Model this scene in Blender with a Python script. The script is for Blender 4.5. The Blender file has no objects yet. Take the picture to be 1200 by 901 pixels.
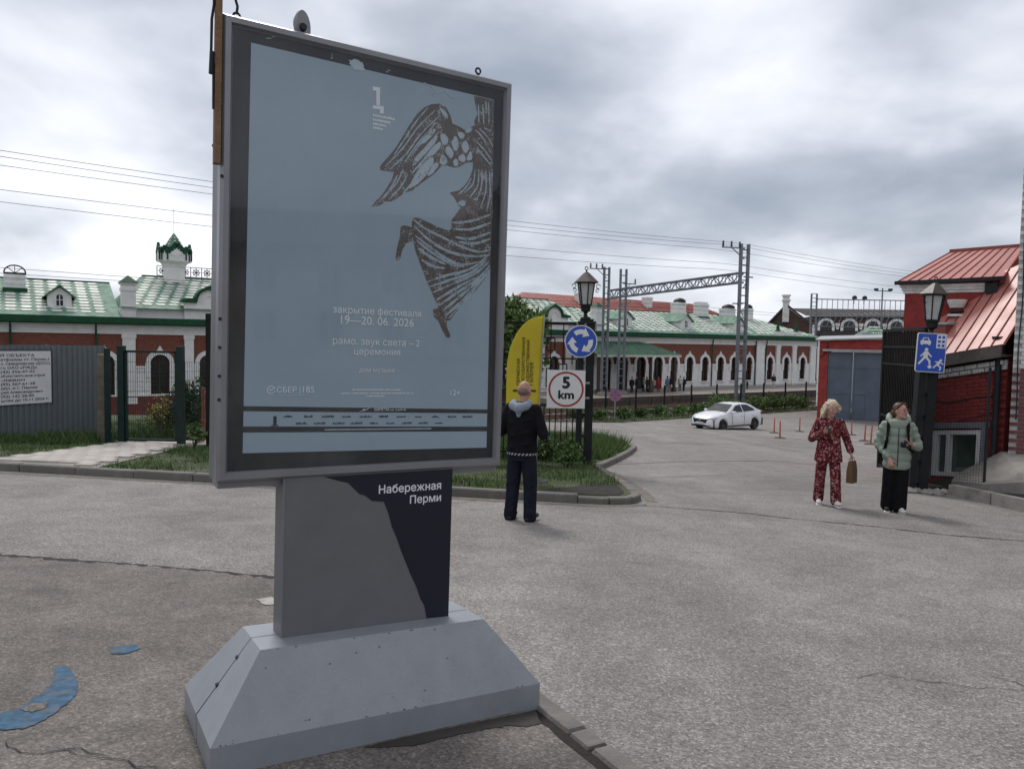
import bpy, bmesh, math, random
import numpy as np
from mathutils import Vector, Matrix, Euler
random.seed(7); rng = np.random.default_rng(7)
sc = bpy.context.scene
COL = sc.collection
rad = math.radians

# ---------------------------------------------------------------- camera
PITCH, ROLL = rad(3.3), rad(1.0)
F_ = Vector((0, math.cos(PITCH), -math.sin(PITCH)))
R0 = Vector((1, 0, 0)); U0 = Vector((0, math.sin(PITCH), math.cos(PITCH)))
R_ = R0*math.cos(ROLL) + U0*math.sin(ROLL); U_ = U0*math.cos(ROLL) - R0*math.sin(ROLL)
cd = bpy.data.cameras.new('camera'); cam = bpy.data.objects.new('camera', cd); COL.objects.link(cam)
mw = Matrix.Identity(4)
for i in range(3):
    mw[i][0] = R_[i]; mw[i][1] = U_[i]; mw[i][2] = -F_[i]
mw[2][3] = 1.6
cam.matrix_world = mw
cd.sensor_fit = 'HORIZONTAL'; cd.sensor_width = 36.0; cd.lens = 26.4
cd.clip_start = 0.05; cd.clip_end = 6000
sc.camera = cam

# ---------------------------------------------------------------- sky, sun, exposure
SUN_EL, SUN_AZ = rad(52), rad(-22)           # azimuth clockwise from +Y (ahead of the camera)
SKY_A, SKY_B = (16.4, -1.2, 0.0), (19.2, -4.1, 0.0)
w = bpy.data.worlds.new('World'); sc.world = w; w.use_nodes = True
nt = w.node_tree; nt.nodes.clear()
def N(t, **k):
    n = nt.nodes.new(t)
    for a, b in k.items(): setattr(n, a, b)
    return n
def vmath(op, a, b=None):
    n = N('ShaderNodeMath', operation=op)
    for i, v in enumerate((a, b)):
        if v is None: continue
        if isinstance(v, (int, float)): n.inputs[i].default_value = v
        else: nt.links.new(v, n.inputs[i])
    return n.outputs[0]
out = N('ShaderNodeOutputWorld'); bg = N('ShaderNodeBackground'); bg.inputs['Strength'].default_value = 0.1
sky = N('ShaderNodeTexSky', sky_type='NISHITA'); sky.sun_disc = False
sky.sun_elevation = SUN_EL; sky.sun_rotation = SUN_AZ
tc = N('ShaderNodeTexCoord'); sep = N('ShaderNodeSeparateXYZ'); nt.links.new(tc.outputs['Generated'], sep.inputs[0])
zc = vmath('ADD', vmath('MAXIMUM', sep.outputs[2], 0.0), 0.30)
comb = N('ShaderNodeCombineXYZ')
nt.links.new(vmath('DIVIDE', sep.outputs[0], zc), comb.inputs[0]); nt.links.new(vmath('DIVIDE', sep.outputs[1], zc), comb.inputs[1])
def wnoise(scale, detail, rough, off, dist=0.0):
    m = N('ShaderNodeMapping'); m.inputs['Location'].default_value = off; nt.links.new(comb.outputs[0], m.inputs[0])
    n = N('ShaderNodeTexNoise'); n.inputs['Scale'].default_value = scale; n.inputs['Detail'].default_value = detail
    n.inputs['Roughness'].default_value = rough; n.inputs['Distortion'].default_value = dist
    nt.links.new(m.outputs[0], n.inputs['Vector']); return n.outputs['Fac']
big = wnoise(0.8, 3, 0.5, SKY_A, 0.0)
med = wnoise(2.0, 5, 0.5, SKY_B, 0.15)
cl = vmath('ADD', vmath('MULTIPLY', big, 0.58), vmath('MULTIPLY', med, 0.42))
ramp = N('ShaderNodeValToRGB'); cr = ramp.color_ramp
cr.elements[0].position = 0.37; cr.elements[0].color = (0.265, 0.30, 0.36, 1)
cr.elements[1].position = 0.64; cr.elements[1].color = (0.86, 0.875, 0.93, 1)
e = cr.elements.new(0.45); e.color = (0.385, 0.415, 0.475, 1)
e = cr.elements.new(0.53); e.color = (0.60, 0.62, 0.68, 1)
nt.links.new(cl, ramp.inputs[0])
sc10 = N('ShaderNodeVectorMath', operation='SCALE'); sc10.inputs['Scale'].default_value = 10.0
nt.links.new(ramp.outputs[0], sc10.inputs[0])
mx = N('ShaderNodeMix', data_type='RGBA'); mx.inputs['Factor'].default_value = 0.93
nt.links.new(sky.outputs[0], mx.inputs['A']); nt.links.new(sc10.outputs[0], mx.inputs['B'])
nt.links.new(mx.outputs['Result'], bg.inputs['Color']); nt.links.new(bg.outputs[0], out.inputs[0])

sl = bpy.data.lights.new('sun', 'SUN'); sl.energy = 1.5; sl.angle = rad(16); sl.color = (1.0, 0.97, 0.93)
so = bpy.data.objects.new('sun', sl); COL.objects.link(so)
sdir = Vector((math.sin(SUN_AZ)*math.cos(SUN_EL), math.cos(SUN_AZ)*math.cos(SUN_EL), math.sin(SUN_EL)))
so.rotation_euler = sdir.to_track_quat('Z', 'Y').to_euler(); so.location = (0, 0, 60)
vs = sc.view_settings
vs.view_transform = 'Standard'; vs.look = 'None'; vs.exposure = 0.45; vs.gamma = 1.0; vs.use_curve_mapping = False
sc.render.engine = 'CYCLES'

# ---------------------------------------------------------------- materials
MATS = {}
def M(name, col, rough=0.75, var=0.18, scale=6.0, metal=0.0, bump=0.0, bscale=60.0, spec=0.4, col2=None, coat=0.0,
      dirt=0.0, dirtcol=(0.09, 0.075, 0.06), isl=0.0, trans=0.0, fine=0.0, rvar=0.08):
    """procedural painted / mineral surface: colour mottling at two scales, roughness variation, fine relief"""
    if name in MATS: return MATS[name]
    m = bpy.data.materials.new(name); m.use_nodes = True; t = m.node_tree; b = t.nodes['Principled BSDF']; L = t.links
    b.inputs['Metallic'].default_value = metal; b.inputs['Specular IOR Level'].default_value = spec
    if coat: b.inputs['Coat Weight'].default_value = coat; b.inputs['Coat Roughness'].default_value = 0.04
    if trans: b.inputs['Transmission Weight'].default_value = trans
    def nd(ty, **k):
        n = t.nodes.new(ty)
        for a, v in k.items(): setattr(n, a, v)
        return n
    tcn = nd('ShaderNodeTexCoord')
    def noise(s, d=5, r=0.6):
        n = nd('ShaderNodeTexNoise'); n.inputs['Scale'].default_value = s; n.inputs['Detail'].default_value = d
        n.inputs['Roughness'].default_value = r; L.new(tcn.outputs['Object'], n.inputs['Vector']); return n.outputs['Fac']
    def rmp(src, p0, p1, c0, c1):
        r = nd('ShaderNodeValToRGB'); r.color_ramp.elements[0].position = p0; r.color_ramp.elements[1].position = p1
        r.color_ramp.elements[0].color = (*c0, 1); r.color_ramp.elements[1].color = (*c1, 1); L.new(src, r.inputs[0]); return r.outputs[0]
    def mix(f, a, c, bt='MIX'):
        x = nd('ShaderNodeMix', data_type='RGBA', blend_type=bt)
        for s, v in (('Factor', f), ('A', a), ('B', c)):
            if isinstance(v, (int, float)): x.inputs[s].default_value = v
            elif isinstance(v, tuple): x.inputs[s].default_value = (*v, 1)
            else: L.new(v, x.inputs[s])
        return x.outputs['Result']
    c0 = tuple(max(0, c*(1-var)) for c in col); c1 = tuple(min(1, c*(1+var)) for c in (col2 or col))
    cc = rmp(noise(scale), 0.3, 0.7, c0, c1)
    if fine:
        f = rmp(noise(scale*22, 2, 0.7), 0.32, 0.68, (1-fine,)*3, (1+fine,)*3)
        cc = mix(1.0, cc, f, 'MULTIPLY')
    if dirt:
        d = rmp(noise(scale*0.45, 6, 0.7), 0.5, 0.72, (0, 0, 0), (dirt, dirt, dirt))
        cc = mix(d, cc, dirtcol)
    if isl:
        g = nd('ShaderNodeNewGeometry')
        v = rmp(g.outputs['Random Per Island'], 0.0, 1.0, (1-isl,)*3, (1+isl,)*3)
        cc = mix(1.0, cc, v, 'MULTIPLY')
        oi = nd('ShaderNodeObjectInfo')
        v = rmp(oi.outputs['Random'], 0.0, 1.0, (1-isl*0.8,)*3, (1+isl*0.8,)*3)
        cc = mix(1.0, cc, v, 'MULTIPLY')
    L.new(cc, b.inputs['Base Color'])
    mr = nd('ShaderNodeMapRange'); mr.inputs['To Min'].default_value = max(0.02, rough-rvar); mr.inputs['To Max'].default_value = min(1, rough+rvar)
    L.new(noise(scale*1.7), mr.inputs[0]); L.new(mr.outputs[0], b.inputs['Roughness'])
    if bump:
        bp = nd('ShaderNodeBump'); bp.inputs['Strength'].default_value = bump; bp.inputs['Distance'].default_value = 0.02
        L.new(noise(bscale, 4), bp.inputs['Height']); L.new(bp.outputs[0], b.inputs['Normal'])
    MATS[name] = m; return m

def asphalt(name, base, warm, agg, stain, patchy):
    m = bpy.data.materials.new(name); m.use_nodes = True; t = m.node_tree; b = t.nodes['Principled BSDF']; L = t.links
    b.inputs['Roughness'].default_value = 0.86; b.inputs['Specular IOR Level'].default_value = 0.35
    tcn = t.nodes.new('ShaderNodeTexCoord')
    def noise(s, d, r=0.6, dist=0.0, stretch=None):
        n = t.nodes.new('ShaderNodeTexNoise'); n.inputs['Scale'].default_value = s; n.inputs['Detail'].default_value = d
        n.inputs['Roughness'].default_value = r; n.inputs['Distortion'].default_value = dist
        src = tcn.outputs['Object']
        if stretch:
            mp = t.nodes.new('ShaderNodeMapping'); mp.inputs['Scale'].default_value = stretch[0]; mp.inputs['Rotation'].default_value = (0, 0, stretch[1])
            L.new(src, mp.inputs[0]); src = mp.outputs[0]
        L.new(src, n.inputs['Vector']); return n.outputs['Fac']
    def rmp(src, *st):
        r = t.nodes.new('ShaderNodeValToRGB'); cr = r.color_ramp
        cr.elements[0].position, cr.elements[1].position = st[0][0], st[-1][0]
        cr.elements[0].color = (*st[0][1], 1); cr.elements[1].color = (*st[-1][1], 1)
        for p, c in st[1:-1]: x = cr.elements.new(p); x.color = (*c, 1)
        L.new(src, r.inputs[0]); return r.outputs[0]
    def mul(a, c, f=1.0):
        x = t.nodes.new('ShaderNodeMix'); x.data_type = 'RGBA'; x.blend_type = 'MULTIPLY'; x.inputs['Factor'].default_value = f
        L.new(a, x.inputs['A']); L.new(c, x.inputs['B']); return x.outputs['Result']
    g = lambda v: (v, v, v)
    c = rmp(noise(0.35, 6, 0.62, 0.4), (0.3, base), (0.7, warm))
    c = mul(c, rmp(noise(2.3, 6, 0.68, 0.3), (0.28, g(1-stain)), (0.6, g(1.06)), (0.8, g(1+stain*0.4))))
    c = mul(c, rmp(noise(0.8, 5, 0.6, 0.2, ((1, 0.12, 1), 1.2)), (0.35, g(1-patchy)), (0.65, g(1+patchy))))
    vr = t.nodes.new('ShaderNodeTexVoronoi'); vr.inputs['Scale'].default_value = 95; L.new(tcn.outputs['Object'], vr.inputs['Vector'])
    sp = t.nodes.new('ShaderNodeSeparateColor'); L.new(vr.outputs['Color'], sp.inputs[0])
    c = mul(c, rmp(sp.outputs[0], (0.0, g(1-agg)), (0.6, g(1.0)), (0.85, g(1+agg*0.5)), (1.0, g(1+agg*1.7))))
    c = mul(c, rmp(noise(38, 3, 0.7), (0.3, g(1-agg*0.55)), (0.7, g(1+agg*0.55))))
    L.new(c, b.inputs['Base Color'])
    bp = t.nodes.new('ShaderNodeBump'); bp.inputs['Strength'].default_value = 0.55; bp.inputs['Distance'].default_value = 0.008
    L.new(vr.outputs['Distance'], bp.inputs['Height']); L.new(bp.outputs[0], b.inputs['Normal'])
    MATS[name] = m; return m

# ---------------------------------------------------------------- helpers
class MB:
    """collects shapes and links them as ONE mesh object"""
    def __init__(s): s.v = []; s.f = []
    def add(s, vs, fs):
        o = len(s.v); s.v += [tuple(v) for v in vs]; s.f += [tuple(i+o for i in f) for f in fs]; return s
    def bx(s, x0, x1, y0, y1, z0, z1):
        return s.add([(x0,y0,z0),(x1,y0,z0),(x1,y1,z0),(x0,y1,z0),(x0,y0,z1),(x1,y0,z1),(x1,y1,z1),(x0,y1,z1)],
                     [(0,3,2,1),(4,5,6,7),(0,1,5,4),(1,2,6,5),(2,3,7,6),(3,0,4,7)])
    def bev(s, x0, x1, y0, y1, z0, z1, c=0.02):
        """box with its upper and vertical edges chamfered"""
        v = []
        for z, k in ((z0, 0), (z1-c, 0), (z1, c)):
            a0, a1, b0, b1 = x0+k, x1-k, y0+k, y1-k
            v += [(a0+c*.7, b0, z), (a1-c*.7, b0, z), (a1, b0+c*.7, z), (a1, b1-c*.7, z), (a1-c*.7, b1, z), (a0+c*.7, b1, z), (a0, b1-c*.7, z), (a0, b0+c*.7, z)]
        f = [tuple(range(7, -1, -1)), tuple(range(16, 24))]
        for r in (0, 8):
            for i in range(8): j = (i+1) % 8; f.append((r+i, r+j, r+8+j, r+8+i))
        return s.add(v, f)
    def tube(s, p0, p1, r0, r1=None, n=8, cap=True):
        p0, p1 = Vector(p0), Vector(p1); r1 = r0 if r1 is None else r1
        d = p1-p0
        if d.length < 1e-6: return s
        q = d.to_track_quat('Z', 'Y'); v = []
        for p, r in ((p0, r0), (p1, r1)):
            for i in range(n):
                a = 2*math.pi*i/n; v.append(p + q @ Vector((r*math.cos(a), r*math.sin(a), 0)))
        f = [(i, (i+1) % n, n+(i+1) % n, n+i) for i in range(n)]
        if cap: f += [tuple(range(n-1, -1, -1)), tuple(range(n, 2*n))]
        return s.add(v, f)
    def path(s, pts, r, n=6):
        for a, b in zip(pts, pts[1:]): s.tube(a, b, r, r, n)
        return s
    def bar(s, p0, p1, w, h=None):
        """square bar between two points"""
        h = w if h is None else h
        p0, p1 = Vector(p0), Vector(p1); q = (p1-p0).to_track_quat('Z', 'Y'); v = []
        for p in (p0, p1):
            for a, b in ((-1,-1),(1,-1),(1,1),(-1,1)): v.append(p + q @ Vector((a*w/2, b*h/2, 0)))
        return s.add(v, [(3,2,1,0),(4,5,6,7),(0,1,5,4),(1,2,6,5),(2,3,7,6),(3,0,4,7)])
    def lathe(s, prof, n=16, c=(0,0,0), cap=True):
        v = []; k = len(prof)
        for i in range(n):
            a = 2*math.pi*(i+.5)/n
            for r, z in prof: v.append((c[0]+r*math.cos(a), c[1]+r*math.sin(a), c[2]+z))
        f = []
        for i in range(n):
            j = (i+1) % n
            for q in range(k-1): f.append((i*k+q, j*k+q, j*k+q+1, i*k+q+1))
        if cap:
            f.append(tuple(i*k for i in range(n-1, -1, -1))); f.append(tuple(i*k+k-1 for i in range(n)))
        return s.add(v, f)
    def ext(s, poly, y0, y1):
        """polygon in (x,z) extruded along y (y0 is the front)"""
        n = len(poly); v = [(x, y0, z) for x, z in poly] + [(x, y1, z) for x, z in poly]
        return s.add(v, [tuple(range(n)), tuple(range(2*n-1, n-1, -1))] + [(i, n+i, n+(i+1) % n, (i+1) % n) for i in range(n)])
    def sheet(s, poly, hf, dz, th=0.0):
        """polygon in (x,y) laid on height function hf"""
        n = len(poly); v = [(x, y, hf(x, y)+dz) for x, y in poly]
        f = [tuple(range(n))]
        if th:
            v += [(x, y, hf(x, y)+dz-th) for x, y in poly]; f += [(i, n+i, n+(i+1) % n, (i+1) % n) for i in range(n)]
        return s.add(v, f)
    def tf(s, fn): s.v = [tuple(fn(*p)) for p in s.v]; return s
    def mesh(s, name):
        me = bpy.data.meshes.new(name); me.from_pydata(s.v, [], s.f); me.update()
        bm = bmesh.new(); bm.from_mesh(me); bmesh.ops.recalc_face_normals(bm, faces=bm.faces); bm.to_mesh(me); bm.free()
        return me
    def build(s, name, mat, parent=None, smooth=False, loc=None, rz=None):
        me = s.mesh(name); me.materials.append(mat if not isinstance(mat, str) else MATS[mat])
        if smooth:
            me.polygons.foreach_set('use_smooth', [True]*len(me.polygons))
            if smooth != 'all': me.set_sharp_from_angle(angle=rad(40))
        return link(name, me, parent, loc, rz)
def link(name, data, parent=None, loc=None, rz=None):
    o = bpy.data.objects.new(name, data); COL.objects.link(o)
    if parent: o.parent = parent
    if loc is not None: o.location = loc
    if rz is not None: o.rotation_euler[2] = rz
    return o
def tag(o, label, cat, group=None):
    o['label'] = label; o['category'] = cat
    if group: o['group'] = group
    return o
def struct(o, kind='structure'): o['kind'] = kind; return o
def thing(name, label, cat, loc=(0,0,0), rz=0.0, group=None):
    o = link(name, None, None, loc, rz); o.empty_display_size = 0.1; return tag(o, label, cat, group)
def copy_tree(o, parent=None):
    c = o.copy(); COL.objects.link(c); c.parent = parent
    for ch in list(o.children): copy_tree(ch, c)
    return c
def npmesh(name, V, Fc, mat, parent=None):
    """fast mesh from numpy arrays: V (n,3), Fc (m,k)"""
    me = bpy.data.meshes.new(name); V = np.asarray(V, np.float32); Fc = np.asarray(Fc, np.int32); k = Fc.shape[1]
    me.vertices.add(len(V)); me.vertices.foreach_set('co', V.ravel())
    me.loops.add(Fc.size); me.loops.foreach_set('vertex_index', Fc.ravel())
    me.polygons.add(len(Fc)); me.polygons.foreach_set('loop_start', np.arange(0, Fc.size, k, dtype=np.int32))
    me.update(calc_edges=True); me.materials.append(mat if not isinstance(mat, str) else MATS[mat])
    return link(name, me, parent)
def eval_mesh(o):
    dg = bpy.context.evaluated_depsgraph_get(); dg.update()
    return bpy.data.meshes.new_from_object(o.evaluated_get(dg))
def glyph_mesh(body, nseg=5):
    """outline of a string filled by the non-zero rule (overlapping contours stay solid)"""
    from mathutils.geometry import delaunay_2d_cdt, interpolate_bezier
    cu = bpy.data.curves.new('t', 'FONT'); cu.body = body; o = bpy.data.objects.new('t', cu); COL.objects.link(o)
    dg = bpy.context.evaluated_depsgraph_get(); dg.update(); c2 = o.evaluated_get(dg).to_curve(dg); V = []; E = []
    for sp in c2.splines:
        bp = sp.bezier_points; P = []
        for k in range(len(bp)):
            a, b = bp[k], bp[(k+1) % len(bp)]
            straight = (a.handle_right-a.co).cross(b.co-a.co).length < 1e-7 and (b.handle_left-b.co).cross(b.co-a.co).length < 1e-7
            P += [p.to_2d() for p in interpolate_bezier(a.co, a.handle_right, b.handle_left, b.co, 2 if straight else nseg+1)[:-1]]
        Q = [p for k, p in enumerate(P) if (p-P[k-1]).length > 1e-5]
        if len(Q) < 3: continue
        n0 = len(V); V += Q; E += [(n0+k, n0+(k+1) % len(Q)) for k in range(len(Q))]
    A_ = np.array([V[a] for a, b in E]); B_ = np.array([V[b] for a, b in E])
    bpy.data.objects.remove(o); bpy.data.curves.remove(cu)
    vo, eo, fo, *_ = delaunay_2d_cdt(V, E, [], 0, 1e-6); vo = np.array([tuple(v) for v in vo]); fo = np.array([f for f in fo if len(f) == 3])
    cen = vo[fo].mean(1); keep_ = []
    for c in cen:
        up = (A_[:, 1] <= c[1]) & (B_[:, 1] > c[1]); dn = (A_[:, 1] > c[1]) & (B_[:, 1] <= c[1])
        sd = (B_[:, 0]-A_[:, 0])*(c[1]-A_[:, 1]) - (c[0]-A_[:, 0])*(B_[:, 1]-A_[:, 1])
        keep_.append(int((up & (sd > 0)).sum()) - int((dn & (sd < 0)).sum()) != 0)
    return np.c_[vo, np.zeros(len(vo))], fo[np.array(keep_)]
def text(name, body, size, mat, parent, loc, bold=0.0):
    """flat printed lettering as one mesh; bold overlays shifted copies so that the strokes thicken"""
    V, Fs = glyph_mesh(body); VV = []; FF = []
    for k, (dx, dy) in enumerate(((0, 0), (1, 0), (-1, 0), (0, 1), (0, -1)) if bold else ((0, 0),)):
        VV.append(V*size+np.array([dx*bold, dy*bold, .0002*k])); FF.append(Fs+len(V)*k)
    return npmesh(name, np.concatenate(VV), np.concatenate(FF), mat, parent)
def leaves(n, cen, radii, size, shell=0.45, droop=0.3, seed=0, zmin=None):
    """n leaf quads spread through an ellipsoid, thicker towards its skin"""
    g = np.random.default_rng(seed)
    d = g.normal(size=(n, 3)); d /= np.linalg.norm(d, axis=1)[:, None]
    lump = 1 + 0.22*np.sin(d[:, 0]*5+seed)*np.cos(d[:, 1]*4+seed*2) + 0.15*np.sin(d[:, 2]*7+seed)
    r = (shell + (1-shell)*g.random(n)**0.6)*lump
    p = np.array(cen) + d*r[:, None]*np.array(radii)
    if zmin is not None: p[:, 2] = np.maximum(p[:, 2], zmin + g.random(n)*0.1)
    a = g.normal(size=(n, 3)); a /= np.linalg.norm(a, axis=1)[:, None]
    b = np.cross(a, g.normal(size=(n, 3))); b /= np.linalg.norm(b, axis=1)[:, None]
    s = size*(0.6+0.8*g.random(n))[:, None]
    V = np.stack([p-a*s, p+b*s*0.45, p+a*s, p-b*s*0.45], 1).reshape(-1, 3)
    return V, np.arange(4*n).reshape(n, 4)
def cat_leaves(parts):
    V, Fc, o = [], [], 0
    for v, f in parts: V.append(v); Fc.append(f+o); o += len(v)
    return np.concatenate(V), np.concatenate(Fc)

# ---------------------------------------------------------------- the lie of the land
FD = Vector((0.828, 0.5607)).normalized(); FN = Vector((-FD.y, FD.x)); FO = Vector((21.2, 93.0))   # line of the station front
def qdist(x, y): return -((x-FO.x)*FN.x + (y-FO.y)*FN.y)          # metres in front of the station wall
def plane(x, y): return -0.068*max(y, -40.0) - 0.02*min(80.0, max(-80.0, x))
def ss(a, b, v):
    v = min(1, max(0, (v-a)/(b-a))); return v*v*(3-2*v)
def hgt(x, y):
    z = max(plane(x, y), -3.2) if y > 15 else plane(x, y)
    q = qdist(x, y); k = ss(30.0, 24.5, q)
    return z*(1-k) + (-4.75)*k
def tq(t, q): p = FO + FD*t - FN*q; return p.x, p.y                # q>0 in front of the wall
STATION_RZ = math.atan2(FD.y, FD.x)
# ================================================================ materials used by the setting
asphalt('road_asphalt', (0.185, 0.169, 0.155), (0.258, 0.238, 0.219), 0.40, 0.22, 0.11)
asphalt('pavement_asphalt', (0.140, 0.122, 0.108), (0.200, 0.178, 0.160), 0.36, 0.40, 0.09)
M('soil', (0.022, 0.017, 0.013), 0.95, 0.45, 5, bump=0.6, bscale=30, fine=0.3)
M('grass_ground', (0.035, 0.055, 0.015), 0.95, 0.4, 3, col2=(0.055, 0.062, 0.025), bump=0.5, bscale=25)
M('grass_blade', (0.042, 0.092, 0.018), 0.7, 0.4, 1.2, col2=(0.075, 0.12, 0.03), isl=0.35)
M('weed', (0.045, 0.088, 0.02), 0.7, 0.35, 1.2, col2=(0.075, 0.12, 0.03), isl=0.35)
M('leaf_dark', (0.035, 0.070, 0.022), 0.6, 0.35, 1.5, col2=(0.055, 0.10, 0.03), isl=0.4)
M('leaf_mid', (0.065, 0.12, 0.030), 0.6, 0.35, 1.5, col2=(0.09, 0.15, 0.04), isl=0.4)
M('leaf_yellow', (0.26, 0.20, 0.035), 0.6, 0.4, 2.5, col2=(0.32, 0.26, 0.05), isl=0.4)
M('bark', (0.075, 0.058, 0.045), 0.95, 0.4, 14, bump=0.7, bscale=30)
M('kerb_concrete', (0.155, 0.145, 0.13), 0.9, 0.25, 5, bump=0.4, bscale=40, dirt=0.6, fine=0.18, isl=0.12)
M('concrete', (0.27, 0.25, 0.225), 0.9, 0.2, 3, bump=0.35, bscale=30, dirt=0.5, fine=0.15)
M('tile', (0.40, 0.365, 0.325), 0.9, 0.14, 4, bump=0.2, bscale=60, isl=0.13, fine=0.08)
M('crack', (0.03, 0.026, 0.022), 0.95, 0.3, 8)
M('paint_blue', (0.030, 0.078, 0.135), 0.85, 0.3, 22, col2=(0.045, 0.105, 0.17), dirt=0.85, dirtcol=(0.135, 0.12, 0.108), fine=0.25)
M('ballast', (0.080, 0.068, 0.058), 0.95, 0.4, 6, bump=0.8, bscale=18, fine=0.35)
M('rail_steel', (0.16, 0.11, 0.085), 0.55, 0.3, 6, metal=0.6)
M('platform_dark', (0.075, 0.060, 0.050), 0.95, 0.3, 2, fine=0.2); M('platform_paving', (0.23, 0.20, 0.175), 0.9, 0.2, 2, fine=0.1)

# ================================================================ ground, road, pavement
def grid(name, xs, ys, fn, mat, keep=None):
    V = np.array([fn(x, y) for y in ys for x in xs]); nx = len(xs); Fs = []
    for j in range(len(ys)-1):
        for i in range(nx-1):
            if keep and not keep((xs[i]+xs[i+1])/2, (ys[j]+ys[j+1])/2): continue
            a = j*nx+i; Fs.append((a, a+1, a+1+nx, a+nx))
    return npmesh(name, V, Fs, mat)
def axis(lo, hi, step, far, grow=1.35):
    a = list(np.arange(lo, hi+1e-6, step)); s = step
    while a[-1] < far: s *= grow; a.append(a[-1]+s)
    s = step
    while a[0] > -far: s *= grow; a.insert(0, a[0]-s)
    return a
struct(grid('ground', axis(-60, 80, 2.0, 2500), axis(-30, 130, 2.0, 2500), lambda x, y: (x, y, hgt(x, y)-0.07), 'grass_ground'))
ts = list(np.arange(-110, 80.1, 1.25)); qs = list(np.arange(30.4, 120, 1.0))
def road_pt(t, q):
    x, y = tq(t, q); return (x, y, hgt(x, y))
struct(grid('road', ts, qs, road_pt, 'road_asphalt'))

SIDE = [(-14, 7.75), (-4.70, 6.39), (-3.88, 6.27), (-3.11, 6.175), (-2.42, 6.05), (-1.85, 5.91), (-1.1, 5.55), (-0.62, 5.0),
        (-0.25, 4.28), (-0.03, 3.82), (0.02, 3.62), (0.12, 3.52), (0.20, 3.42), (0.235, 3.33), (0.36, 3.10), (0.50, 2.83), (0.95, 1.95), (1.85, 0.2), (3.2, -2.5), (6, -9), (-14, -9)]
o = MB().sheet(SIDE, plane, 0.032, 0.10).build('pavement', 'pavement_asphalt'); struct(o); pav = o
o = MB().sheet([(-14, 7.82), (-4.7, 6.45), (-1.83, 5.97), (-1.0, 5.62), (-0.5, 5.05), (-0.1, 4.3), (0.2, 3.70), (0.55, 3.0), (1.1, 1.85), (1.85, .3), (3.35, -3), (2.9, -3), (1.4, .2), (0.6, 1.75), (0.1, 2.8), (-.5, 3.2), (-0.9, 4.9), (-1.9, 5.6), (-4.7, 6.1), (-14, 7.5)], plane, 0.018).build('soil_strip', 'soil'); struct(o)
def patch(name, pts, dz, mat, parent): return MB().sheet(pts, plane, dz).build(name, mat, parent)
def rough_poly(pts, amp, sub=4, seed=1):
    g = random.Random(seed); o = []
    for (a, b), (c, d) in zip(pts, pts[1:]+pts[:1]):
        for k in range(sub):
            f = k/sub; o.append((a+(c-a)*f+g.uniform(-amp, amp), b+(d-b)*f+g.uniform(-amp, amp)))
    return o
M('dark_asphalt', (0.042, 0.036, 0.031), 0.8, 0.3, 7, fine=0.2)
MB().sheet(rough_poly([(-0.62, 3.16), (-.2, 3.42), (0.14, 3.60), (0.17, 3.46), (0.10, 3.42), (0.03, 3.43), (-0.02, 3.41), (-0.12, 3.37), (-0.24, 3.30), (-0.40, 3.19)], .006, 3, 9), plane, 0.036).build('dark_patch', 'dark_asphalt', pav)  # darker strip of pavement along the right half of the plinth front
B1 = [(-2.413,3.926),(-2.375,3.955),(-2.273,3.842),(-2.169,3.714),(-2.109,3.591),(-2.097,3.472),(-2.092,3.359),(-2.099,3.27),(-2.125,3.216),(-2.219,3.199),(-2.3,3.186),(-2.404,3.332),(-2.327,3.357),(-2.273,3.418),(-2.278,3.515),(-2.285,3.617),(-2.303,3.702),(-2.352,3.811)]
patch('paint_patch', rough_poly(B1, 0.007), 0.0365, 'paint_blue', pav)
patch('worn_patch', rough_poly([(-2.266,3.407),(-2.242,3.47),(-2.185,3.483),(-2.16,3.416),(-2.193,3.369)], 0.006, seed=3), 0.0395, 'pavement_asphalt', pav)
patch('paint_patch', rough_poly([(-2.283,4.205),(-2.271,4.264),(-2.172,4.304),(-2.12,4.251),(-2.159,4.162),(-2.236,4.143)], 0.006, seed=2), 0.0365, 'paint_blue', pav)
M('pale_scrap', (0.36, 0.34, 0.31), 0.9, 0.25, 20)
patch('mortar_patch', rough_poly([(-1.819,5.316),(-1.733,5.395),(-1.665,5.336),(-1.638,5.209),(-1.73,5.197)], 0.008, seed=4), 0.0365, 'pale_scrap', pav)
road = bpy.data.objects['road']
def crack(pts, wdt, dz, parent, seed, hf=plane, sub=9, amp=0.02):
    g = random.Random(seed); P = []
    for (a, b), (c, d) in zip(pts, pts[1:]):
        n = max(2, int(math.hypot(c-a, d-b)/0.05)) if amp < .03 else sub
        for k in range(n): f = k/n; P.append((a+(c-a)*f+g.gauss(0, amp*.5), b+(d-b)*f+g.gauss(0, amp*.5)))
    P.append(pts[-1]); m = MB(); L = []; Rr = []
    for i, (x, y) in enumerate(P):
        x2, y2 = P[min(i+1, len(P)-1)]; x1, y1 = P[max(i-1, 0)]; dx, dy = x2-x1, y2-y1; l = math.hypot(dx, dy) or 1
        w_ = wdt*g.uniform(0.25, 1.0)*(0.25 if i in (0, len(P)-1) else 1)
        L.append((x-dy/l*w_, y+dx/l*w_)); Rr.append((x+dy/l*w_, y-dx/l*w_))
    v = [(x, y, hf(x, y)+dz) for x, y in L+Rr]; n = len(P)
    m.add(v, [(i, n+i, n+i+1, i+1) for i in range(n-1)]); return m.build('crack', 'crack', parent)
crack([(-2.135,3.077),(-2.038,3.039),(-1.944,3.002),(-1.883,3.028),(-1.792,3.043),(-1.624,2.997)], 0.006, 0.0365, pav, 1)
crack([(-1.884,3.066),(-1.775,3.015),(-1.583,2.986),(-1.38,2.924)], 0.005, 0.0370, pav, 2)
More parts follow.
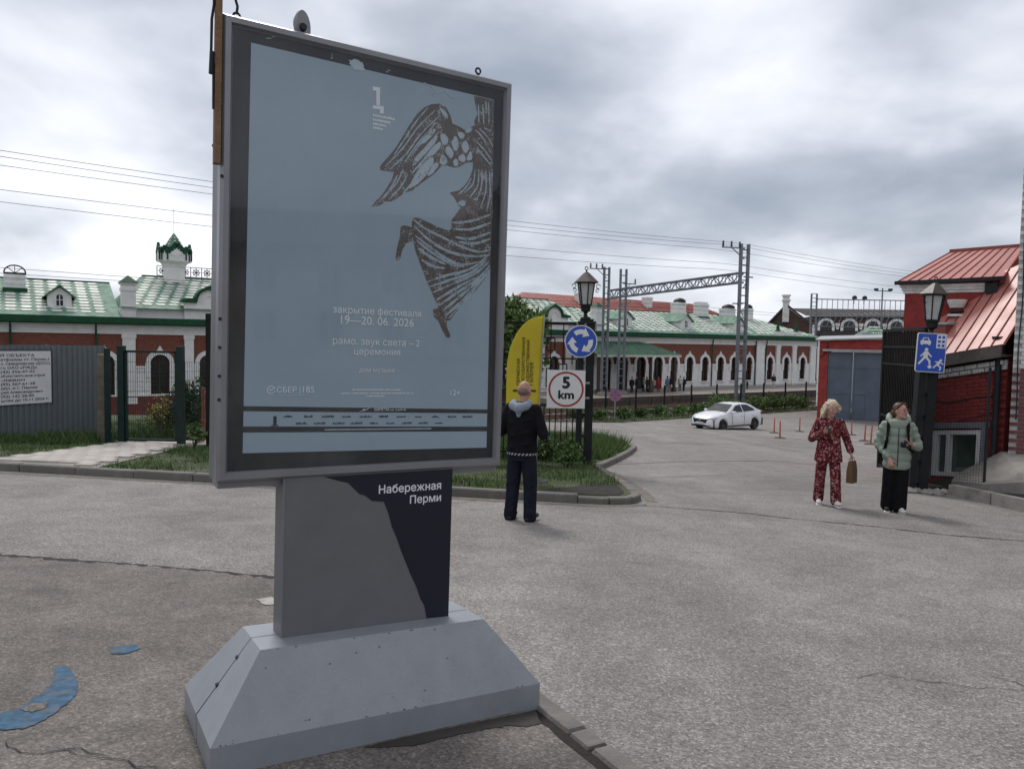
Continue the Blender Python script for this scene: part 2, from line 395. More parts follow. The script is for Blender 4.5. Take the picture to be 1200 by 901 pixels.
for i, (c, wd) in enumerate([([(1.945,4.274),(2.215,4.367),(2.43,4.295),(2.674,4.204),(3.2,4.2)], .004), ([(2.902,4.407),(2.963,4.359),(3.05,4.2)], .005),
        ([(1.854,10.948),(3.209,10.634),(3.805,10.257),(4.828,9.811),(5.523,9.355),(6.338,9.128),(8,8.6)], .022), ([(1.987,17.073),(4.353,18.868),(6.959,20.164),(8.732,18.988)], .03),
        ([(2.738,14.754),(4.823,16.077),(6.426,15.49)], .014), ([(.778,10.75),(-.47,10.8),(-1.144,10.1),(-3.5,9.4)], .008), ([(4,26),(9,27.5),(13,25.5)], .03), ([(3,33),(10,34),(19,31)], .04)]):
    crack(c, wd, 0.004+0.0003*i, road, 10+i)
# the raised asphalt lip where the pavement meets the road
crack([(-7, 6.80), (-4.72, 6.415), (-3.88, 6.29), (-3.11, 6.2), (-2.42, 6.075), (-1.84, 5.94)], 0.042, 0.0345, pav, 44)

M('road_grit', (0.165, 0.142, 0.118), 0.95, 0.3, 9, fine=0.35, bump=.5, bscale=60)
MB().sheet(rough_poly([(-1.6, 11.12), (-.9, 11.10), (.2, 10.98), (1.1, 10.86), (1.65, 10.92), (2.05, 11.1), (1.9, 10.82), (1.3, 10.66), (.3, 10.72), (-.6, 10.84), (-1.2, 10.98)], .03, 5, 12), plane, 0.0045).build('grit_patch', 'road_grit', road)
MB().sheet(rough_poly([(-9, 12.10), (-5, 11.60), (-2, 11.2), (-2, 11.12), (-5, 11.48), (-9, 11.98)], .03, 14, 13), plane, 0.0048).build('grit_patch', 'road_grit', road)
MB().sheet(rough_poly([(2.1, 11.4), (2.14, 12.6), (2.10, 13.6), (2.0, 15.6), (2.12, 15.7), (2.3, 13.8), (2.32, 12.4), (2.25, 11.3)], .03, 5, 14), plane, 0.0045).build('grit_patch', 'road_grit', road)
# ---- kerbs, each stone a piece of its own
stone = MB().bev(-0.496, 0.496, -0.075, 0.075, -0.12, 0.0, 0.013)
me_stone = stone.mesh('kerbstone'); me_stone.materials.append(MATS['kerb_concrete'])
def kerb_run(parent, pts, top, wid=1.0, gap=0.0, jit=0.006, seed=0, length=1.0):
    g = random.Random(seed)
    for (a, b), (c, d) in zip(pts, pts[1:]):
        L = math.hypot(c-a, d-b); n = max(1, round(L/length))
        for k in range(n):
            f = (k+.5)/n; x = a+(c-a)*f; y = b+(d-b)*f; s = L/n
            o = link('kerbstone', me_stone, parent, (x+g.uniform(-jit, jit), y+g.uniform(-jit, jit), plane(x, y)+top+g.uniform(-jit, jit)))
            az = math.atan2(d-b, c-a); sl = (plane(c, d)-plane(a, b))/L
            o.rotation_euler = (g.uniform(-.02, .02), -math.atan(sl)+g.uniform(-.006, .006), az+g.uniform(-.012, .012)); o.scale = (s, wid, 1.3)
kerb = struct(link('kerb', None))
kerb_run(kerb, [(-16, 13.28), (1.0, 11.0)], 0.13, seed=1)
kerb_run(kerb, [(1.0, 11.0), (1.45, 10.97), (1.78, 11.12), (1.95, 11.5), (1.99, 12.4), (1.97, 13.4), (1.84, 16.0)], 0.10, seed=2, length=.5)
kerb_run(kerb, [(1.9, 16.1), (2.5, 18.0), (3.2, 20.4), (3.72, 22.5), (3.8, 24), (3.5, 29.5)], 0.12, seed=3)
kp0, kd = Vector((0.135, 3.80)), Vector((0.455, -0.890)).normalized()
for i, (a, b) in enumerate(((-1.2, -.32), (-.31, .44), (.445, .60), (.625, 1.40), (1.41, 2.3), (2.31, 3.2), (3.21, 4.1))):
    pa, pb = kp0+kd*a, kp0+kd*b; kerb_run(kerb, [tuple(pa), tuple(pb)], 0.038, 0.72, seed=20+i, jit=0.003, length=5)

# ---- lawns
LAWN = [(-31, 15.25), (-16, 13.36), (1.02, 11.08), (1.42, 11.05), (1.72, 11.17), (1.87, 11.53), (1.91, 12.4), (1.89, 13.4), (1.76, 16.05), (1.82, 16.15), (2.42, 18.0), (3.12, 20.4), (3.64, 22.5), (3.7, 24), (3.4, 30), (-15, 30.5), (-31, 20.5)]
lawn = struct(MB().sheet(LAWN, plane, 0.10, 0.2).build('lawn', 'grass_ground'))
MB().sheet([(0.1, 11.28), (1.35, 11.13), (1.66, 11.25), (1.78, 11.6), (1.8, 12.7), (1.3, 12.4), (0.7, 11.7)], plane, 0.108).build('soil_bed', 'soil', lawn)
def inpoly(px, py, poly):
    c = np.zeros(len(px), bool); n = len(poly)
    for i in range(n):
        (x0, y0), (x1, y1) = poly[i], poly[(i+1) % n]
        if y0 == y1: continue
        k = ((y0 > py) != (y1 > py)) & (px < (x1-x0)*(py-y0)/(y1-y0)+x0); c ^= k
    return c
PATH1 = [(-8.95, 12.42), (-6.75, 12.14), (-7.28, 16.9), (-8.98, 16.9)]
PATH2 = [(-8.98, 16.9), (-7.28, 16.9), (-3.6, 19.2), (0.5, 20.2), (0.3, 22.4), (-4.6, 21.6)]
def blades(name, n, poly, excl, h0, h1, hf, dz, mat, seed, clump=0.0, wid=0.007):
    g = np.random.default_rng(seed); P = np.array(poly); lo, hi = P.min(0), P.max(0)
    xy = lo + g.random((n*3, 2))*(hi-lo); k = inpoly(xy[:, 0], xy[:, 1], poly)
    for e_ in excl: k &= ~inpoly(xy[:, 0], xy[:, 1], e_)
    if clump:
        s_ = np.sin(xy[:, 0]*2.1+seed)*np.sin(xy[:, 1]*1.7)+np.sin(xy[:, 0]*5.3)*np.sin(xy[:, 1]*4.1+1)
        k &= (s_ + g.normal(size=len(s_))*clump > -0.4)
    xy = xy[k][:n]; n = len(xy); z = np.array([hf(a, b) for a, b in xy])+dz
    hh = h0+(h1-h0)*g.random(n)**1.8; hh *= 0.75+0.35*np.sin(xy[:, 0]*1.3+2)*np.sin(xy[:, 1]*2.3)
    a = g.random(n)*6.283; d = np.stack([np.cos(a), np.sin(a)], 1)*(wid*(0.6+0.8*g.random(n)))[:, None]
    ln = g.normal(size=(n, 2))*0.45*hh[:, None]
    b0 = np.c_[xy-d, z]; b1 = np.c_[xy+d, z]; t = np.c_[xy+ln, z+hh]
    return npmesh(name, np.stack([b0, b1, t], 1).reshape(-1, 3), np.arange(3*n).reshape(n, 3), mat)
NEAR = [(-12.5, 12.9), (1.0, 11.1), (1.4, 11.07), (1.7, 11.2), (1.86, 11.55), (1.88, 13.4), (1.75, 16.1), (2.42, 18), (3.1, 20.4), (3.62, 22.5), (3.66, 24), (3.4, 27), (-13, 27), (-14, 19)]
SOILB = [(0.1, 11.2), (1.35, 11.0), (1.66, 11.1), (1.9, 11.6), (1.9, 12.5), (1.3, 12.2), (0.7, 11.6)]
o = blades('lawn_grass', 95000, NEAR, [PATH1, PATH2, SOILB], 0.05, 0.20, plane, 0.09, 'grass_blade', 3, 0.6)
struct(o, 'stuff'); o['label'] = 'mown green grass behind the kerbs beside the road'; o['category'] = 'grass'
TALL = [(1.75, 16.3), (2.4, 18), (3.1, 20.4), (3.5, 22.4), (3.2, 25), (-2, 25), (-3, 17)]
o = blades('tall_grass', 16000, TALL, [], 0.25, 0.62, plane, 0.09, 'weed', 5, 0.5, 0.011)
struct(o, 'stuff'); o['label'] = 'tall uncut grass and weeds behind the black iron fence'; o['category'] = 'grass'
o = blades('weeds', 9000, [(-13.5, 15.6), (-9.3, 15.9), (-9.5, 19), (-13.5, 18)], [PATH1], 0.10, 0.36, plane, 0.09, 'weed', 6, 0.4, 0.012)
struct(o, 'stuff'); o['label'] = 'weeds along the foot of the corrugated fence'; o['category'] = 'grass'
FW = [(-9.0, 17.3), (-4, 20.0), (-2, 27), (-12, 26)]
o = blades('meadow_grass', 16000, FW, [PATH2], 0.15, 0.55, plane, 0.09, 'weed', 8, 0.4, 0.012)
struct(o, 'stuff'); o['label'] = 'long meadow grass beyond the green mesh gate'; o['category'] = 'grass'
V0 = [tq(t, q) for t, q in ((-40, 31.6), (30, 31.6), (30, 28.6), (-40, 28.6))]
verge = struct(grid('verge', list(np.arange(-60, 50.1, 1.0)), [26.5, 27.5, 28.5, 29.5, 30.2, 30.8, 31.3], lambda t, q: (*tq(t, q), max(hgt(*tq(t, q)), -9)+0.05), 'grass_ground'))
o = blades('verge_grass', 26000, V0, [], 0.15, 0.6, hgt, 0.03, 'weed', 9, 0.7, 0.028)
struct(o, 'stuff'); o['label'] = 'rough grass along the fence at the far side of the yard'; o['category'] = 'grass'

# ---- tiled path to the mesh gate, each tile its own piece
path = struct(MB().sheet(PATH1, plane, 0.118, 0.12).sheet(PATH2, plane, 0.118, 0.12).build('path', 'concrete'))
tile_me = MB().bev(-0.145, 0.145, -0.145, 0.145, -0.03, 0.0, 0.008).mesh('paving_tile'); tile_me.materials.append(MATS['tile'])
tx, ty = math.atan(0.068), math.atan(0.02); cnt = 0
for j in range(60):
    for i in range(40):
        x = -12 + i*0.3 + (0.15 if j % 2 else 0); y = 12.1 + j*0.3
        px_, py_ = np.array([x]), np.array([y])
        if cnt < 290 and (inpoly(px_, py_, [(-8.75, 12.6), (-6.98, 12.35), (-7.4, 16.9), (-8.85, 16.9)])[0] or inpoly(px_, py_, [(-8.8, 16.9), (-7.4, 16.9), (-3.5, 19.5), (-3.0, 21.5), (-4.6, 21.4)])[0]):
            o = link('paving_tile', tile_me, path, (x, y, plane(x, y)+0.150+random.uniform(-.004, .004))); cnt += 1
            o.rotation_euler = (-tx+random.gauss(0, .006), ty+random.gauss(0, .006), random.gauss(0, .012))

# ---- platform and tracks
def tqz(t, q, z): return (*tq(t, q), z)
def tqbox(m, t0, t1, q0, q1, z0, z1):
    v = [tqz(t, q, z) for z in (z0, z1) for t, q in ((t0, q1), (t1, q1), (t1, q0), (t0, q0))]
    return m.add(v, [(0,3,2,1),(4,5,6,7),(0,1,5,4),(1,2,6,5),(2,3,7,6),(3,0,4,7)])
plat = struct(tqbox(MB(), -27, 60, -0.3, 9.6, -4.9, -3.8).build('platform', 'platform_paving'))
for k in range(29): tqbox(MB(), -26.9+3*k, -24.0+3*k, 9.605, 9.75, -4.7, -3.76).build('edge_slab', 'platform_dark', plat)
tb = struct(tqbox(MB(), -100, 90, 10.2, 25, -4.95, -4.68).build('track_bed', 'ballast'))
for qc in (12.4, 16.6, 20.8):
    for s_ in (-.76, .76): tqbox(MB(), -90, 80, qc+s_-.035, qc+s_+.035, -4.66, -4.42).build('rail', 'rail_steel', tb)
    m = MB()
    for k in range(250): tqbox(m, -85+k*.65, -84.75+k*.65, qc-1.3, qc+1.3, -4.68, -4.60)
    o = m.build('sleepers', 'concrete', tb); o['kind'] = 'stuff'
# ================================================================ the railway station
M('station_brick', (0.175, 0.062, 0.042), 0.9, 0.22, 3, bump=0.2, bscale=40, fine=0.22, dirt=0.25)
M('white_wash', (0.72, 0.71, 0.69), 0.85, 0.08, 2, dirt=0.25, dirtcol=(0.42, 0.40, 0.37))
M('plinth_red', (0.16, 0.042, 0.036), 0.85, 0.25, 3, fine=0.15)
M('roof_green', (0.095, 0.20, 0.135), 0.7, 0.3, 1.6, col2=(0.17, 0.27, 0.20), spec=0.2)
M('roof_pale', (0.62, 0.64, 0.56), 0.65, 0.22, 2.0, isl=0.18)
M('gutter_green', (0.010, 0.062, 0.028), 0.65, 0.25, 3, spec=0.25)
M('dark_glass', (0.020, 0.018, 0.018), 0.12, 0.2, 3, spec=0.6)
M('brown_frame', (0.055, 0.036, 0.028), 0.6, 0.2, 5)
M('iron_black', (0.012, 0.012, 0.013), 0.55, 0.3, 8, spec=0.3)
M('roof_red', (0.36, 0.125, 0.10), 0.55, 0.25, 1.0, dirt=0.3)
station = thing('station_building', 'long red brick railway station with white arched windows and green patterned roof', 'station', (FO.x, FO.y, -3.8), STATION_RZ)
T0, T1 = -88.0, 26.9
WINS = [(-1.77, .57, .8), (.99, .57, .8), (3.79, .57, .8), (6.69, .57, .8), (9.34, .57, .8), (12.35, .57, .8), (16.7, .57, .8), (20.26, .57, .8), (23.95, .57, .8),
        (-4.48, .72, .05), (-7.29, .72, .05), (-10.1, .72, .05), (-12.7, .72, .05), (-16.6, .65, .8), (-20.2, .65, .8), (-23.9, .65, .8)]
WINS += [(-27.6-3.7*k, .65, .8) for k in range(7)] + [(-55.8, .68, .72), (-59.44, .68, .72), (-63.33, .68, .72)] + [(-67.1-3.7*k, .65, .8) for k in range(5)]
WINS.sort()
def arch_pts(cx, hw, sp, n=8, a0=0.0, a1=math.pi): return [(cx-hw*math.cos(a0+(a1-a0)*i/n), sp+hw*math.sin(a0+(a1-a0)*i/n)) for i in range(n+1)]
EDGES = [T0] + [(a[0]+b[0])/2 for a, b in zip(WINS, WINS[1:])] + [T1]
wall = MB(); low = MB()
ZB, ZE, ZW = -1.6, 6.15, 2.95
for (cx, hw, sill), e0, e1 in zip(WINS, EDGES, EDGES[1:]):
    sp = 3.83-hw
    left = arch_pts(cx, hw, sp, 5, 0, math.pi/2); right = arch_pts(cx, hw, sp, 5, math.pi/2, math.pi)
    wall.ext([(e0, ZB), (cx, ZB), (cx, sill), (cx-hw, sill)] + left + [(cx, ZE), (e0, ZE)], 0, 0.4)
    wall.ext([(cx, ZB), (e1, ZB), (e1, ZE), (cx, ZE)] + right + [(cx+hw, sill), (cx, sill)], 0, 0.4)
    for a, b in ((e0, cx-hw-.005), (cx+hw+.005, e1)):
        low.bx(a, b, -0.07, -0.002, 0.0, ZW-.18); low.bx(a, b, -0.14, -0.002, ZW-.18, ZW)
        n_ = 5
        for k in range(n_): low.bx(a+.16, b-.16, -0.10, -0.068, .95+.36*k, 1.22+.36*k) if b-a > .6 else None
    if sill > .3: low.bx(cx-hw-.005, cx+hw+.005, -0.06, -0.002, 0, sill-.1)
wall.build('wall', 'station_brick', station); low.build('lower_wall', 'white_wash', station)
MB().bx(T0, T1, 0.9, 14, ZB, ZE).build('back_wall', 'station_brick', station)
MB().bx(T1-.4, T1, 0.4, 0.9, ZB, ZE).build('return_wall', 'station_brick', station); MB().bx(T0, T0+.4, 0.4, .9, ZB, ZE).build('return_wall', 'station_brick', station)
MB().bx(-88, -27, -0.22, -0.003, ZB-1.2, 0.58).build('plinth', 'plinth_red', station)
MB().bx(-88, -27, -0.27, -0.003, 0.585, 0.70).build('plinth_sill', 'white_wash', station)
fr = MB(); fr.bx(T0, T1+.06, -0.10, -0.002, 5.42, 6.14); fr.bx(T0, T1+.1, -0.20, -0.002, 5.85, 6.0); fr.bx(T0, T1+.1, -0.34, -0.102, 6.02, 6.13)
k = T0
while k < T1-.4: fr.bx(k, k+.22, -0.17, -0.102, 5.62, 5.78); k += .5
fr.build('frieze', 'white_wash', station)
ea = MB(); ea.bx(T0-.4, T1+.5, -0.62, 0.5, 6.15, 6.33); ea.bx(T0-.4, T1+.55, -0.78, -0.622, 6.20, 6.62); ea.bx(T0-.4, T1+.5, -.60, .1, 6.335, 6.70)
ea.build('eave', 'gutter_green', station)
# windows: dark pane, glazing bars, white hood with a pointed crown
for cx, hw, sill in WINS:
    sp = 3.83-hw
    wn = MB().ext([(cx-hw, sill), (cx+hw, sill)] + arch_pts(cx, hw, sp, 10)[::-1], 0.26, 0.30).build('window' if sill > .3 else 'doorway', 'dark_glass', station)
    b = MB(); b.bx(cx-.03, cx+.03, .20, .26, sill, 3.8)
    for zz in (sill+.7, sill+1.4, sp): b.bx(cx-hw, cx+hw, .20, .258, zz-.025, zz+.025)
    for s_ in (-1, 1): b.bx(cx+s_*hw-.045, cx+s_*hw+.045, .18, .262, sill, sp)
    b.build('glazing_bars', 'brown_frame', wn)
    o1 = arch_pts(cx, hw+.36, sp, 12); i1 = arch_pts(cx, hw+.02, sp, 12)
    tip = [(x, z) for x, z in o1[:5]] + [(cx-.20, o1[5][1]+.03), (cx, sp+hw+.74), (cx+.20, o1[7][1]+.03)] + [(x, z) for x, z in o1[8:]]
    h = MB(); h.ext(tip[:6+1] + [(cx, i1[6][1])] + i1[:6][::-1], -0.15, -0.003); h.ext([(cx, i1[6][1])] + tip[6:] + i1[7:][::-1], -0.152, -0.003)
    for s_ in (-1, 1): h.bx(min(cx+s_*(hw+.02), cx+s_*(hw+.40)), max(cx+s_*(hw+.02), cx+s_*(hw+.40)), -.16, -.141, ZW-.9, sp)
    h.build('hood', 'white_wash', wn)
    if sill > .3: MB().bx(cx-hw-.2, cx+hw+.2, -.26, -.08, sill-.13, sill).build('sill', 'white_wash', wn)
# pilasters
for a, b in ((-62.1, -61.2), (-57.63, -56.94), (-54.0, -53.3), (-49.4, -48.5), (-27.4, -26.5), (-22.3, -21.6), (-18.6, -17.9), (-14.4, -13.5), (13.7, 15.35), (17.9, 18.75), (21.5, 22.35), (25.6, 26.88)):
    m = MB().bx(a, b, -.22, -.003, 0, 5.41); m.bx(a-.08, b+.08, -.27, -.004, 0, .5); m.bx(a-.06, b+.06, -.26, -.004, 5.1, 5.40); m.bx(a+.15, b-.15, -.26, -.221, 1.0, 2.6)
    m.build('pilaster', 'white_wash', station)
# drainpipes
for t in (-63.9, -69.3, -74.8, 4.95, 13.45, 15.65, 26.98, -13.2):
    m = MB(); m.tube((t, -.30, 6.2), (t, -.30, 5.6), .07); m.tube((t, -.30, 5.6), (t, -.2, 5.3), .07); m.tube((t, -.2, 5.3), (t, -.2, .15), .07)
    m.build('drainpipe', 'gutter_green', station, True)
# roofs with their raised pale plates
def roof_section(t0, t1, zr, q0=-.5, qr=7.0, qb=14.5, ze=6.71, h0=0.0, h1=0.0, plates=True, seed=1):
    rf = MB(); a, b, c, d = (t0, q0, ze), (t1, q0, ze), (t1, qb, ze), (t0, qb, ze); r0, r1 = (t0+h0, qr, zr), (t1-h1, qr, zr)
    rf.add([a, b, c, d, r0, r1], [(0, 1, 5, 4), (1, 2, 5), (2, 3, 4, 5), (3, 0, 4), (0, 3, 2, 1)])
    o = rf.build('roof', 'roof_green', station)
    if plates:
        sl = math.hypot(qr-q0, zr-ze); uy, uz = (qr-q0)/sl, (zr-ze)/sl; nx, nz = -uz, uy
        V = []; Fs = []; rows = int((sl-.5)/.66); g = random.Random(seed)
        for j in range(rows):
            s = .95+j*.66
            lo = t0+h0*s/sl+.3; hi = t1-h1*s/sl-.3; t = lo + (0.0 if j % 2 == 0 else .0)
            while t < hi-.6:
                wd, hg = .41, .235+g.uniform(-.03, .03); ct = t+.42; lift = .035
                P = [(-wd, 0), (-wd*.55, -hg), (wd*.55, -hg), (wd, 0), (wd*.55, hg), (-wd*.55, hg)]
                k0 = len(V)
                for (a_, b_) in P: V.append((ct+a_, q0+uy*(s+b_)+nx*lift, ze+uz*(s+b_)+nz*lift))
                Fs.append((k0, k0+1, k0+2, k0+3)); Fs.append((k0, k0+3, k0+4, k0+5)); t += .95
        p = npmesh('roof_plates', V, Fs, 'roof_pale', o); p['kind'] = 'stuff'
        # the ridge capping and the seams
        MB().bx(t0+h0, t1-h1, qr-.12, qr+.12, zr-.06, zr+.06).build('ridge_cap', 'gutter_green', o)
    return o
roof_section(-88, -62.2, 9.72, seed=1)
roof_section(-62.2, -48.4, 10.50, ze=7.45, h0=2.5, h1=2.5, seed=2)
roof_section(-48.4, -27.5, 9.72, seed=3)
roof_section(-27.5, -13.4, 10.4, ze=7.4, h0=2.5, h1=2.5, seed=4)
roof_section(-13.4, 14.2, 9.62, seed=5)
roof_section(13.4, 27.3, 9.50, q0=-.62, ze=6.73, h0=3.8, h1=6.6, seed=6)
# attic bands under the two higher roofs
for a, b in ((-62.2, -48.4), (-27.5, -13.4)):
    MB().bx(a, b, .0, 13.9, 6.34, 7.44).build('attic_wall', 'white_wash', station)
    for pa in (a+.1, b-1.05):
        p = MB().bx(pa, pa+.95, -.30, .75, 6.72, 9.25); p.bx(pa-.06, pa+1.01, -.36, .81, 7.3, 7.45); p.bx(pa-.06, pa+1.01, -.36, .81, 8.75, 9.0); p.bx(pa-.1, pa+1.05, -.4, .85, 9.25, 9.38)
        pn = p.build('pinnacle', 'white_wash', station)
        MB().add([(pa-.2, -.5, 9.385), (pa+1.15, -.5, 9.385), (pa+1.15, .95, 9.385), (pa-.2, .95, 9.385), (pa+.475, .22, 9.98)], [(0,1,4),(1,2,4),(2,3,4),(3,0,4),(3,2,1,0)]).build('pinnacle_cap', 'gutter_green', pn)
    for kc in ((-55.7,) if a < -50 else (-20.45,)):
        pts = [(kc-1.95, 6.72), (kc+1.95, 6.72), (kc+1.95, 8.05), (kc+1.0, 8.05)] + [(kc+.98*math.cos(math.pi*i/10), 8.15+.98*math.sin(math.pi*i/10)) for i in range(11)] + [(kc-1.0, 8.05), (kc-1.95, 8.05)]
        pts = [p for i, p in enumerate(pts)]
        kk = MB().ext(pts, -.28, .12); kk.bx(kc-1.99, kc+1.99, -.34, -.281, 7.55, 7.68)
        ko = kk.build('parapet', 'white_wash', station)
        o1 = [(kc+1.2*math.cos(math.pi*i/10), 8.15+1.2*math.sin(math.pi*i/10)*(1.0 if i != 5 else 1.12)) for i in range(11)]; i1 = [(kc+.985*math.cos(math.pi*i/10), 8.15+.985*math.sin(math.pi*i/10)) for i in range(11)]
        cp = MB().ext(o1+i1[::-1], -.5, .5); cp.ext([(kc+1.0, 8.06), (kc+2.2, 8.06), (kc+2.1, 8.30), (kc+1.2, 8.42)], -.5, .5); cp.ext([(kc-1.0, 8.06), (kc-1.2, 8.42), (kc-2.1, 8.30), (kc-2.2, 8.06)], -.5, .5)
        cp.build('parapet_cap', 'gutter_green', ko)
        MB().ext([(kc+.62*math.cos(math.pi*i/8), 8.1+.62*math.sin(math.pi*i/8)) for i in range(9)]+[(kc+.5*math.cos(math.pi*i/8), 8.1+.5*math.sin(math.pi*i/8)) for i in range(9)][::-1], -.34, -.285).build('moulding', 'white_wash', ko)
# cresting along the ridges: square iron lattice panels
def crest(t0, n, z):
    cr_ = MB().bx(t0, t0+n*.92, 6.97, 7.03, z, z+.05).bx(t0, t0+n*.92, 6.97, 7.03, z+.84, z+.90).build('cresting', 'iron_black', station)
    m = MB()
    for x in (0, .92): m.bx(x-.03, x+.03, -.03, .03, .05, .84)
    for a_ in range(4):
        c_, s_ = math.cos(a_*math.pi/4), math.sin(a_*math.pi/4); m.bar((.46-.38*c_, 0, .445-.38*s_), (.46+.38*c_, 0, .445+.38*s_), .055)
    for i in range(10):
        a0, a1 = 2*math.pi*i/10, 2*math.pi*(i+1)/10
        m.bar((.46+.26*math.cos(a0), 0, .445+.26*math.sin(a0)), (.46+.26*math.cos(a1), 0, .445+.26*math.sin(a1)), .05)
    me = m.mesh('crest_panel'); me.materials.append(MATS['iron_black'])
    for k in range(n): link('crest_panel', me, cr_, (t0+.92*k, 7.0, z))
crest(-58.5, 8, 10.58); crest(-31.0+3.8, 4, 10.48)
# turret: octagonal white drum flaring to four gabled faces under a green tent
def turret(t, q, zb):
    tr = MB().lathe([(.88, 0), (.88, 1.35), (.98, 1.38), (.98, 1.5), (1.12, 1.7), (1.3, 1.85), (1.3, 2.6)], 8, (t, q, zb)).build('turret', 'white_wash', station)
    for k in range(8):
        a = math.pi/4*k - math.pi/2; c_, s_ = math.cos(a), math.sin(a); main = k % 2 == 0
        R = lambda x, y, z: (t + c_*y - s_*x, q + s_*y + c_*x, zb+z)
        W_ = .74 if main else .30; rr_ = 1.30 if main else 1.27; pk = 3.25 if main else 2.9
        gb = [(-W_, 1.8), (W_, 1.8), (W_, 2.45), (W_*.78, 2.72), (W_*.4, 2.86), (0, pk), (-W_*.4, 2.86), (-W_*.78, 2.72), (-W_, 2.45)]
        v = [R(x, rr_, z) for x, z in gb]+[R(x, rr_-.2, z) for x, z in gb]; n = len(gb)
        f_ = MB().add(v, [tuple(range(n)), tuple(range(2*n-1, n-1, -1))]+[(i, (i+1) % n, n+(i+1) % n, n+i) for i in range(n)]).build('gable_face', 'white_wash', tr)
        ed = MB()
        for p, q_ in zip(gb[2:], gb[3:]): ed.bar(R(p[0], rr_-.04, p[1]+.05), R(q_[0], rr_-.04, q_[1]+.05), .16, .42)
        for s2 in (-1, 1): ed.bar(R(s2*W_, rr_-.02, 1.9), R(s2*W_, rr_-.02, 2.5), .12, .16)
        ed.build('gable_edge', 'gutter_green', f_)
        if main:
            m = MB()
            for cx in (-.33, .33):
                for i in range(6): a0, a1 = math.pi*i/6, math.pi*(i+1)/6; m.bar(R(cx+.24*math.cos(a0), rr_+.01, 2.1+.24*math.sin(a0)), R(cx+.24*math.cos(a1), rr_+.01, 2.1+.24*math.sin(a1)), .06)
            m.build('moulding', 'white_wash', f_)
    MB().lathe([(1.2, 2.6), (1.05, 2.85), (.74, 3.2), (.42, 3.75), (.16, 4.15), (.05, 4.3), (.015, 4.31), (.015, 6.4)], 8, (t, q, zb)).build('tent_roof', 'roof_green', tr)
    V = []; Fs = []
    for k in range(8):
        for j in range(4):
            a = math.pi/4*k; z = 3.05+.28*j; r = float(np.interp(z, [2.85, 3.2, 3.75, 4.15], [1.05, .74, .42, .16]))*math.cos(math.pi/8)*1.05+.03
            c_, s_ = math.cos(a), math.sin(a); k0 = len(V); wd = .16*(1-.16*j)
            for da, dz in ((-wd, 0), (0, -.09), (wd, 0), (0, .09)): V.append((t+c_*(r-dz*.6)-s_*da, q+s_*(r-dz*.6)+c_*da, zb+z+dz))
            Fs.append((k0, k0+1, k0+2, k0+3))
    p = npmesh('roof_plates', V, Fs, 'roof_pale', tr); p['kind'] = 'stuff'
turret(-57.25, 6.2, 9.95)
# dormers
def dormer(t, q, z0, wd, hh, dep, roofmat='roof_green'):
    d = MB().ext([(t-wd/2, z0), (t+wd/2, z0), (t+wd/2, z0+hh*.62), (t, z0+hh), (t-wd/2, z0+hh*.62)], q, q+dep).build('dormer', 'white_wash', station)
    m = MB()
    for s_ in (-1, 1):
        a, b = (t, z0+hh+.10), (t+s_*(wd/2+.30), z0+hh*.62-.22)
        m.ext([a, b, (b[0], b[1]+.10), (a[0], a[1]+.12)], q-.25, q+dep)
    m.build('dormer_roof', roofmat, d)
    wz = z0+hh*.12
    gl = MB().ext([(t-.22, wz), (t+.22, wz)] + arch_pts(t, .22, wz+.62, 6)[::-1], q-.03, q-.002).build('pane', 'dark_glass', d)
    m = MB().bx(t-.025, t+.025, q-.06, q-.031, wz, wz+.84).bx(t-.22, t+.22, q-.058, q-.031, wz+.4, wz+.45).bx(t-.30, t-.221, q-.07, q-.001, wz-.05, wz+.65).bx(t+.221, t+.30, q-.07, q-.001, wz-.05, wz+.65); m.build('window_frame', 'white_wash', d)
    V = []; Fs = []
    for s_ in (-1,):
        for j in range(3):
            for k in range(int(dep/.9)):
                f = .2+.28*j; cx_ = t+s_*(wd/2+.3)*f; cz = z0+hh+.155-f*(hh*.38+.32); cy = q+.3+.9*k; k0 = len(V)
                V += [(cx_-.0, cy, cz), (cx_-.10, cy+.36, cz-.07), (cx_, cy+.72, cz), (cx_+.10, cy+.36, cz+.07)]; Fs.append((k0, k0+1, k0+2, k0+3))
    p = npmesh('roof_plates', V, Fs, 'roof_pale', d); p['kind'] = 'stuff'
dormer(-66.15, 1.1, 7.3, 1.55, 1.55, 4.0)
dormer(1.5, 1.2, 7.3, 1.9, 1.75, 5.4); dormer(11.5, 1.2, 7.3, 1.9, 1.75, 5.4); dormer(-8.6, 1.2, 7.3, 1.9, 1.75, 5.4)
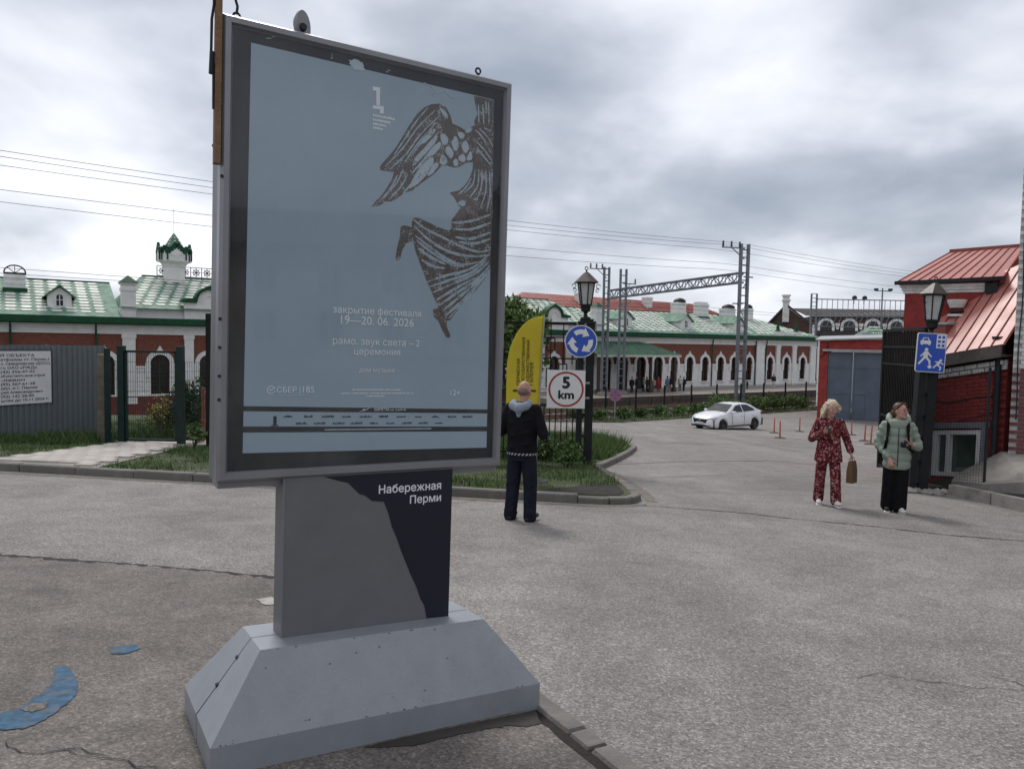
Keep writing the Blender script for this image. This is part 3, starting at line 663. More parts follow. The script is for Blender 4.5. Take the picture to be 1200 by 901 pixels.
# chimneys
def chimney(t, q, z0, z1, wd, dep, cowl):
    c = MB().bx(t-wd/2, t+wd/2, q, q+dep, z0, z1); c.bx(t-wd/2-.08, t+wd/2+.08, q-.08, q+dep+.08, z1-.32, z1-.16); c.bx(t-wd/2-.06, t+wd/2+.06, q-.06, q+dep+.06, z0+.5, z0+.62)
    o = c.build('chimney', 'white_wash', station)
    MB().bx(t-wd/2-.12, t+wd/2+.12, q-.14, q+dep+.1, z0-.25, z0+.2).build('flashing', 'gutter_green', o)
    if cowl == 'fan':
        m = MB(); n = 8; P = [(t+wd*.52*math.cos(math.pi*i/n), z1+.12+wd*.42*math.sin(math.pi*i/n)) for i in range(n+1)]
        for a, b in zip(P, P[1:]): m.bar((a[0], q+.3, a[1]), (b[0], q+.3, b[1]), .06, .10)
        for i in (2, 4, 6): m.bar((t, q+.3, z1+.1), (P[i][0], q+.3, P[i][1]), .05)
        m.bx(t-wd*.54, t+wd*.54, q-.02, q+dep+.02, z1+.002, z1+.12); m.build('cowl', 'iron_black', o)
    elif cowl == 'dome': MB().lathe([(wd*.42, 0), (wd*.50, .1), (wd*.45, .3), (wd*.28, .5), (.05, .6)], 12, (t+.2, q+dep/2, z1+.002)).build('cowl', 'iron_black', o, True)
    else:
        m = MB()
        for k in range(4): m.bx(t-wd/2+.05+k*wd/4, t-wd/2+.05+k*wd/4+.16, q, q+dep, z1+.002, z1+.22)
        m.build('cowl', 'white_wash', o)
chimney(-68.9, 4.0, 8.6, 9.85, 1.35, .9, 'fan'); chimney(5.1, 5.4, 9.0, 10.95, 1.7, 1.2, 'dome'); chimney(9.5, 5.4, 9.0, 10.95, 1.7, 1.2, 'merlon')
chimney(15.2, 5.6, 9.0, 10.55, 1.9, 1.3, 'dome'); chimney(19.4, 5.6, 8.6, 10.7, 1.25, 1.1, 'dome'); chimney(-34, 5.4, 9, 10.9, 1.5, 1.1, 'dome'); chimney(-72.5, 5.4, 9, 10.2, 1.3, 1, 'fan')
# green finials on the small parapet at the right end
pr = MB().bx(17.6, 18.9, -.5, .5, 6.75, 7.35).bx(21.6, 22.9, -.5, .5, 6.75, 7.35).bx(18.9, 21.6, -.3, .1, 6.75, 7.15).build('parapet', 'white_wash', station)
for t in (18.25, 22.25): MB().lathe([(.36, 0), (.36, .15), (.20, .3), (.24, .5), (.12, .9), (.02, 1.9)], 10, (t, 0, 7.352)).build('finial', 'gutter_green', pr, True)
# platform canopy
cn = MB().add([(-17.6, -.3, 5.55), (-7.6, -.3, 5.55), (-6.4, -5.6, 4.15), (-18.8, -5.6, 4.15), (-17.6, -.3, 5.40), (-7.6, -.3, 5.40), (-6.4, -5.6, 4.02), (-18.8, -5.6, 4.02)],
     [(0,1,2,3),(7,6,5,4),(0,4,5,1),(1,5,6,2),(2,6,7,3),(3,7,4,0)]).build('canopy', 'gutter_green', station)
m = MB()
for k in range(26):
    f = k/25; m.bar((-17.6+10*f, -.35, 5.60), (-18.8+12.4*f, -5.62, 4.2), .05, .05)
o2 = m.build('roof_seams', 'roof_green', cn); o2['kind'] = 'stuff'
M('fascia_pale', (0.5, 0.52, 0.45), .7)
MB().bx(-18.8, -6.4, -5.66, -5.602, 3.92, 4.15).build('fascia', 'fascia_pale', cn)
for t in (-18.2, -14.6, -10.7, -7.0):
    MB().bx(t-.13, t+.13, -5.3, -5.04, 0, 3.95).bx(t-.2, t+.2, -5.37, -4.97, 0, .5).build('post', 'brown_frame', cn)
# ---------------- red-roofed building behind
rb = thing('red_roofed_building', 'long building with a faded red metal roof showing above the station roof', 'building', (FO.x, FO.y, -3.8), STATION_RZ)
MB().bx(-8.5, 35.5, 20.5, 32, -1, 9.0).build('wall', 'station_brick', rb)
o = MB().add([(-9.5, 19.6, 9.0), (36.5, 19.6, 9.0), (36.5, 33, 9.0), (-9.5, 33, 9.0), (-6.5, 26, 12.6), (30, 26, 12.4)], [(0,1,5,4),(1,2,5),(2,3,4,5),(3,0,4),(3,2,1,0)]).build('roof', 'roof_red', rb)
m = MB()
for k in range(60):
    f = (k+.5)/60; m.bar((-9.5+46*f, 19.6, 9.06), (-6.5+36.5*f, 26, 12.6-.2*f), .07, .07)
o2 = m.build('roof_seams', 'roof_red', o); o2['kind'] = 'stuff'
for t in (3, 17): MB().bx(t-.6, t+.6, 23.6, 24.8, 10.8, 12.9).bx(t-.7, t+.7, 23.5, 24.9, 12.6, 12.75).build('chimney', 'white_wash', rb)
# ================================================================ buildings on the right
M('red_paint_brick', (0.27, 0.036, 0.030), 0.8, 0.25, 4, bump=0.25, bscale=45, dirt=0.35, dirtcol=(0.07, 0.02, 0.018), isl=0.14, fine=0.12)
M('red_mortar', (0.17, 0.027, 0.024), 0.9, 0.25, 5)
M('white_paint_brick', (0.66, 0.65, 0.63), 0.8, 0.14, 5, bump=0.3, bscale=50, dirt=0.5, dirtcol=(0.25, 0.23, 0.21), isl=0.12, fine=0.1)
M('maroon_paint_brick', (0.155, 0.055, 0.06), 0.8, 0.25, 5, bump=0.3, bscale=50, dirt=0.5, dirtcol=(0.2, 0.13, 0.12), isl=0.16, fine=0.12)
M('grey_mortar', (0.40, 0.39, 0.37), 0.9, 0.2, 6)
M('roof_pink', (0.50, 0.19, 0.155), 0.45, 0.10, 1.5, spec=0.55, isl=0.06, dirt=0.25, dirtcol=(0.30, 0.11, 0.09))
M('roof_seam', (0.27, 0.085, 0.07), 0.5, 0.2, 3)
M('old_wood', (0.115, 0.10, 0.088), 0.9, 0.3, 3, bump=0.5, bscale=20, fine=0.25)
M('door_slate', (0.095, 0.118, 0.152), 0.6, 0.16, 1.2, dirt=0.3, dirtcol=(0.06, 0.07, 0.085))
M('grey_sheet', (0.33, 0.34, 0.34), 0.6, 0.2, 2)
M('steel_dark', (0.022, 0.024, 0.027), 0.6, 0.3, 6, spec=0.25)
M('gate_iron', (0.014, 0.012, 0.011), 0.7, 0.35, 6, spec=0.2)
M('window_white', (0.62, 0.63, 0.62), 0.6, 0.08, 6)
M('window_grey', (0.17, 0.18, 0.20), 0.8, 0.2, 6)
M('room_glass', (0.05, 0.075, 0.06), 0.06, 0.5, 1.6, spec=0.7)

def frame2(p0, p1):
    """(s, q, z): s metres along the line p0->p1, q to its right-hand/front side -> world"""
    a, b = Vector(p0), Vector(p1); d = (b-a).normalized(); n = Vector((d.y, -d.x))
    return lambda s, q, z: (a.x+d.x*s+n.x*q, a.y+d.y*s+n.y*q, z), (b-a).length, math.atan2(d.y, d.x)

def seamed_roof(parent, c00, c10, c11, c01, n, name='roof_panel', lift=.022):
    """quad roof split in n standing-seam trays between edge c00->c10 (eave) and c01->c11 (ridge)"""
    c00, c10, c11, c01 = map(Vector, (c00, c10, c11, c01)); nr = (c10-c00).cross(c01-c00).normalized()
    if nr.z < 0: nr = -nr
    for i in range(n):
        f0, f1 = i/n, (i+1)/n; e = .012
        a, b = c00.lerp(c10, f0+e/4), c00.lerp(c10, f1-e/4); c, d = c01.lerp(c11, f1-e/4), c01.lerp(c11, f0+e/4)
        th = nr*.03
        pn = MB().add([a, b, c, d, a-th, b-th, c-th, d-th], [(0,1,2,3),(7,6,5,4),(0,4,5,1),(1,5,6,2),(2,6,7,3),(3,7,4,0)]).build(name, 'roof_pink', parent)
        MB().bar(a+nr*lift*.5, d+nr*lift*.5, .012, lift).build('seam', 'roof_seam', pn)

# ---- low lean-to with the basement window
lt = thing('lean_to', 'low red painted brick lean-to with pink metal roof and a basement window', 'building')
P, LL, AZ = frame2((9.5, 14.4), (8.65, 16.1))     # s runs away from the camera, q into the building
zt = lambda s: 1.43-.19*s
m = MB(); Zb = -2.2; SL = .12
W0, W1 = .42, 1.45
def lbox(m, s0, s1, q0, q1, z0f, z1f):
    v = [P(s, q, zf(s) if callable(zf) else zf) for zf in (z0f, z1f) for s, q in ((s0, q0), (s1, q0), (s1, q1), (s0, q1))]
    return m.add(v, [(0,3,2,1),(4,5,6,7),(0,1,5,4),(1,2,6,5),(2,3,7,6),(3,0,4,7)])
wz = lambda z: (lambda s: z-SL*(s-W0))
WZ0, WZ1 = -.96, .03
lbox(m, 0, W0, 0, .35, Zb, zt); lbox(m, W1, LL, 0, .35, Zb, zt); lbox(m, W0, W1, .001, .349, wz(WZ1), zt); lbox(m, W0, W1, .001, .349, Zb, wz(WZ0))
m.build('wall', 'red_mortar', lt)
m = MB(); lbox(m, 0, LL, .36, 1.2, Zb, lambda s: zt(s)-.1); m.build('inner_block', 'red_mortar', lt)
brick_me = MB().bev(-.122, .122, -.012, .02, -.0325, .0325, .006).mesh('brick'); brick_me.materials.append(MATS['red_paint_brick'])
cnt = 0
for j in range(36):
    z = 1.30-.077*j
    for i in range(10):
        s = .124+.254*i+(.127 if j % 2 else 0)
        if s > 1.78: continue
        zz = z-SL*s-.05*(1-j/36)*s
        if W0-.2 < s < W1+.2 and wz(WZ0)(s)-.09 < zz < wz(WZ1)(s)+.17: continue
        if zz < -1.4 or zz > zt(s)-.2 or cnt >= 298: continue
        o = link('brick', brick_me, lt, P(s, random.uniform(-.004, .003), zz)); o.rotation_euler = (0, math.atan(SL+.03), AZ); cnt += 1
cor = MB(); lbox(cor, 0, LL, -.06, -.003, lambda s: zt(s)-.20, lambda s: zt(s)-.02); co = cor.build('cornice', 'white_paint_brick', lt)
dn = MB().bev(-.115, .115, -.05, .05, -.04, .04, .012).mesh('brick_white'); dn.materials.append(MATS['white_paint_brick'])
for i in range(7):
    s = .13+.25*i
    o = link('brick', dn, co, P(s, -.11+random.uniform(-.008, .008), zt(s)-.06)); o.rotation_euler = (0, math.atan(.19), AZ)
    o = link('brick', dn, co, P(s+.12, -.085, zt(s+.12)-.155)); o.rotation_euler = (0, math.atan(.19), AZ); o.scale = (.95, .8, .9)
m = MB(); lbox(m, -.05, LL, -.30, .05, lambda s: zt(s)+.03, lambda s: zt(s)+.075); lbox(m, -.05, LL, -.345, -.301, lambda s: zt(s)+.02, lambda s: zt(s)+.25); m.build('eave_board', 'old_wood', lt)
ro = link('roof', None, lt); KR = 1.05
seamed_roof(ro, P(-.12, -.36, zt(-.12)+.26), P(LL+.1, -.36, zt(LL+.1)+.26), P(LL+.1, 1.0, zt(LL+.1)+.26+KR*1.36), P(-.12, 1.55, zt(-.12)+.26+KR*1.91), 9)
zr = lambda s, q: zt(s)+.26+KR*(q+.36)
def hatch(nm, mat, par, s0, s1, q0, q1, top0, top1, base):
    v = [P(s, q, zr(s, q)-.05 if base is None else b_) for (s, q, b_) in ((s0, q0, base), (s1, q0, base), (s1, q1, base), (s0, q1, base))] + [P(s0, q0, top0), P(s1, q0, top0), P(s1, q1, top1), P(s0, q1, top1)]
    return MB().add(v, [(0,3,2,1),(4,5,6,7),(0,1,5,4),(1,2,6,5),(2,3,7,6),(3,0,4,7)]).build(nm, mat, par)
zh = zr(1.5, .18)
so_ = hatch('roof_hatch', 'roof_seam', lt, 1.30, 1.58, .02, .26, zh+.12, zh+.16, None); hatch('hatch_lid', 'grey_sheet', so_, 1.25, 1.63, -.03, .30, zh+.145, zh+.19, zh+.122)
# window
m = MB(); lbox(m, W0+.06, W1-.06, .12, .15, wz(WZ0+.06), wz(WZ1-.06)); wn = m.build('window', 'room_glass', lt)
m = MB()
for a, b in ((W0+.02, W0+.10), (W1-.10, W1-.02), (1.08, 1.14)): lbox(m, a, b, -.02, .118, wz(WZ0+.03), wz(WZ1-.03))
for z0, z1 in ((WZ0+.02, WZ0+.10), (WZ1-.11, WZ1-.02)): lbox(m, W0+.02, W1-.02, -.018, .119, wz(z0), wz(z1))
m.build('window_frame', 'window_white', wn)
m = MB(); lbox(m, W0-.16, W1+.12, -.05, .02, wz(WZ1+.02), wz(WZ1+.14)); lbox(m, W0-.09, W0, -.045, .02, wz(WZ0-.05), wz(WZ1+.018)); lbox(m, W1, W1+.08, -.045, .02, wz(WZ0-.05), wz(WZ1+.018)); m.build('surround', 'window_grey', wn)
m = MB(); m.tube(P(.10, -.14, 1.55), P(.10, -.14, -.75), .055, n=10); m.tube(P(.10, -.14, 1.50), P(.10, -.14, 1.85), .10, .13, 10); m.build('drainpipe', 'steel_dark', lt, True)
m = MB(); m.path([P(s, -.03, .66+.05*math.sin(s*4.1)-.10*s+(.15 if s < .25 else 0)) for s in np.linspace(.1, 1.85, 22)], .013, 5); m.path([P(s, -.03, .45-.35*s) for s in (.2, .6, 1.2)], .007, 4); m.build('cable', 'steel_dark', lt)

# ---- tall red house behind it
th = thing('red_house', 'tall red painted brick house with pink metal roof behind the lean-to', 'building')
Pt, TL, TA = frame2((8.6, 16.6), (10.68, 15.04))     # front runs right and towards the camera
def pbox(m, Pf, s0, s1, q0, q1, z0, z1):
    v = [Pf(s, q, z) for z in (z0, z1) for s, q in ((s0, q0), (s1, q0), (s1, q1), (s0, q1))]
    return m.add(v, [(0,3,2,1),(4,5,6,7),(0,1,5,4),(1,2,6,5),(2,3,7,6),(3,0,4,7)])
ZT = 2.98
pbox(MB(), Pt, 0, TL, 0, -4.5, -3, ZT-.08).build('wall', 'red_paint_brick', th)
m = MB()
for j in range(3): pbox(m, Pt, -.03-.03*j, 1.5, .03+.03*j, -4.5-.03*j, ZT-.19+.062*j, ZT-.13+.062*j)
m.build('cornice', 'white_paint_brick', th)
rr = link('roof', None, th)
seamed_roof(rr, Pt(-.16, .18, ZT+.04), Pt(1.80, .18, ZT+.08), Pt(2.02, -2.56, ZT+1.0), Pt(.52, -2.56, ZT+.95), 10)
MB().add([Pt(-.16, .18, ZT+.01), Pt(.52, -2.56, ZT+.90), Pt(-.16, -4.7, ZT+.02), Pt(TL, -4.7, ZT+.02), Pt(2.02, -2.56, ZT+.95)], [(0, 1, 2), (1, 4, 3, 2)]).build('rear_slope', 'roof_seam', th)
MB().add([Pt(1.82, .18, ZT-.02), Pt(1.82, .18, ZT+.10), Pt(2.04, -2.5, ZT+1.02), Pt(2.04, -2.5, ZT+.7), Pt(2.0, .0, ZT-.3), Pt(1.76, .18, ZT-.02), Pt(1.76, .18, ZT+.06), Pt(1.98, -2.5, ZT+.98), Pt(1.98, -2.5, ZT+.7)], [(0, 1, 2, 3), (8, 7, 6, 5), (0, 5, 6, 1), (1, 6, 7, 2), (2, 7, 8, 3)]).build('verge', 'red_paint_brick', th)
MB().bar(Pt(-.18, .21, ZT+.03), Pt(1.85, .21, ZT+.07), .04, .08).build('gutter', 'steel_dark', th)
MB().bar(Pt(.50, -2.56, ZT+.98), Pt(2.05, -2.56, ZT+1.03), .05, .07).build('ridge_cap', 'roof_seam', th)
pbox(MB(), Pt, 1.5, 1.72, .0, .16, ZT-.22, ZT-.02).build('bracket', 'steel_dark', th)
pbox(MB(), Pt, -.02, .05, .01, .035, 1.66, 1.70).build('pipe_stub', 'steel_dark', th)
m = MB().lathe([(.13, 0), (.15, .05), (.185, .13), (.185, .17), (.14, .17)], 14, Pt(1.02, .16, 2.46)); bo = m.build('ventilator', 'white_paint_brick', th, True)
MB().lathe([(.15, 0), (.15, .04)], 14, Pt(1.02, .16, 2.36)).build('ventilator_ring', 'steel_dark', bo)
MB().lathe([(.17, 0), (.17, .05)], 14, Pt(1.02, .16, 2.28)).build('ventilator_ring', 'white_paint_brick', bo)

# ---- white brick house at the right edge
wb = thing('white_brick_house', 'white painted brick house with maroon base at the right edge', 'building')
Pw, WLn, WA = frame2((9.36, 14.05), (11.3, 12.3))   # front from its left corner towards the camera
m = pbox(MB(), Pw, 0, 9, 0, -7, -2.5, 9.5); m.build('wall', 'grey_mortar', wb)
bw = MB().bev(-.121, .121, -.016, .02, -.032, .032, .005)
mw_ = bw.mesh('brick_white_wall'); mw_.materials.append(MATS['white_paint_brick']); mm_ = bw.mesh('brick_maroon'); mm_.materials.append(MATS['maroon_paint_brick'])
rest = MB(); rest2 = MB(); cnt = 0
for j in range(150):
    z = -1.4+.077*j
    for i in range(-1, 6):
        s = (.122 if j % 2 else .247)+.252*i
        if s > 1.4 or s < .1: continue
        if i < 2 and cnt < 298 and z > -.6:
            o = link('brick', mm_ if z < 1.22 else mw_, wb, Pw(s+.0, .0, z)); o.rotation_euler = (0, 0, WA); cnt += 1
        else: pbox(rest if z >= 1.22 else rest2, Pw, s-.121, s+.121, 0, .014, z-.032, z+.032)
o = rest.build('bricks', 'white_paint_brick', wb); o['kind'] = 'stuff'; o = rest2.build('bricks', 'maroon_paint_brick', wb); o['kind'] = 'stuff'
MB().path([Pw(.09+.012*math.sin(z*3), .05, z) for z in np.linspace(.3, 7, 30)], .012, 5).build('cable', 'steel_dark', wb); MB().path([Pw(.35, .05, .55), Pw(.36, .08, .62), Pw(.36, .08, .75)], .02, 5).build('hook', 'steel_dark', wb)

# ---- concrete edging and ramp in front of them
rk = struct(link('concrete_edging', None))
for i, (a, b) in enumerate([((8.10, 13.75), (8.13, 12.6)), ((8.13, 12.57), (8.16, 11.4)), ((8.16, 11.37), (8.24, 10.2)), ((8.24, 10.17), (8.38, 9.0))]):
    PP, l_, _ = frame2(a, b); m = MB()
    v = [PP(s, q, plane(*PP(s, q, 0)[:2])+z) for z in (-.1, .20) for s, q in ((0, 0), (l_, 0), (l_, -.16), (0, -.16))]
    m.add(v, [(0,3,2,1),(4,5,6,7),(0,1,5,4),(1,2,6,5),(2,3,7,6),(3,0,4,7)]).build('edging_block', 'concrete', rk)
struct(MB().add([(8.2, 13.8, -.98), (8.24, 9, -.62), (12, 9, -.5), (9.9, 13.6, -.68), (9.0, 15.2, -1.02), (8.5, 15.2, -1.12)], [(0, 1, 2, 3, 4, 5)]).build('soil_bank', 'soil'))
m = MB().add([(8.62, 14.55, -.98), (8.52, 13.3, -.80), (8.75, 12.6, -.62), (10.6, 12.3, -.36), (9.62, 13.95, -.30), (9.36, 14.25, -.34), (9.0, 15.05, -.92)], [(0, 1, 2, 5, 6), (2, 3, 4, 5)]); m.add([(8.62, 14.55, -1.2), (8.52, 13.3, -1.0), (8.75, 12.6, -.9), (10.6, 12.3, -.7)], []); m.f += [(0, 7, 8, 1), (1, 8, 9, 2), (2, 9, 10, 3)]
struct(m.build('ramp', 'concrete'))

# ---- garage at the bottom of the yard
gg = thing('garage', 'red painted garage with a tall slate blue double door', 'garage')
Pg, GL, GA = frame2((20.4, 50.0), (27.7, 46.7))
m = MB(); D0, D1, DZ = .55, 4.15, 1.28
pbox(m, Pg, 0, D0, 0, -8, -4, 2.0); pbox(m, Pg, D1, GL, 0, -8, -4, 2.2); pbox(m, Pg, D0, D1, .0, -7.9, DZ, 2.1); m.build('wall', 'red_paint_brick', gg)
m = MB(); m.add([Pg(-.25, .3, 1.98), Pg(GL, .3, 2.35), Pg(GL, -8, 2.6), Pg(-.25, -8, 2.3), Pg(-.25, .3, 2.07), Pg(GL, .3, 2.44), Pg(GL, -8, 2.7), Pg(-.25, -8, 2.4)], [(0,3,2,1),(4,5,6,7),(0,1,5,4),(1,2,6,5),(2,3,7,6),(3,0,4,7)]); m.build('roof', 'grey_sheet', gg)
pbox(MB(), Pg, D0-.35, D1+.3, .02, .22, DZ+.02, DZ+.16).build('lintel', 'grey_sheet', gg)
for a, b, nm in ((D0+.02, 2.06, 'left'), (2.09, D1-.02, 'right')):
    dl = pbox(MB(), Pg, a, b, -.10, -.16, -3.25, DZ-.02).build('door_leaf', 'door_slate', gg)
    m = MB()
    for z in (-3.2, -1.5, .2, DZ-.1): pbox(m, Pg, a+.01, b-.01, -.065, -.099, z, z+.07)
    for s_ in (a+.01, b-.08): pbox(m, Pg, s_, s_+.07, -.06, -.098, -3.24, DZ-.03)
    m.build('door_rib', 'door_slate', dl)
    if nm == 'right':
        pbox(MB(), Pg, 2.9, 3.75, -.05, -.094, -3.2, -1.4).build('wicket_door', 'door_slate', dl)
m = MB(); m.path([Pg(.1, .04, .9), Pg(.3, .05, 1.1), Pg(.5, .04, 1.5), Pg(.52, .04, 1.9)], .03, 5); m.build('cable', 'steel_dark', gg)
# ---- small pavilion with green patterned hipped roof behind the garage
kp = thing('hipped_pavilion', 'small white pavilion with a green patterned hipped roof behind the garage', 'building', (34.2, 71.5, -4.1), rad(8)); kp.scale = (.66, .66, 1)
MB().bx(-3, 3, -2.5, 2.5, -1, 6.0).build('wall', 'white_wash', kp)
o = MB().add([(-3.4, -3, 6.0), (3.4, -3, 6.0), (3.4, 3, 6.0), (-3.4, 3, 6.0), (-.6, 0, 7.7), (.6, 0, 7.7)], [(0,1,5,4),(1,2,5),(2,3,4,5),(3,0,4),(3,2,1,0)]).build('roof', 'roof_green', kp)
V = []; Fs = []
for j in range(6):
    for i in range(9):
        f = (j+.5)/6; x = -3.4+2.8*f+(i+.5+.0)*(6.8-5.6*f)/9; y = -3+3*f; z = 6.05+1.7*f; k0 = len(V); V += [(x-.22*(1-f*.5), y, z), (x, y-.12, z-.05), (x+.22*(1-f*.5), y, z), (x, y+.12, z+.09)]; Fs.append((k0, k0+1, k0+2, k0+3))
p = npmesh('roof_plates', V, Fs, 'roof_pale', o); p['kind'] = 'stuff'
# ---- low white wall of a shed left of it
ws = thing('white_shed', 'low white shed with flat roof between station end and garage', 'shed', (29.9, 66, -3.6), rad(5))
MB().bx(-2.2, 3.0, -2, 2, -.5, 5.9).build('wall', 'white_wash', ws); MB().bx(-2.4, 3.2, -2.2, 2.2, 5.9, 6.05).bx(.2, 1.0, -1, -.2, 6.052, 6.5).build('roof', 'grey_sheet', ws)
# ---- brown depot with white arches far behind
M('depot_brick', (0.085, 0.048, 0.038), 0.9, 0.2, .6); M('depot_roof', (0.052, 0.043, 0.042), 0.8, 0.25, .5)
dp = thing('depot_building', 'distant brown brick depot with white arched windows and gable chimney', 'building', (59.5, 150, -4.75), rad(-12))
MB().bx(0, 30, 0, 10, 0, 12.4).build('wall', 'depot_brick', dp)
g_ = MB().add([(-.0, 0, 0), (-7.6, 4.2, 0), (-7.6, 4.2, 10.9), (-4.6, 2.5, 14.4), (0, 0, 10.2), (0.02, 4, 0), (-7.0, 8.2, 0), (-7.0, 8.2, 10.9), (-4.0, 6.5, 14.4), (.02, 4, 10.2)], [(0,1,2,3,4),(9,8,7,6,5),(0,4,9,5),(1,6,7,2),(2,7,8,3),(3,8,9,4)]); g_.build('gable', 'depot_brick', dp)
for a, b in (((-8.0, 4.2, 10.6), (-4.6, 2.4, 14.7)), ((-4.6, 2.4, 14.7), (.5, -.4, 10.0))): MB().bar(a, b, .5, .35).build('verge_board', 'depot_roof', dp)
MB().bx(-5.3, -4.1, 2.0, 3.0, 11.2, 16.4).bx(-5.5, -3.9, 1.8, 3.2, 15.4, 15.7).bx(-5.5, -3.9, 1.8, 3.2, 16.402, 16.7).build('chimney', 'white_wash', dp); MB().bx(.0, .8, -.6, -.1, 8.2, 10.6).build('corner_pier', 'white_wash', dp)
o = MB().add([(-1.2, -.5, 12.4), (31, -.5, 12.4), (31, 8, 14.0), (-3.6, 4.5, 14.1)], [(0, 1, 2, 3)]).build('roof', 'depot_roof', dp)
m = MB()
for k in range(26): m.bar((.5+k*1.15, -.5, 12.46), (-.9+k*1.2, 5.5, 13.65), .09, .09)
o2 = m.build('snow_rails', 'grey_sheet', o); o2['kind'] = 'stuff'
MB().bx(0, 30, -.3, -.01, 8.6, 9.4).bx(0, 30, -.4, -.01, 12.0, 12.38).build('cornice', 'depot_roof', dp)
for k in range(6):
    cx = 2.6+4.3*k
    w_ = MB().ext([(cx-1.1, 9.5), (cx+1.1, 9.5)]+arch_pts(cx, 1.1, 10.4, 10)[::-1], -.12, -.02).build('window', 'dark_glass', dp)
    o1 = arch_pts(cx, 1.6, 10.4, 10); i1 = arch_pts(cx, 1.11, 10.4, 10); MB().ext(o1+i1[::-1], -.3, -.021).bx(cx-1.6, cx-1.11, -.302, -.02, 9.5, 10.4).bx(cx+1.11, cx+1.6, -.302, -.02, 9.5, 10.4).build('surround', 'white_wash', w_)
    MB().ext([(cx+1.7, 11.0), (cx+2.6, 11.0), (cx+2.35, 9.8), (cx+1.95, 9.8)], -.25, -.02).build('panel', 'white_wash', dp)
MB().bx(-1, 30, -3, -.5, 0, 8.0).build('low_wall', 'white_wash', dp)
# ================================================================ the poster stand
M('stand_grey', (0.145, 0.150, 0.157), 0.45, 0.08, 5, spec=0.4, dirt=0.25, dirtcol=(0.10, 0.103, 0.105), bump=.03, bscale=5)
M('plinth_grey', (0.255, 0.272, 0.295), 0.38, 0.07, 6, spec=0.5, dirt=0.45, dirtcol=(0.185, 0.19, 0.195), bump=0.05, bscale=6, fine=.05)
M('stand_navy', (0.014, 0.017, 0.027), 0.5, 0.12, 2, spec=0.3)
M('frame_alu', (0.235, 0.235, 0.25), 0.38, 0.10, 4, metal=0.35, dirt=0.2, dirtcol=(0.13, 0.125, 0.12))
M('border_black', (0.008, 0.010, 0.015), 0.6, 0.3, 6, dirt=0.25, dirtcol=(0.03, 0.032, 0.036))
M('poster_blue', (0.315, 0.405, 0.475), 0.6, 0.06, 2.2, spec=0.3)
M('print_white', (0.74, 0.77, 0.80), 0.6, 0.04, 8, spec=0.3)
M('print_pale', (0.46, 0.54, 0.60), 0.6, 0.04, 8, spec=0.3)
M('print_dark', (0.025, 0.028, 0.036), 0.6, 0.2, 8, spec=0.3)
M('pole_wood', (0.19, 0.115, 0.06), 0.85, 0.3, 10, bump=0.4, bscale=40, fine=0.25)
def speckle(name, c0, c1, lo, hi, scale):
    m = bpy.data.materials.new(name); m.use_nodes = True; t = m.node_tree; b = t.nodes['Principled BSDF']; b.inputs['Roughness'].default_value = .6; b.inputs['Specular IOR Level'].default_value = .3
    tcn = t.nodes.new('ShaderNodeTexCoord'); n = t.nodes.new('ShaderNodeTexNoise'); n.inputs['Scale'].default_value = scale; n.inputs['Detail'].default_value = 3; n.inputs['Roughness'].default_value = .75
    n2 = t.nodes.new('ShaderNodeTexNoise'); n2.inputs['Scale'].default_value = scale*.14; n2.inputs['Detail'].default_value = 2
    ad = t.nodes.new('ShaderNodeMath'); ad.operation = 'ADD'; ml = t.nodes.new('ShaderNodeMath'); ml.operation = 'MULTIPLY'; ml.inputs[1].default_value = .5
    t.links.new(tcn.outputs['Object'], n.inputs['Vector']); t.links.new(tcn.outputs['Object'], n2.inputs['Vector']); t.links.new(n2.outputs['Fac'], ml.inputs[0]); t.links.new(n.outputs['Fac'], ad.inputs[0]); t.links.new(ml.outputs[0], ad.inputs[1])
    r = t.nodes.new('ShaderNodeValToRGB'); r.color_ramp.elements[0].position = lo; r.color_ramp.elements[1].position = hi; r.color_ramp.elements[0].color = (*c0, 1); r.color_ramp.elements[1].color = (*c1, 1)
    t.links.new(ad.outputs[0], r.inputs[0]); t.links.new(r.outputs[0], b.inputs['Base Color']); MATS[name] = m
speckle('print_brown', (0.098, 0.076, 0.065), (0.40, 0.45, 0.49), 0.83, 0.89, 140)
speckle('print_feather', (0.105, 0.084, 0.074), (0.42, 0.50, 0.56), 0.60, 0.66, 140)
speckle('print_fold', (0.11, 0.088, 0.078), (0.37, 0.46, 0.53), 0.64, 0.70, 150)
bb = thing('poster_stand', 'tall grey street poster stand on a flared plinth with festival poster in front', 'poster stand', (-.681, 3.566, -.2), rad(31.0))
zb0 = 1.166; KT = .0175
tilt = lambda a, b, z: (a+KT*(z-zb0), b, z-KT*a)
lie = lambda a, b, z: (a, b, z-.054*a-.054*b)
# plinth: low upright skirt, four sloping faces, flat top; two halves with an open joint
L0, W0_, l0, w0, h0_, h1_ = .774, .355, .543, .18, .12, .428
def ring(z, L, W, y0=-1.0, y1=1.0): return [(-L, y0*W, z), (L, y0*W, z), (L, y1*W, z), (-L, y1*W, z)]
def half(y0, y1, e=0.0):
    r = [ring(-.06, L0, W0_, y0, y1), ring(h0_, L0, W0_, y0, y1), ring(h1_, l0, w0, y0, y1)]
    v = sum(r, []); f = [(8, 9, 10, 11)]
    for k in (0, 4):
        for i in range(4): j = (i+1) % 4; f.append((k+i, k+j, k+4+j, k+4+i))
    return MB().add(v, f)
half(-1, -.022).tf(lie).build('plinth', 'plinth_grey', bb); half(.022, 1).tf(lie).build('plinth', 'plinth_grey', bb)
MB().bx(-.742, .742, -.3, .3, -.05, .10).bx(-.53, .53, -.16, .16, .10, .40).tf(lie).build('plinth_core', 'border_black', bb)
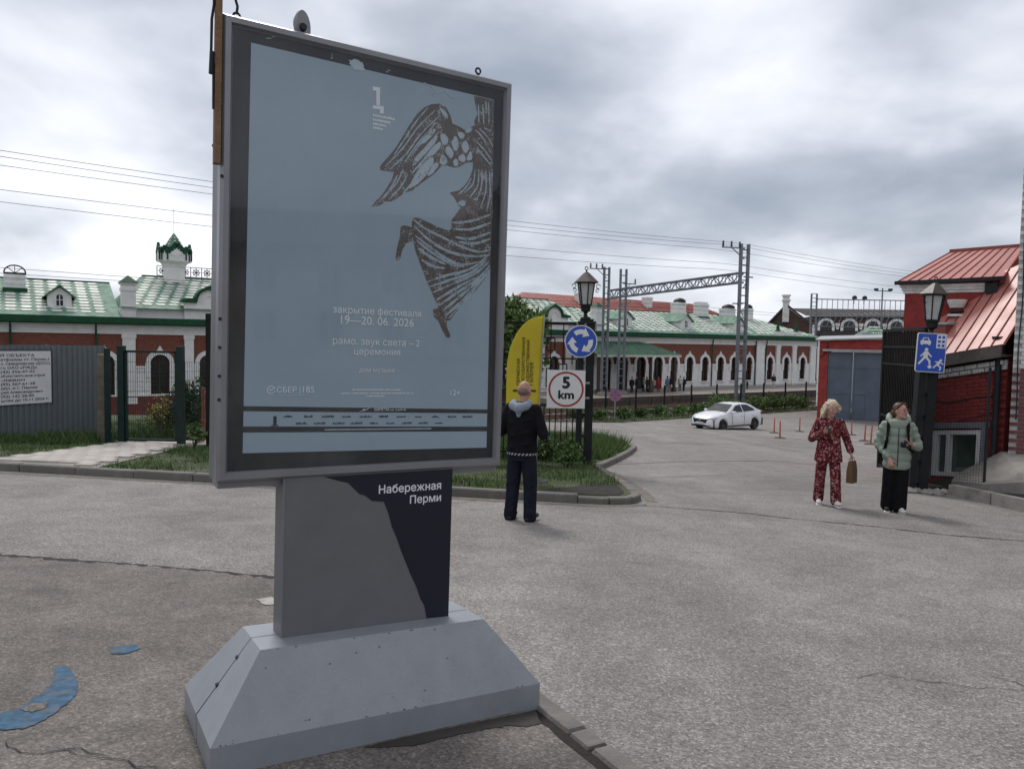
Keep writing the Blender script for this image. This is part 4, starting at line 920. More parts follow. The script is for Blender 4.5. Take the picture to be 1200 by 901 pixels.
MB().tube((-.60, -.012, .345), (-.60, .012, .345), .010).tube((-.685, -.012, .235), (-.685, .012, .235), .010).tf(lie).build('bolt', 'steel_dark', bb)
# chipped paint and scuffs on the plinth
M('paint_chip', (0.085, 0.075, 0.068), 0.8, 0.3, 30); M('scuff_pale', (0.34, 0.355, 0.375), 0.6, 0.2, 30)
g = random.Random(77); ch_ = MB(); sf_ = MB()
def on_slope(x, v, lift): return (x*(L0+(l0-L0)*v), -(W0_+(w0-W0_)*v)-lift*.78, h0_+(h1_-h0_)*v+lift*.62)
for k in range(46):
    edge = g.random() < .6; v0 = (g.choice([.012, .985]) if edge else g.random()**2); x0_ = g.uniform(-.97, .97); r = g.uniform(.002, .007)
    pts = [on_slope(x0_+r*1.4*math.cos(a)*g.uniform(.6, 1.2), min(.995, max(.004, v0+r*1.6*math.sin(a)*g.uniform(.6, 1.2))), .0012) for a in np.linspace(0, 5.4, 6)]
    ch_.add(pts, [tuple(range(6))])
for k in range(14):
    x0_, v0, l_ = g.uniform(-.9, .8), g.uniform(.05, .9), g.uniform(.02, .09); a = g.gauss(0, .5)
    sf_.add([on_slope(x0_, v0, .001), on_slope(x0_+l_, v0+a*.1, .001), on_slope(x0_+l_, v0+a*.1+.008, .001), on_slope(x0_+.006, v0+.008, .001)], [(0, 1, 2, 3)])
o = ch_.tf(lie).build('paint_chips', 'paint_chip', bb); o['kind'] = 'stuff'; o = sf_.tf(lie).build('scuffs', 'scuff_pale', bb); o['kind'] = 'stuff'
# column
col_ = MB().bx(-.416, .417, -.060, .075, .36, 1.19).tf(tilt).build('column', 'stand_grey', bb)
DK = [(-.2319, 1.164), (-.20, 1.153), (-.15, 1.137), (-.12, 1.130), (-.0894, 1.0993), (-.062, 1.072), (-.0367, 1.0653), (.0, 1.035), (.0598, 1.0274), (.085, .965), (.104, .90), (.1299, .8451), (.15, .79), (.175, .73), (.2015, .6688), (.24, .59), (.262, .53), (.285, .49), (.299, .425), (.4185, .415), (.4185, 1.164)]
MB().ext(DK, -.0622, -.0601).tf(tilt).build('column_print', 'stand_navy', col_)
MB().bx(.4175, .4190, -.0622, .077, .37, 1.16).tf(tilt).build('column_print', 'stand_navy', col_)
MB().bx(-.4168, -.409, -.0615, -.0601, .40, 1.165).tf(tilt).build('corner_strip', 'frame_alu', col_)
def fit_text(name, body, x0, x1, z, mat, parent, y, h=None, tl=tilt, bold=0.0):
    o = text(name, body, 1.0, mat, parent, (0, 0, 0), bold=bold)
    me = o.data; xs = [v.co.x for v in me.vertices]; ys = [v.co.y for v in me.vertices]
    s = (x1-x0)/(max(xs)-min(xs)); sy = s if h is None else h/(max(ys)-min(ys)); xm = min(xs)
    for v in me.vertices: v.co = Vector(tl(x0+(v.co.x-xm)*s, y-v.co.z, z+v.co.y*sy))
    o.rotation_euler = (0, 0, 0); return o
fit_text('column_text', 'Набережная', .031, .3576, 1.068, 'print_white', col_, -.0632, bold=.018)
fit_text('column_text', 'Перми', .1919, .359, 1.008, 'print_white', col_, -.0632, bold=.018)
# cabinet: mitred frame, sides, black border, poster, pane
A0, A1, Z0, Z1, FB, BB_ = -.698, .694, 1.166, 3.116, -.075, .125
def rail(pts_out, pts_in):
    return pts_out, pts_in
fr_ = MB()
prof = [(0.0, .0), (0.0, FB+.018-.0), (.012, FB), (.034, FB), (.044, FB+.020), (.044, FB+.05)]
def corner(i, inset):
    s = [(A0, Z0, 1, 1), (A1, Z0, -1, 1), (A1, Z1, -1, -1), (A0, Z1, 1, -1)][i]; return s[0]+s[2]*inset, s[1]+s[3]*inset
for i in range(4):
    j = (i+1) % 4; v = []
    for ins, b in prof:
        for c in (i, j): x, z = corner(c, ins); v.append((x, b, z))
    MB().add(v, [(2*k, 2*k+1, 2*k+3, 2*k+2) for k in range(len(prof)-1)]).tf(tilt).build('frame_rail', 'frame_alu', bb)
MB().bx(A0+.001, A1-.001, .001, BB_, Z0+.001, Z1-.001).tf(tilt).build('cabinet', 'stand_grey', bb)
MB().bx(A0+.012, A1-.012, -.03, BB_-.02, Z0-.032, Z0-.0005).tf(tilt).build('bottom_tray', 'frame_alu', bb)
MB().bx(A0+.035, A1-.035, FB+.026, FB+.040, Z0+.035, Z1-.035).tf(tilt).build('border', 'border_black', bb)
yP = FB+.0250
PC = [(-.5892, 1.2866), (.6155, 1.2621), (.5975, 3.0175), (-.5799, 3.0248)]
po = MB().ext(PC, yP-.0008, yP+.0005).tf(tilt).build('poster', 'poster_blue', bb)
y1_ = yP-.0016; y2_ = yP-.0024
WING = [(0.294,2.94),(0.333,2.93),(0.358,2.896),(0.369,2.859),(0.404,2.853),(0.444,2.838),(0.483,2.845),(0.496,2.772),(0.489,2.692),(0.449,2.682),(0.41,2.654),(0.381,2.649),(0.346,2.653),(0.318,2.649),(0.285,2.609),(0.248,2.578),(0.211,2.548),(0.166,2.508),(0.13,2.494),(0.094,2.465),(0.063,2.444),(0.037,2.441),(0.002,2.415),(-0.033,2.409),(-0.012,2.438),(0.018,2.471),(0.044,2.512),(0.065,2.552),(0.073,2.583),(0.042,2.58),(0.006,2.581),(0.003,2.597),(0.019,2.62),(0.044,2.649),(0.079,2.696),(0.105,2.741),(0.131,2.788),(0.153,2.825),(0.183,2.872),(0.22,2.909),(0.257,2.93)]
NECK = [(0.483,3.015),(0.596,3.015),(0.599,2.883),(0.493,2.869),(0.49,2.894),(0.506,2.932),(0.494,2.965)]
TORSO = [(0.444,2.838),(0.483,2.868),(0.599,2.885),(0.609,2.432),(0.507,2.442),(0.447,2.444),(0.416,2.471),(0.385,2.511),(0.363,2.525),(0.404,2.539),(0.443,2.567),(0.471,2.61),(0.488,2.657),(0.489,2.692)]
SKIRT = [(0.432,2.466),(0.381,2.398),(0.379,2.35),(0.366,2.341),(0.313,2.351),(0.261,2.368),(0.202,2.385),(0.177,2.383),(0.169,2.358),(0.173,2.328),(0.18,2.264),(0.194,2.223),(0.216,2.172),(0.243,2.112),(0.271,2.06),(0.298,2.007),(0.321,1.962),(0.353,1.901),(0.384,1.903),(0.431,1.96),(0.483,2.019),(0.536,2.071),(0.58,2.13),(0.606,2.185),(0.601,2.479)]
FOOT1 = [(0.177,2.336),(0.129,2.342),(0.113,2.333),(0.11,2.284),(0.099,2.237),(0.091,2.184),(0.101,2.171),(0.115,2.182),(0.124,2.224),(0.143,2.257),(0.168,2.271),(0.182,2.262)]
FOOT2 = [(0.325,1.962),(0.293,1.952),(0.296,1.921),(0.327,1.891),(0.346,1.853),(0.364,1.826),(0.384,1.813),(0.391,1.831),(0.374,1.862),(0.366,1.905)]
FEATH = [ [(0.197,2.723),(0.223,2.778),(0.269,2.82),(0.284,2.81),(0.243,2.756)],[(0.159,2.608),(0.171,2.66),(0.243,2.739),(0.293,2.812),(0.29,2.764),(0.235,2.696)],[(0.146,2.572),(0.235,2.687),(0.272,2.736),(0.314,2.768),(0.306,2.724),(0.209,2.632)],[(0.139,2.504),(0.165,2.558),(0.227,2.669),(0.273,2.693),(0.275,2.642),(0.211,2.556)],[(0.239,2.581),(0.247,2.621),(0.293,2.666),(0.303,2.646),(0.276,2.608)],[(0.303,2.792),(0.318,2.803),(0.342,2.799),(0.352,2.766),(0.329,2.745),(0.314,2.76)],[(0.33,2.728),(0.353,2.753),(0.383,2.719),(0.37,2.687),(0.35,2.697)],[(0.367,2.777),(0.39,2.811),(0.411,2.759),(0.393,2.725),(0.373,2.744)],[(0.395,2.817),(0.414,2.829),(0.444,2.816),(0.42,2.786)],[(0.421,2.769),(0.445,2.795),(0.468,2.759),(0.447,2.725),(0.429,2.74)],[(0.303,2.663),(0.316,2.708),(0.345,2.687),(0.349,2.666),(0.322,2.649)],[(0.375,2.675),(0.394,2.699),(0.411,2.671),(0.39,2.653)],[(0.403,2.705),(0.437,2.728),(0.449,2.69),(0.419,2.681)],[(0.453,2.713),(0.476,2.752),(0.486,2.705),(0.459,2.692)],[(0.295,2.923),(0.324,2.916),(0.346,2.89),(0.34,2.871),(0.315,2.893)],[(0.434,2.832),(0.473,2.861),(0.481,2.845),(0.454,2.825)] ]
TLITE = [ [(0.493,2.86),(0.553,2.879),(0.597,2.816),(0.567,2.775),(0.515,2.82)],[(0.496,2.781),(0.557,2.765),(0.59,2.725),(0.517,2.741)],[(0.5,2.659),(0.561,2.668),(0.543,2.594),(0.505,2.518),(0.424,2.534),(0.462,2.583)],[(0.572,2.651),(0.601,2.638),(0.596,2.547),(0.556,2.506),(0.535,2.522)],[(0.406,2.487),(0.445,2.501),(0.456,2.476),(0.426,2.464)] ]
STRK = [ [(0.177,2.374),(0.245,2.336),(0.349,2.3),(0.439,2.27),(0.53,2.255),(0.603,2.27)],[(0.182,2.344),(0.264,2.284),(0.369,2.24),(0.494,2.228),(0.604,2.245)],[(0.188,2.299),(0.265,2.253),(0.352,2.207),(0.442,2.183),(0.55,2.208)],[(0.197,2.277),(0.283,2.224),(0.388,2.179),(0.46,2.173)],[(0.206,2.24),(0.266,2.207),(0.353,2.176)],[(0.382,2.382),(0.488,2.402),(0.597,2.447)],[(0.392,2.352),(0.49,2.362),(0.598,2.406)],[(0.402,2.314),(0.491,2.315),(0.6,2.358)],[(0.42,2.292),(0.51,2.293),(0.601,2.326)],[(0.253,2.082),(0.355,2.121),(0.461,2.153),(0.532,2.191),(0.604,2.254)],[(0.266,2.06),(0.373,2.099),(0.497,2.148),(0.586,2.22)],[(0.288,2.034),(0.391,2.084),(0.515,2.141),(0.596,2.212)],[(0.311,2.0),(0.41,2.062),(0.525,2.126)],[(0.325,1.974),(0.428,2.047),(0.534,2.119),(0.606,2.197)],[(0.343,1.947),(0.447,2.033),(0.553,2.12)],[(0.361,1.925),(0.465,2.018),(0.589,2.147)],[(0.379,1.914),(0.483,2.027),(0.598,2.172)],[(0.224,2.188),(0.284,2.162),(0.354,2.156)] ]
NSK = len(STRK)
STRK += [[(0.276,2.906),(0.185,2.805),(0.115,2.701),(0.028,2.601)],[(0.301,2.884),(0.205,2.782),(0.134,2.679),(0.051,2.59)],[(0.255,2.814),(0.188,2.73),(0.126,2.636)],[(0.238,2.912),(0.175,2.829),(0.123,2.744),(0.071,2.661)],[(0.118,2.602),(0.085,2.53),(0.014,2.442)],[(0.141,2.58),(0.106,2.516),(0.05,2.452)],[(0.161,2.541),(0.121,2.489)],[(0.278,2.847),(0.215,2.752),(0.161,2.675)],[(0.091,2.573),(0.061,2.51),(-0.003,2.427)],[(0.493,2.851),(0.535,2.823),(0.589,2.752)],[(0.518,2.862),(0.566,2.828),(0.595,2.789)],[(0.497,2.799),(0.547,2.763),(0.592,2.717)],[(0.506,2.765),(0.548,2.728),(0.591,2.69)],[(0.5,2.659),(0.492,2.587),(0.444,2.536)],[(0.52,2.662),(0.518,2.581),(0.474,2.514)],[(0.54,2.664),(0.538,2.575),(0.506,2.487)],[(0.561,2.663),(0.565,2.561),(0.537,2.473)],[(0.582,2.657),(0.591,2.547),(0.573,2.464)],[(0.481,2.612),(0.453,2.564),(0.414,2.523)],[(0.598,2.655),(0.603,2.566),(0.598,2.494)],[(0.543,2.869),(0.585,2.858)],[(0.509,2.977),(0.514,2.89)],[(0.534,2.982),(0.543,2.886)],[(0.565,2.996),(0.572,2.891)],[(0.549,3.002),(0.556,2.942)]]
MB().ext(WING, y1_, yP-.0009).tf(tilt).build('figure_print', 'print_brown', po)
for pl in (NECK, SKIRT, FOOT1, FOOT2): MB().ext(pl, y1_-.0001, yP-.00095).tf(tilt).build('figure_print', 'print_brown', po)
MB().ext(TORSO, y1_-.0003, yP-.00098).tf(tilt).build('figure_print', 'print_brown', po)
def smooth_poly(p, n=3):
    for _ in range(n-1):
        q = []
        for a, b in zip(p, p[1:]+p[:1]): q += [(a[0]*.75+b[0]*.25, a[1]*.75+b[1]*.25), (a[0]*.25+b[0]*.75, a[1]*.25+b[1]*.75)]
        p = q
    return p
for pl in FEATH: MB().ext(smooth_poly(pl, 2), y2_, y1_-.0002).tf(tilt).build('feather_print', 'print_feather', po)
MB().ext(smooth_poly(TLITE[4], 2), y2_-.0002, y1_-.0004).tf(tilt).build('cloth_print', 'print_fold', po)
for i, pl in enumerate(STRK):
    P_ = []
    for k in range(len(pl)-1):
        p0, p1, p2, p3 = pl[max(k-1, 0)], pl[k], pl[k+1], pl[min(k+2, len(pl)-1)]
        for s in range(6):
            f = s/6; P_.append(tuple(.5*((2*p1[c])+(-p0[c]+p2[c])*f+(2*p0[c]-5*p1[c]+4*p2[c]-p3[c])*f*f+(-p0[c]+3*p1[c]-3*p2[c]+p3[c])*f**3) for c in (0, 1)))
    P_.append(pl[-1]); n = len(P_); up = []; dn_ = []
    for k, (x, z) in enumerate(P_):
        a, b = P_[max(k-1, 0)], P_[min(k+1, n-1)]; dx, dz = b[0]-a[0], b[1]-a[1]; l = math.hypot(dx, dz) or 1; wd = (.0068 if i < NSK else .0038)*(math.sin(math.pi*(k+.6)/(n+.2))**.5)*random.uniform(.75, 1.25)
        up.append((min(x-dz/l*wd, .6), z+dx/l*wd)); dn_.append((min(x+dz/l*wd, .6), z-dx/l*wd))
    m = MB()
    for k in range(n-1): m.ext([up[k], up[k+1], dn_[k+1], dn_[k]], y2_-.0001*(i % 3)-.0003, y1_-.00025)
    m.tf(tilt).build('fold_print', 'print_fold', po)
pt = lambda body, x0, x1, z, mt='print_white', h=None, bold=.012, nm='poster_text': fit_text(nm, body, x0, x1, z, mt, po, y2_, h, bold=bold)
pt('закрытие фестиваля', -.206, .2305, 1.912); pt('19—20. 06. 2026', -.168, .193, 1.864)
pt('рамо. звук света – 2', -.203, .226, 1.770); pt('церемония', -.102, .127, 1.724); pt('дом музыки', -.076, .100, 1.643)
pt('СБЕР', -.4496, -.362, 1.549, bold=.01); pt('185', -.335, -.2834, 1.549, bold=.01)
MB().bx(-.349, -.3465, y2_, y1_, 1.543, 1.577).tf(tilt).build('rule_print', 'print_white', po)
m = MB(); cx_, cz_ = -.474, 1.5605
for i in range(22):
    a0, a1 = math.pi*(.12+1.8*i/22), math.pi*(.12+1.8*(i+1)/22); m.ext([(cx_+r*math.cos(a), cz_+r*math.sin(a)) for r, a in ((.0145, a0), (.0145, a1), (.0178, a1), (.0178, a0))], y2_, y1_)
m.ext([(cx_-.008, cz_+.003), (cx_-.001, cz_-.005), (cx_+.017, cz_+.009), (cx_+.017, cz_+.013), (cx_-.001, cz_+.0), (cx_-.008, cz_+.007)], y2_, y1_); m.tf(tilt).build('logo_print', 'print_white', po)
pt('12+', .399, .453, 1.532)
for (x0, x1, z) in ((-.1057, .1319, 1.5575), (-.163, .202, 1.541), (-.038, .057, 1.5275), (-.449, -.33, 1.5335)):
    m = MB(); x = x0; g = random.Random(int(z*1e4))
    while x < x1-.004:
        l = g.uniform(.003, .007); m.bx(x, min(x+l, x1), y2_, y1_, z, z+g.choice([.0048, .0062, .0066])); x += l+.0018+(0.004 if g.random() < .16 else 0)
    m.tf(tilt).build('small_print', 'print_white' if x0 > -.2 else 'print_pale', po)
# the festival mark: two offset slabs and its four lines
MB().ext([(-.0404, 2.953), (-.0055, 2.955), (-.0036, 2.874), (-.0215, 2.872), (-.0235, 2.9365), (-.0404, 2.935)], y2_, y1_).ext([(-.038, 2.8685), (.0139, 2.8735), (.0147, 2.841), (-.0035, 2.839), (-.0045, 2.856), (-.038, 2.853)], y2_, y1_).tf(tilt).build('logo_print', 'print_white', po)
for k, (z, x1) in enumerate(((2.823, .062), (2.803, .05), (2.785, .028), (2.767, .014))):
    m = MB(); x = -.036; g = random.Random(k+50)
    while x < x1: l = g.uniform(.004, .008); m.bx(x, x+l, y2_, y1_, z-.0035, z+g.choice([.005, .007, .008])); x += l+.0022
    m.tf(tilt).build('small_print', 'print_white', po)
sk_ = lambda x: -.0203*(x+.587)
for z, h_ in ((1.4687, .022), (1.3766, .026)):
    MB().ext([(-.5895, z), (.6148, z-.030), (.6145, z+h_-.032), (-.589, z+h_)], y1_, yP-.0009).tf(tilt).build('band_print', 'print_dark', po)
pt('БИЛЕТЫ', .004, .075, 1.4615, bold=.015); pt('на сайте', .08, .163, 1.4605, h=.009)
MB().ext([(-.075, 1.458), (-.035, 1.466), (-.01, 1.480), (-.04, 1.4675), (-.048, 1.4715), (-.055, 1.464)], y2_, y1_).tf(tilt).build('arrow_print', 'print_white', po)
g = random.Random(4)
for row, z0_, xs in ((0, 1.446, np.linspace(-.40, .50, 11)), (1, 1.415, np.linspace(-.34, .34, 9))):
    for x in xs:
        m = MB(); l = g.uniform(.03, .055); zz = z0_+sk_(x)-.004
        k = 0.0
        while k < l: q = g.uniform(.003, .008); m.bx(x-l/2+k, x-l/2+k+q, y2_, y1_, zz, zz+g.uniform(.004, .010)); k += q+.002
        m.tf(tilt).build('sponsor_print', 'print_dark', po)
MB().bx(-.462, -.448, y2_, y1_, 1.405, 1.445).bx(-.47, -.44, y2_-.0001, y1_, 1.401, 1.405).tf(tilt).build('sponsor_print', 'print_dark', po)
m = MB(); x = -.232
while x < .294: l = g.uniform(.004, .008); zz = 1.382+sk_(x)*.9; m.bx(x, x+l, y2_, y1_, zz, zz+.006); x += l+.002
m.tf(tilt).build('small_print', 'print_pale', po)
# torn bits of film along the upper border
m = MB()
for x, z, s in ((-.52, 3.055, .03), (-.24, 3.035, .018), (.21, 3.02, .05), (.26, 2.985, .02), (.02, 3.03, .012)):
    a = (x, z)
    for k in range(5): b = (a[0]+g.uniform(-.3, 1)*s, a[1]+g.gauss(0, .35)*s); m.ext([a, b, (b[0]+.002, b[1]+.003), (a[0]+.001, a[1]+.003)], y2_-.001, y2_-.0004); a = b
m.tf(tilt).build('torn_film', 'print_pale', po)
MB().ext(rough_poly([(-.155, 3.045), (-.12, 3.06), (-.09, 3.045), (-.08, 3.015), (-.13, 3.01), (-.15, 3.025)], .004), y2_, y1_-.0003).tf(tilt).build('torn_film', 'print_pale', po)
# glazing: a clear sheet with a mirror-like skin
gm = bpy.data.materials.new('clear_pane'); gm.use_nodes = True; t_ = gm.node_tree; t_.nodes.clear()
ou = t_.nodes.new('ShaderNodeOutputMaterial'); mxs = t_.nodes.new('ShaderNodeMixShader'); tr_ = t_.nodes.new('ShaderNodeBsdfTransparent'); gl_ = t_.nodes.new('ShaderNodeBsdfGlossy'); fn = t_.nodes.new('ShaderNodeLayerWeight'); fp = t_.nodes.new('ShaderNodeMath'); fp.operation = 'POWER'; fp.inputs[1].default_value = 5.0; fm = t_.nodes.new('ShaderNodeMath'); fm.operation = 'MULTIPLY_ADD'; fm.inputs[1].default_value = .94; fm.inputs[2].default_value = .045
gl_.inputs['Roughness'].default_value = .03; fn.inputs['Blend'].default_value = 0.5; t_.links.new(fn.outputs['Facing'], fp.inputs[0]); t_.links.new(fp.outputs[0], fm.inputs[0])
tr_.inputs['Color'].default_value = (.95, .96, .96, 1)
t_.links.new(fm.outputs[0], mxs.inputs[0]); t_.links.new(tr_.outputs[0], mxs.inputs[1]); t_.links.new(gl_.outputs[0], mxs.inputs[2]); df_ = t_.nodes.new('ShaderNodeBsdfDiffuse'); df_.inputs['Color'].default_value = (.55, .55, .53, 1); dm = t_.nodes.new('ShaderNodeMixShader'); dn2 = t_.nodes.new('ShaderNodeTexNoise'); dn2.inputs['Scale'].default_value = 3.5; dn2.inputs['Detail'].default_value = 8; dn2.inputs['Roughness'].default_value = .7; dc = t_.nodes.new('ShaderNodeTexCoord'); dmp = t_.nodes.new('ShaderNodeMapping'); dmp.inputs['Scale'].default_value = (1, 1, .35); dr = t_.nodes.new('ShaderNodeMapRange'); dr.inputs['From Min'].default_value = .42; dr.inputs['From Max'].default_value = .8; dr.inputs['To Max'].default_value = .10
t_.links.new(dc.outputs['Object'], dmp.inputs[0]); t_.links.new(dmp.outputs[0], dn2.inputs['Vector']); t_.links.new(dn2.outputs['Fac'], dr.inputs[0]); t_.links.new(dr.outputs[0], dm.inputs[0]); t_.links.new(mxs.outputs[0], dm.inputs[1]); t_.links.new(df_.outputs[0], dm.inputs[2]); t_.links.new(dm.outputs[0], ou.inputs[0]); MATS['clear_pane'] = gm
npmesh('pane', [tilt(x, FB+.014, z) for x, z in ((A0+.040, Z0+.040), (A1-.040, Z0+.040), (A1-.040, Z1-.040), (A0+.040, Z1-.040))], [(0, 1, 2, 3)], 'clear_pane', bb)
# studs down the left edge, hardware on top
for z in (1.52, 1.62, 1.74, 1.86, 2.45): MB().tube((A0+.006, FB+.012, z), (A0+.004, FB-.003, z), .007, n=6).tf(tilt).build('stud', 'steel_dark', bb)
lp = MB(); lp.lathe([(.0, 0), (.045, .006), (.062, .03), (.064, .045)], 18); lp.tf(lambda x, y, z: (-.333+x*.62+z*.5, .03-z*.6+x*.5, 3.178+y)); lo = lp.build('lamp', 'frame_alu', bb, True)
lp = MB(); lp.tube((-.318, .0, 3.16), (-.318, -.02, 3.165), .016, n=10); lp.build('bulb_holder', 'steel_dark', lo); MB().bar((-.333, .06, 3.10), (-.333, .05, 3.15), .02).build('lamp_arm', 'steel_dark', lo)
for x in (-.59, .58):
    m = MB().tube((x, .03, 3.112), (x, .03, 3.15), .008)
    for i in range(10): a0, a1 = 2*math.pi*i/10, 2*math.pi*(i+1)/10; m.tube((x+.014*math.cos(a0), .03, 3.162+.014*math.sin(a0)), (x+.014*math.cos(a1), .03, 3.162+.014*math.sin(a1)), .005, n=5)
    if x < 0: m.path([(x, .03, 3.17), (x+.004, .03, 3.20), (x-.006, .03, 3.235), (x+.01, .03, 3.26)], .006, 5)
    m.build('lifting_eye', 'steel_dark', bb)
# wooden batten strapped to the left side, with its cable loop
wp = tag(MB().bx(-.7240, -.7000, -.078, -.035, 2.50, 4.4).tf(tilt).build('wooden_batten', 'pole_wood', None), 'brown wooden batten fixed upright to the left side of the poster stand', 'batten')
wp.location = bb.location; wp.rotation_euler = bb.rotation_euler
m = MB(); m.path([(-.727, -.06, 2.72), (-.729, -.06, 2.9), (-.739, -.06, 2.93), (-.738, -.06, 3.08), (-.730, -.06, 3.14), (-.732, -.06, 3.45), (-.727, -.06, 3.9)], .006, 6); m.tube((-.738, -.06, 2.86), (-.735, -.06, 2.95), .010)
m.tf(tilt).build('cable', 'steel_dark', wp); MB().tube((-.718, -.021, 2.58), (-.718, -.026, 2.58), .008).tf(tilt).build('bolt', 'steel_dark', wp)
# ================================================================ gate pillars with lanterns
M('lantern_glass', (0.42, 0.43, 0.42), 0.25, 0.15, 6, spec=0.6)
M('copper_roof', (0.060, 0.040, 0.032), 0.5, 0.3, 8, spec=0.5)
M('pillar_steel', (0.014, 0.015, 0.017), 0.6, 0.3, 5, spec=0.25)
def lantern(label, x, y, z, lean=0.0, rz=0.0):
    o = thing('street_lantern', label, 'lantern', (x, y, z), rz, 'lanterns on the gate pillars'); o.rotation_euler[1] = lean
    MB().lathe([(.11, 0), (.11, .03), (.05, .05), (.035, .12), (.06, .15), (.10, .17), (.105, .27), (.125, .30)], 12).build('stem', 'iron_black', o, True)
    body = MB().lathe([(.112, .30), (.178, .76)], 6).build('glass', 'lantern_glass', o)
    m = MB()
    for k in range(6):
        a = 2*math.pi*(k+.5)/6; c, s = math.cos(a), math.sin(a); m.bar((.118*c, .118*s, .29), (.186*c, .186*s, .77), .022)
    for r, zz in ((.125, .30), (.188, .765)):
        for k in range(6):
            a, b = 2*math.pi*(k+.5)/6, 2*math.pi*(k+1.5)/6; m.bar((r*math.cos(a), r*math.sin(a), zz), (r*math.cos(b), r*math.sin(b), zz), .028)
    m.build('glass_frame', 'iron_black', o)
    MB().lathe([(.265, .765), (.27, .785), (.15, .90), (.06, .985), (.03, 1.0)], 6).build('hood', 'copper_roof', o)
    m = MB().tube((0, 0, .99), (0, 0, 1.05), .018)
    for i in range(10): a0, a1 = 2*math.pi*i/10, 2*math.pi*(i+1)/10; m.tube((.035*math.cos(a0), 0, 1.08+.035*math.sin(a0)), (.035*math.cos(a1), 0, 1.08+.035*math.sin(a1)), .010, n=5)
    m.build('finial', 'iron_black', o)
    m = MB()
    for s in (-1, 1):
        for k, (cx, cz, r) in enumerate(((.27, .70, .045), (.25, .61, .035))):
            for i in range(9):
                a0, a1 = 1.7*math.pi*i/9, 1.7*math.pi*(i+1)/9; m.tube((s*(cx+r*math.cos(a0)), 0, cz+r*math.sin(a0)), (s*(cx+r*math.cos(a1)), 0, cz+r*math.sin(a1)), .008, n=4)
    m.build('scrollwork', 'iron_black', o); return o
def pillar(label, x, y, z0, z1, lean=0.0):
    o = thing('gate_pillar', label, 'pillar', (x, y, z0), 0, 'pillars of the yard entrance'); o.rotation_euler[1] = lean; h = z1-z0
    MB().bx(-.02, .145, -.08, .08, -.1, h-.10).build('post', 'pillar_steel', o); MB().bx(-.20, -.08, -.07, .09, -.1, h-.10).build('post', 'pillar_steel', o)
    m = MB()
    for k in range(7): zz = .15+k*(h-.4)/6; m.bx(-.081, -.019, -.03, .05, zz, zz+.05)
    m.build('lacing', 'pillar_steel', o)
    MB().bx(-.22, .165, -.11, .12, h-.10, h-.05).bx(-.17, .115, -.08, .09, h-.05, h-.0).build('cap', 'pillar_steel', o); return o
pillar('black steel pillar carrying round blue arrow sign and speed sign', 1.60, 16.2, plane(1.6, 16.2)+.08, 2.10, rad(.2))
lantern('black lantern above the round blue arrow sign', 1.555, 16.2, 2.102, 0, rad(10))
pillar('black steel pillar beside the basement window carrying square blue sign', 7.66, 14.0, plane(7.7, 14), 1.82, rad(2.6))
lantern('black lantern above the square blue sign with walking figures', 7.77, 14.0, 1.815, rad(3.5), rad(24))
# rubble at the foot of the right pillar
for k in range(7):
    g = random.Random(k+90); m = MB().lathe([(.02, -.06), (.10, -.03), (.12, .02), (.07, .07), (.01, .09)], 6); m.tf(lambda x, y, z: (x*g.uniform(.8, 1.3), y*g.uniform(.8, 1.2), z*g.uniform(.7, 1.1)))
    x, y = 7.45+.13*k, 13.75+g.uniform(-.12, .2)
    tag(m.build('broken_stone', 'concrete', None, loc=(x, y, plane(x, y)+.02), rz=g.uniform(0, 3)), 'grey broken stone lying at the foot of the right gate pillar', 'stone', 'broken stones by the right pillar')

# ---- signs
M('sign_blue', (0.018, 0.075, 0.42), 0.4, 0.08, 4, spec=0.5); M('sign_white', (0.70, 0.70, 0.69), 0.45, 0.06, 4, dirt=0.15, dirtcol=(.5, .49, .46)); M('sign_red', (0.33, 0.035, 0.035), 0.45, 0.12, 4); M('sign_black', (0.015, 0.015, 0.016), 0.5, 0.1, 4)
M('zinc', (0.32, 0.33, 0.34), 0.5, 0.15, 6, metal=0.5)
def disc(m, r0, r1, y0, y1, a0=0.0, a1=2*math.pi, n=40, c=(0, 0)):
    for i in range(n):
        p, q = a0+(a1-a0)*i/n, a0+(a1-a0)*(i+1)/n
        if r0 < 1e-6: m.ext([(c[0], c[1]), (c[0]+r1*math.cos(p), c[1]+r1*math.sin(p)), (c[0]+r1*math.cos(q), c[1]+r1*math.sin(q))], y0, y1)
        else: m.ext([(c[0]+r*math.cos(a), c[1]+r*math.sin(a)) for r, a in ((r0, p), (r1, p), (r1, q), (r0, q))], y0, y1)
    return m
def plate_disc(r, y0, y1, n=40): return MB().ext([(r*math.cos(2*math.pi*i/n), r*math.sin(2*math.pi*i/n)) for i in range(n)], y0, y1)
s1 = thing('roundabout_sign', 'round blue sign with three white circling arrows on left pillar', 'road sign', (1.45, 15.98, 1.62), rad(-3))
plate_disc(.345, 0, .02).build('plate', 'sign_white', s1); plate_disc(.325, -.004, -.0005).build('face', 'sign_blue', s1)
for k in range(3):
    a = rad(90+120*k-32); m = disc(MB(), .155, .255, -.008, -.0045, a+rad(14), a+rad(72), 10)
    t0 = a+rad(16); tipa = a-rad(24)
    m.ext([(.095*math.cos(t0), .095*math.sin(t0)), (.21*math.cos(tipa), .21*math.sin(tipa)), (.305*math.cos(t0), .305*math.sin(t0))], -.0082, -.0046)
    m.build('arrow', 'sign_white', s1)
MB().bx(-.25, .35, .022, .05, -.06, -.02).bx(-.25, .35, .022, .05, .02, .06).build('bracket', 'zinc', s1)
s2 = thing('speed_sign', 'square white sign with red ring reading 5 km on left pillar', 'road sign', (1.15, 15.93, .60), rad(-2))
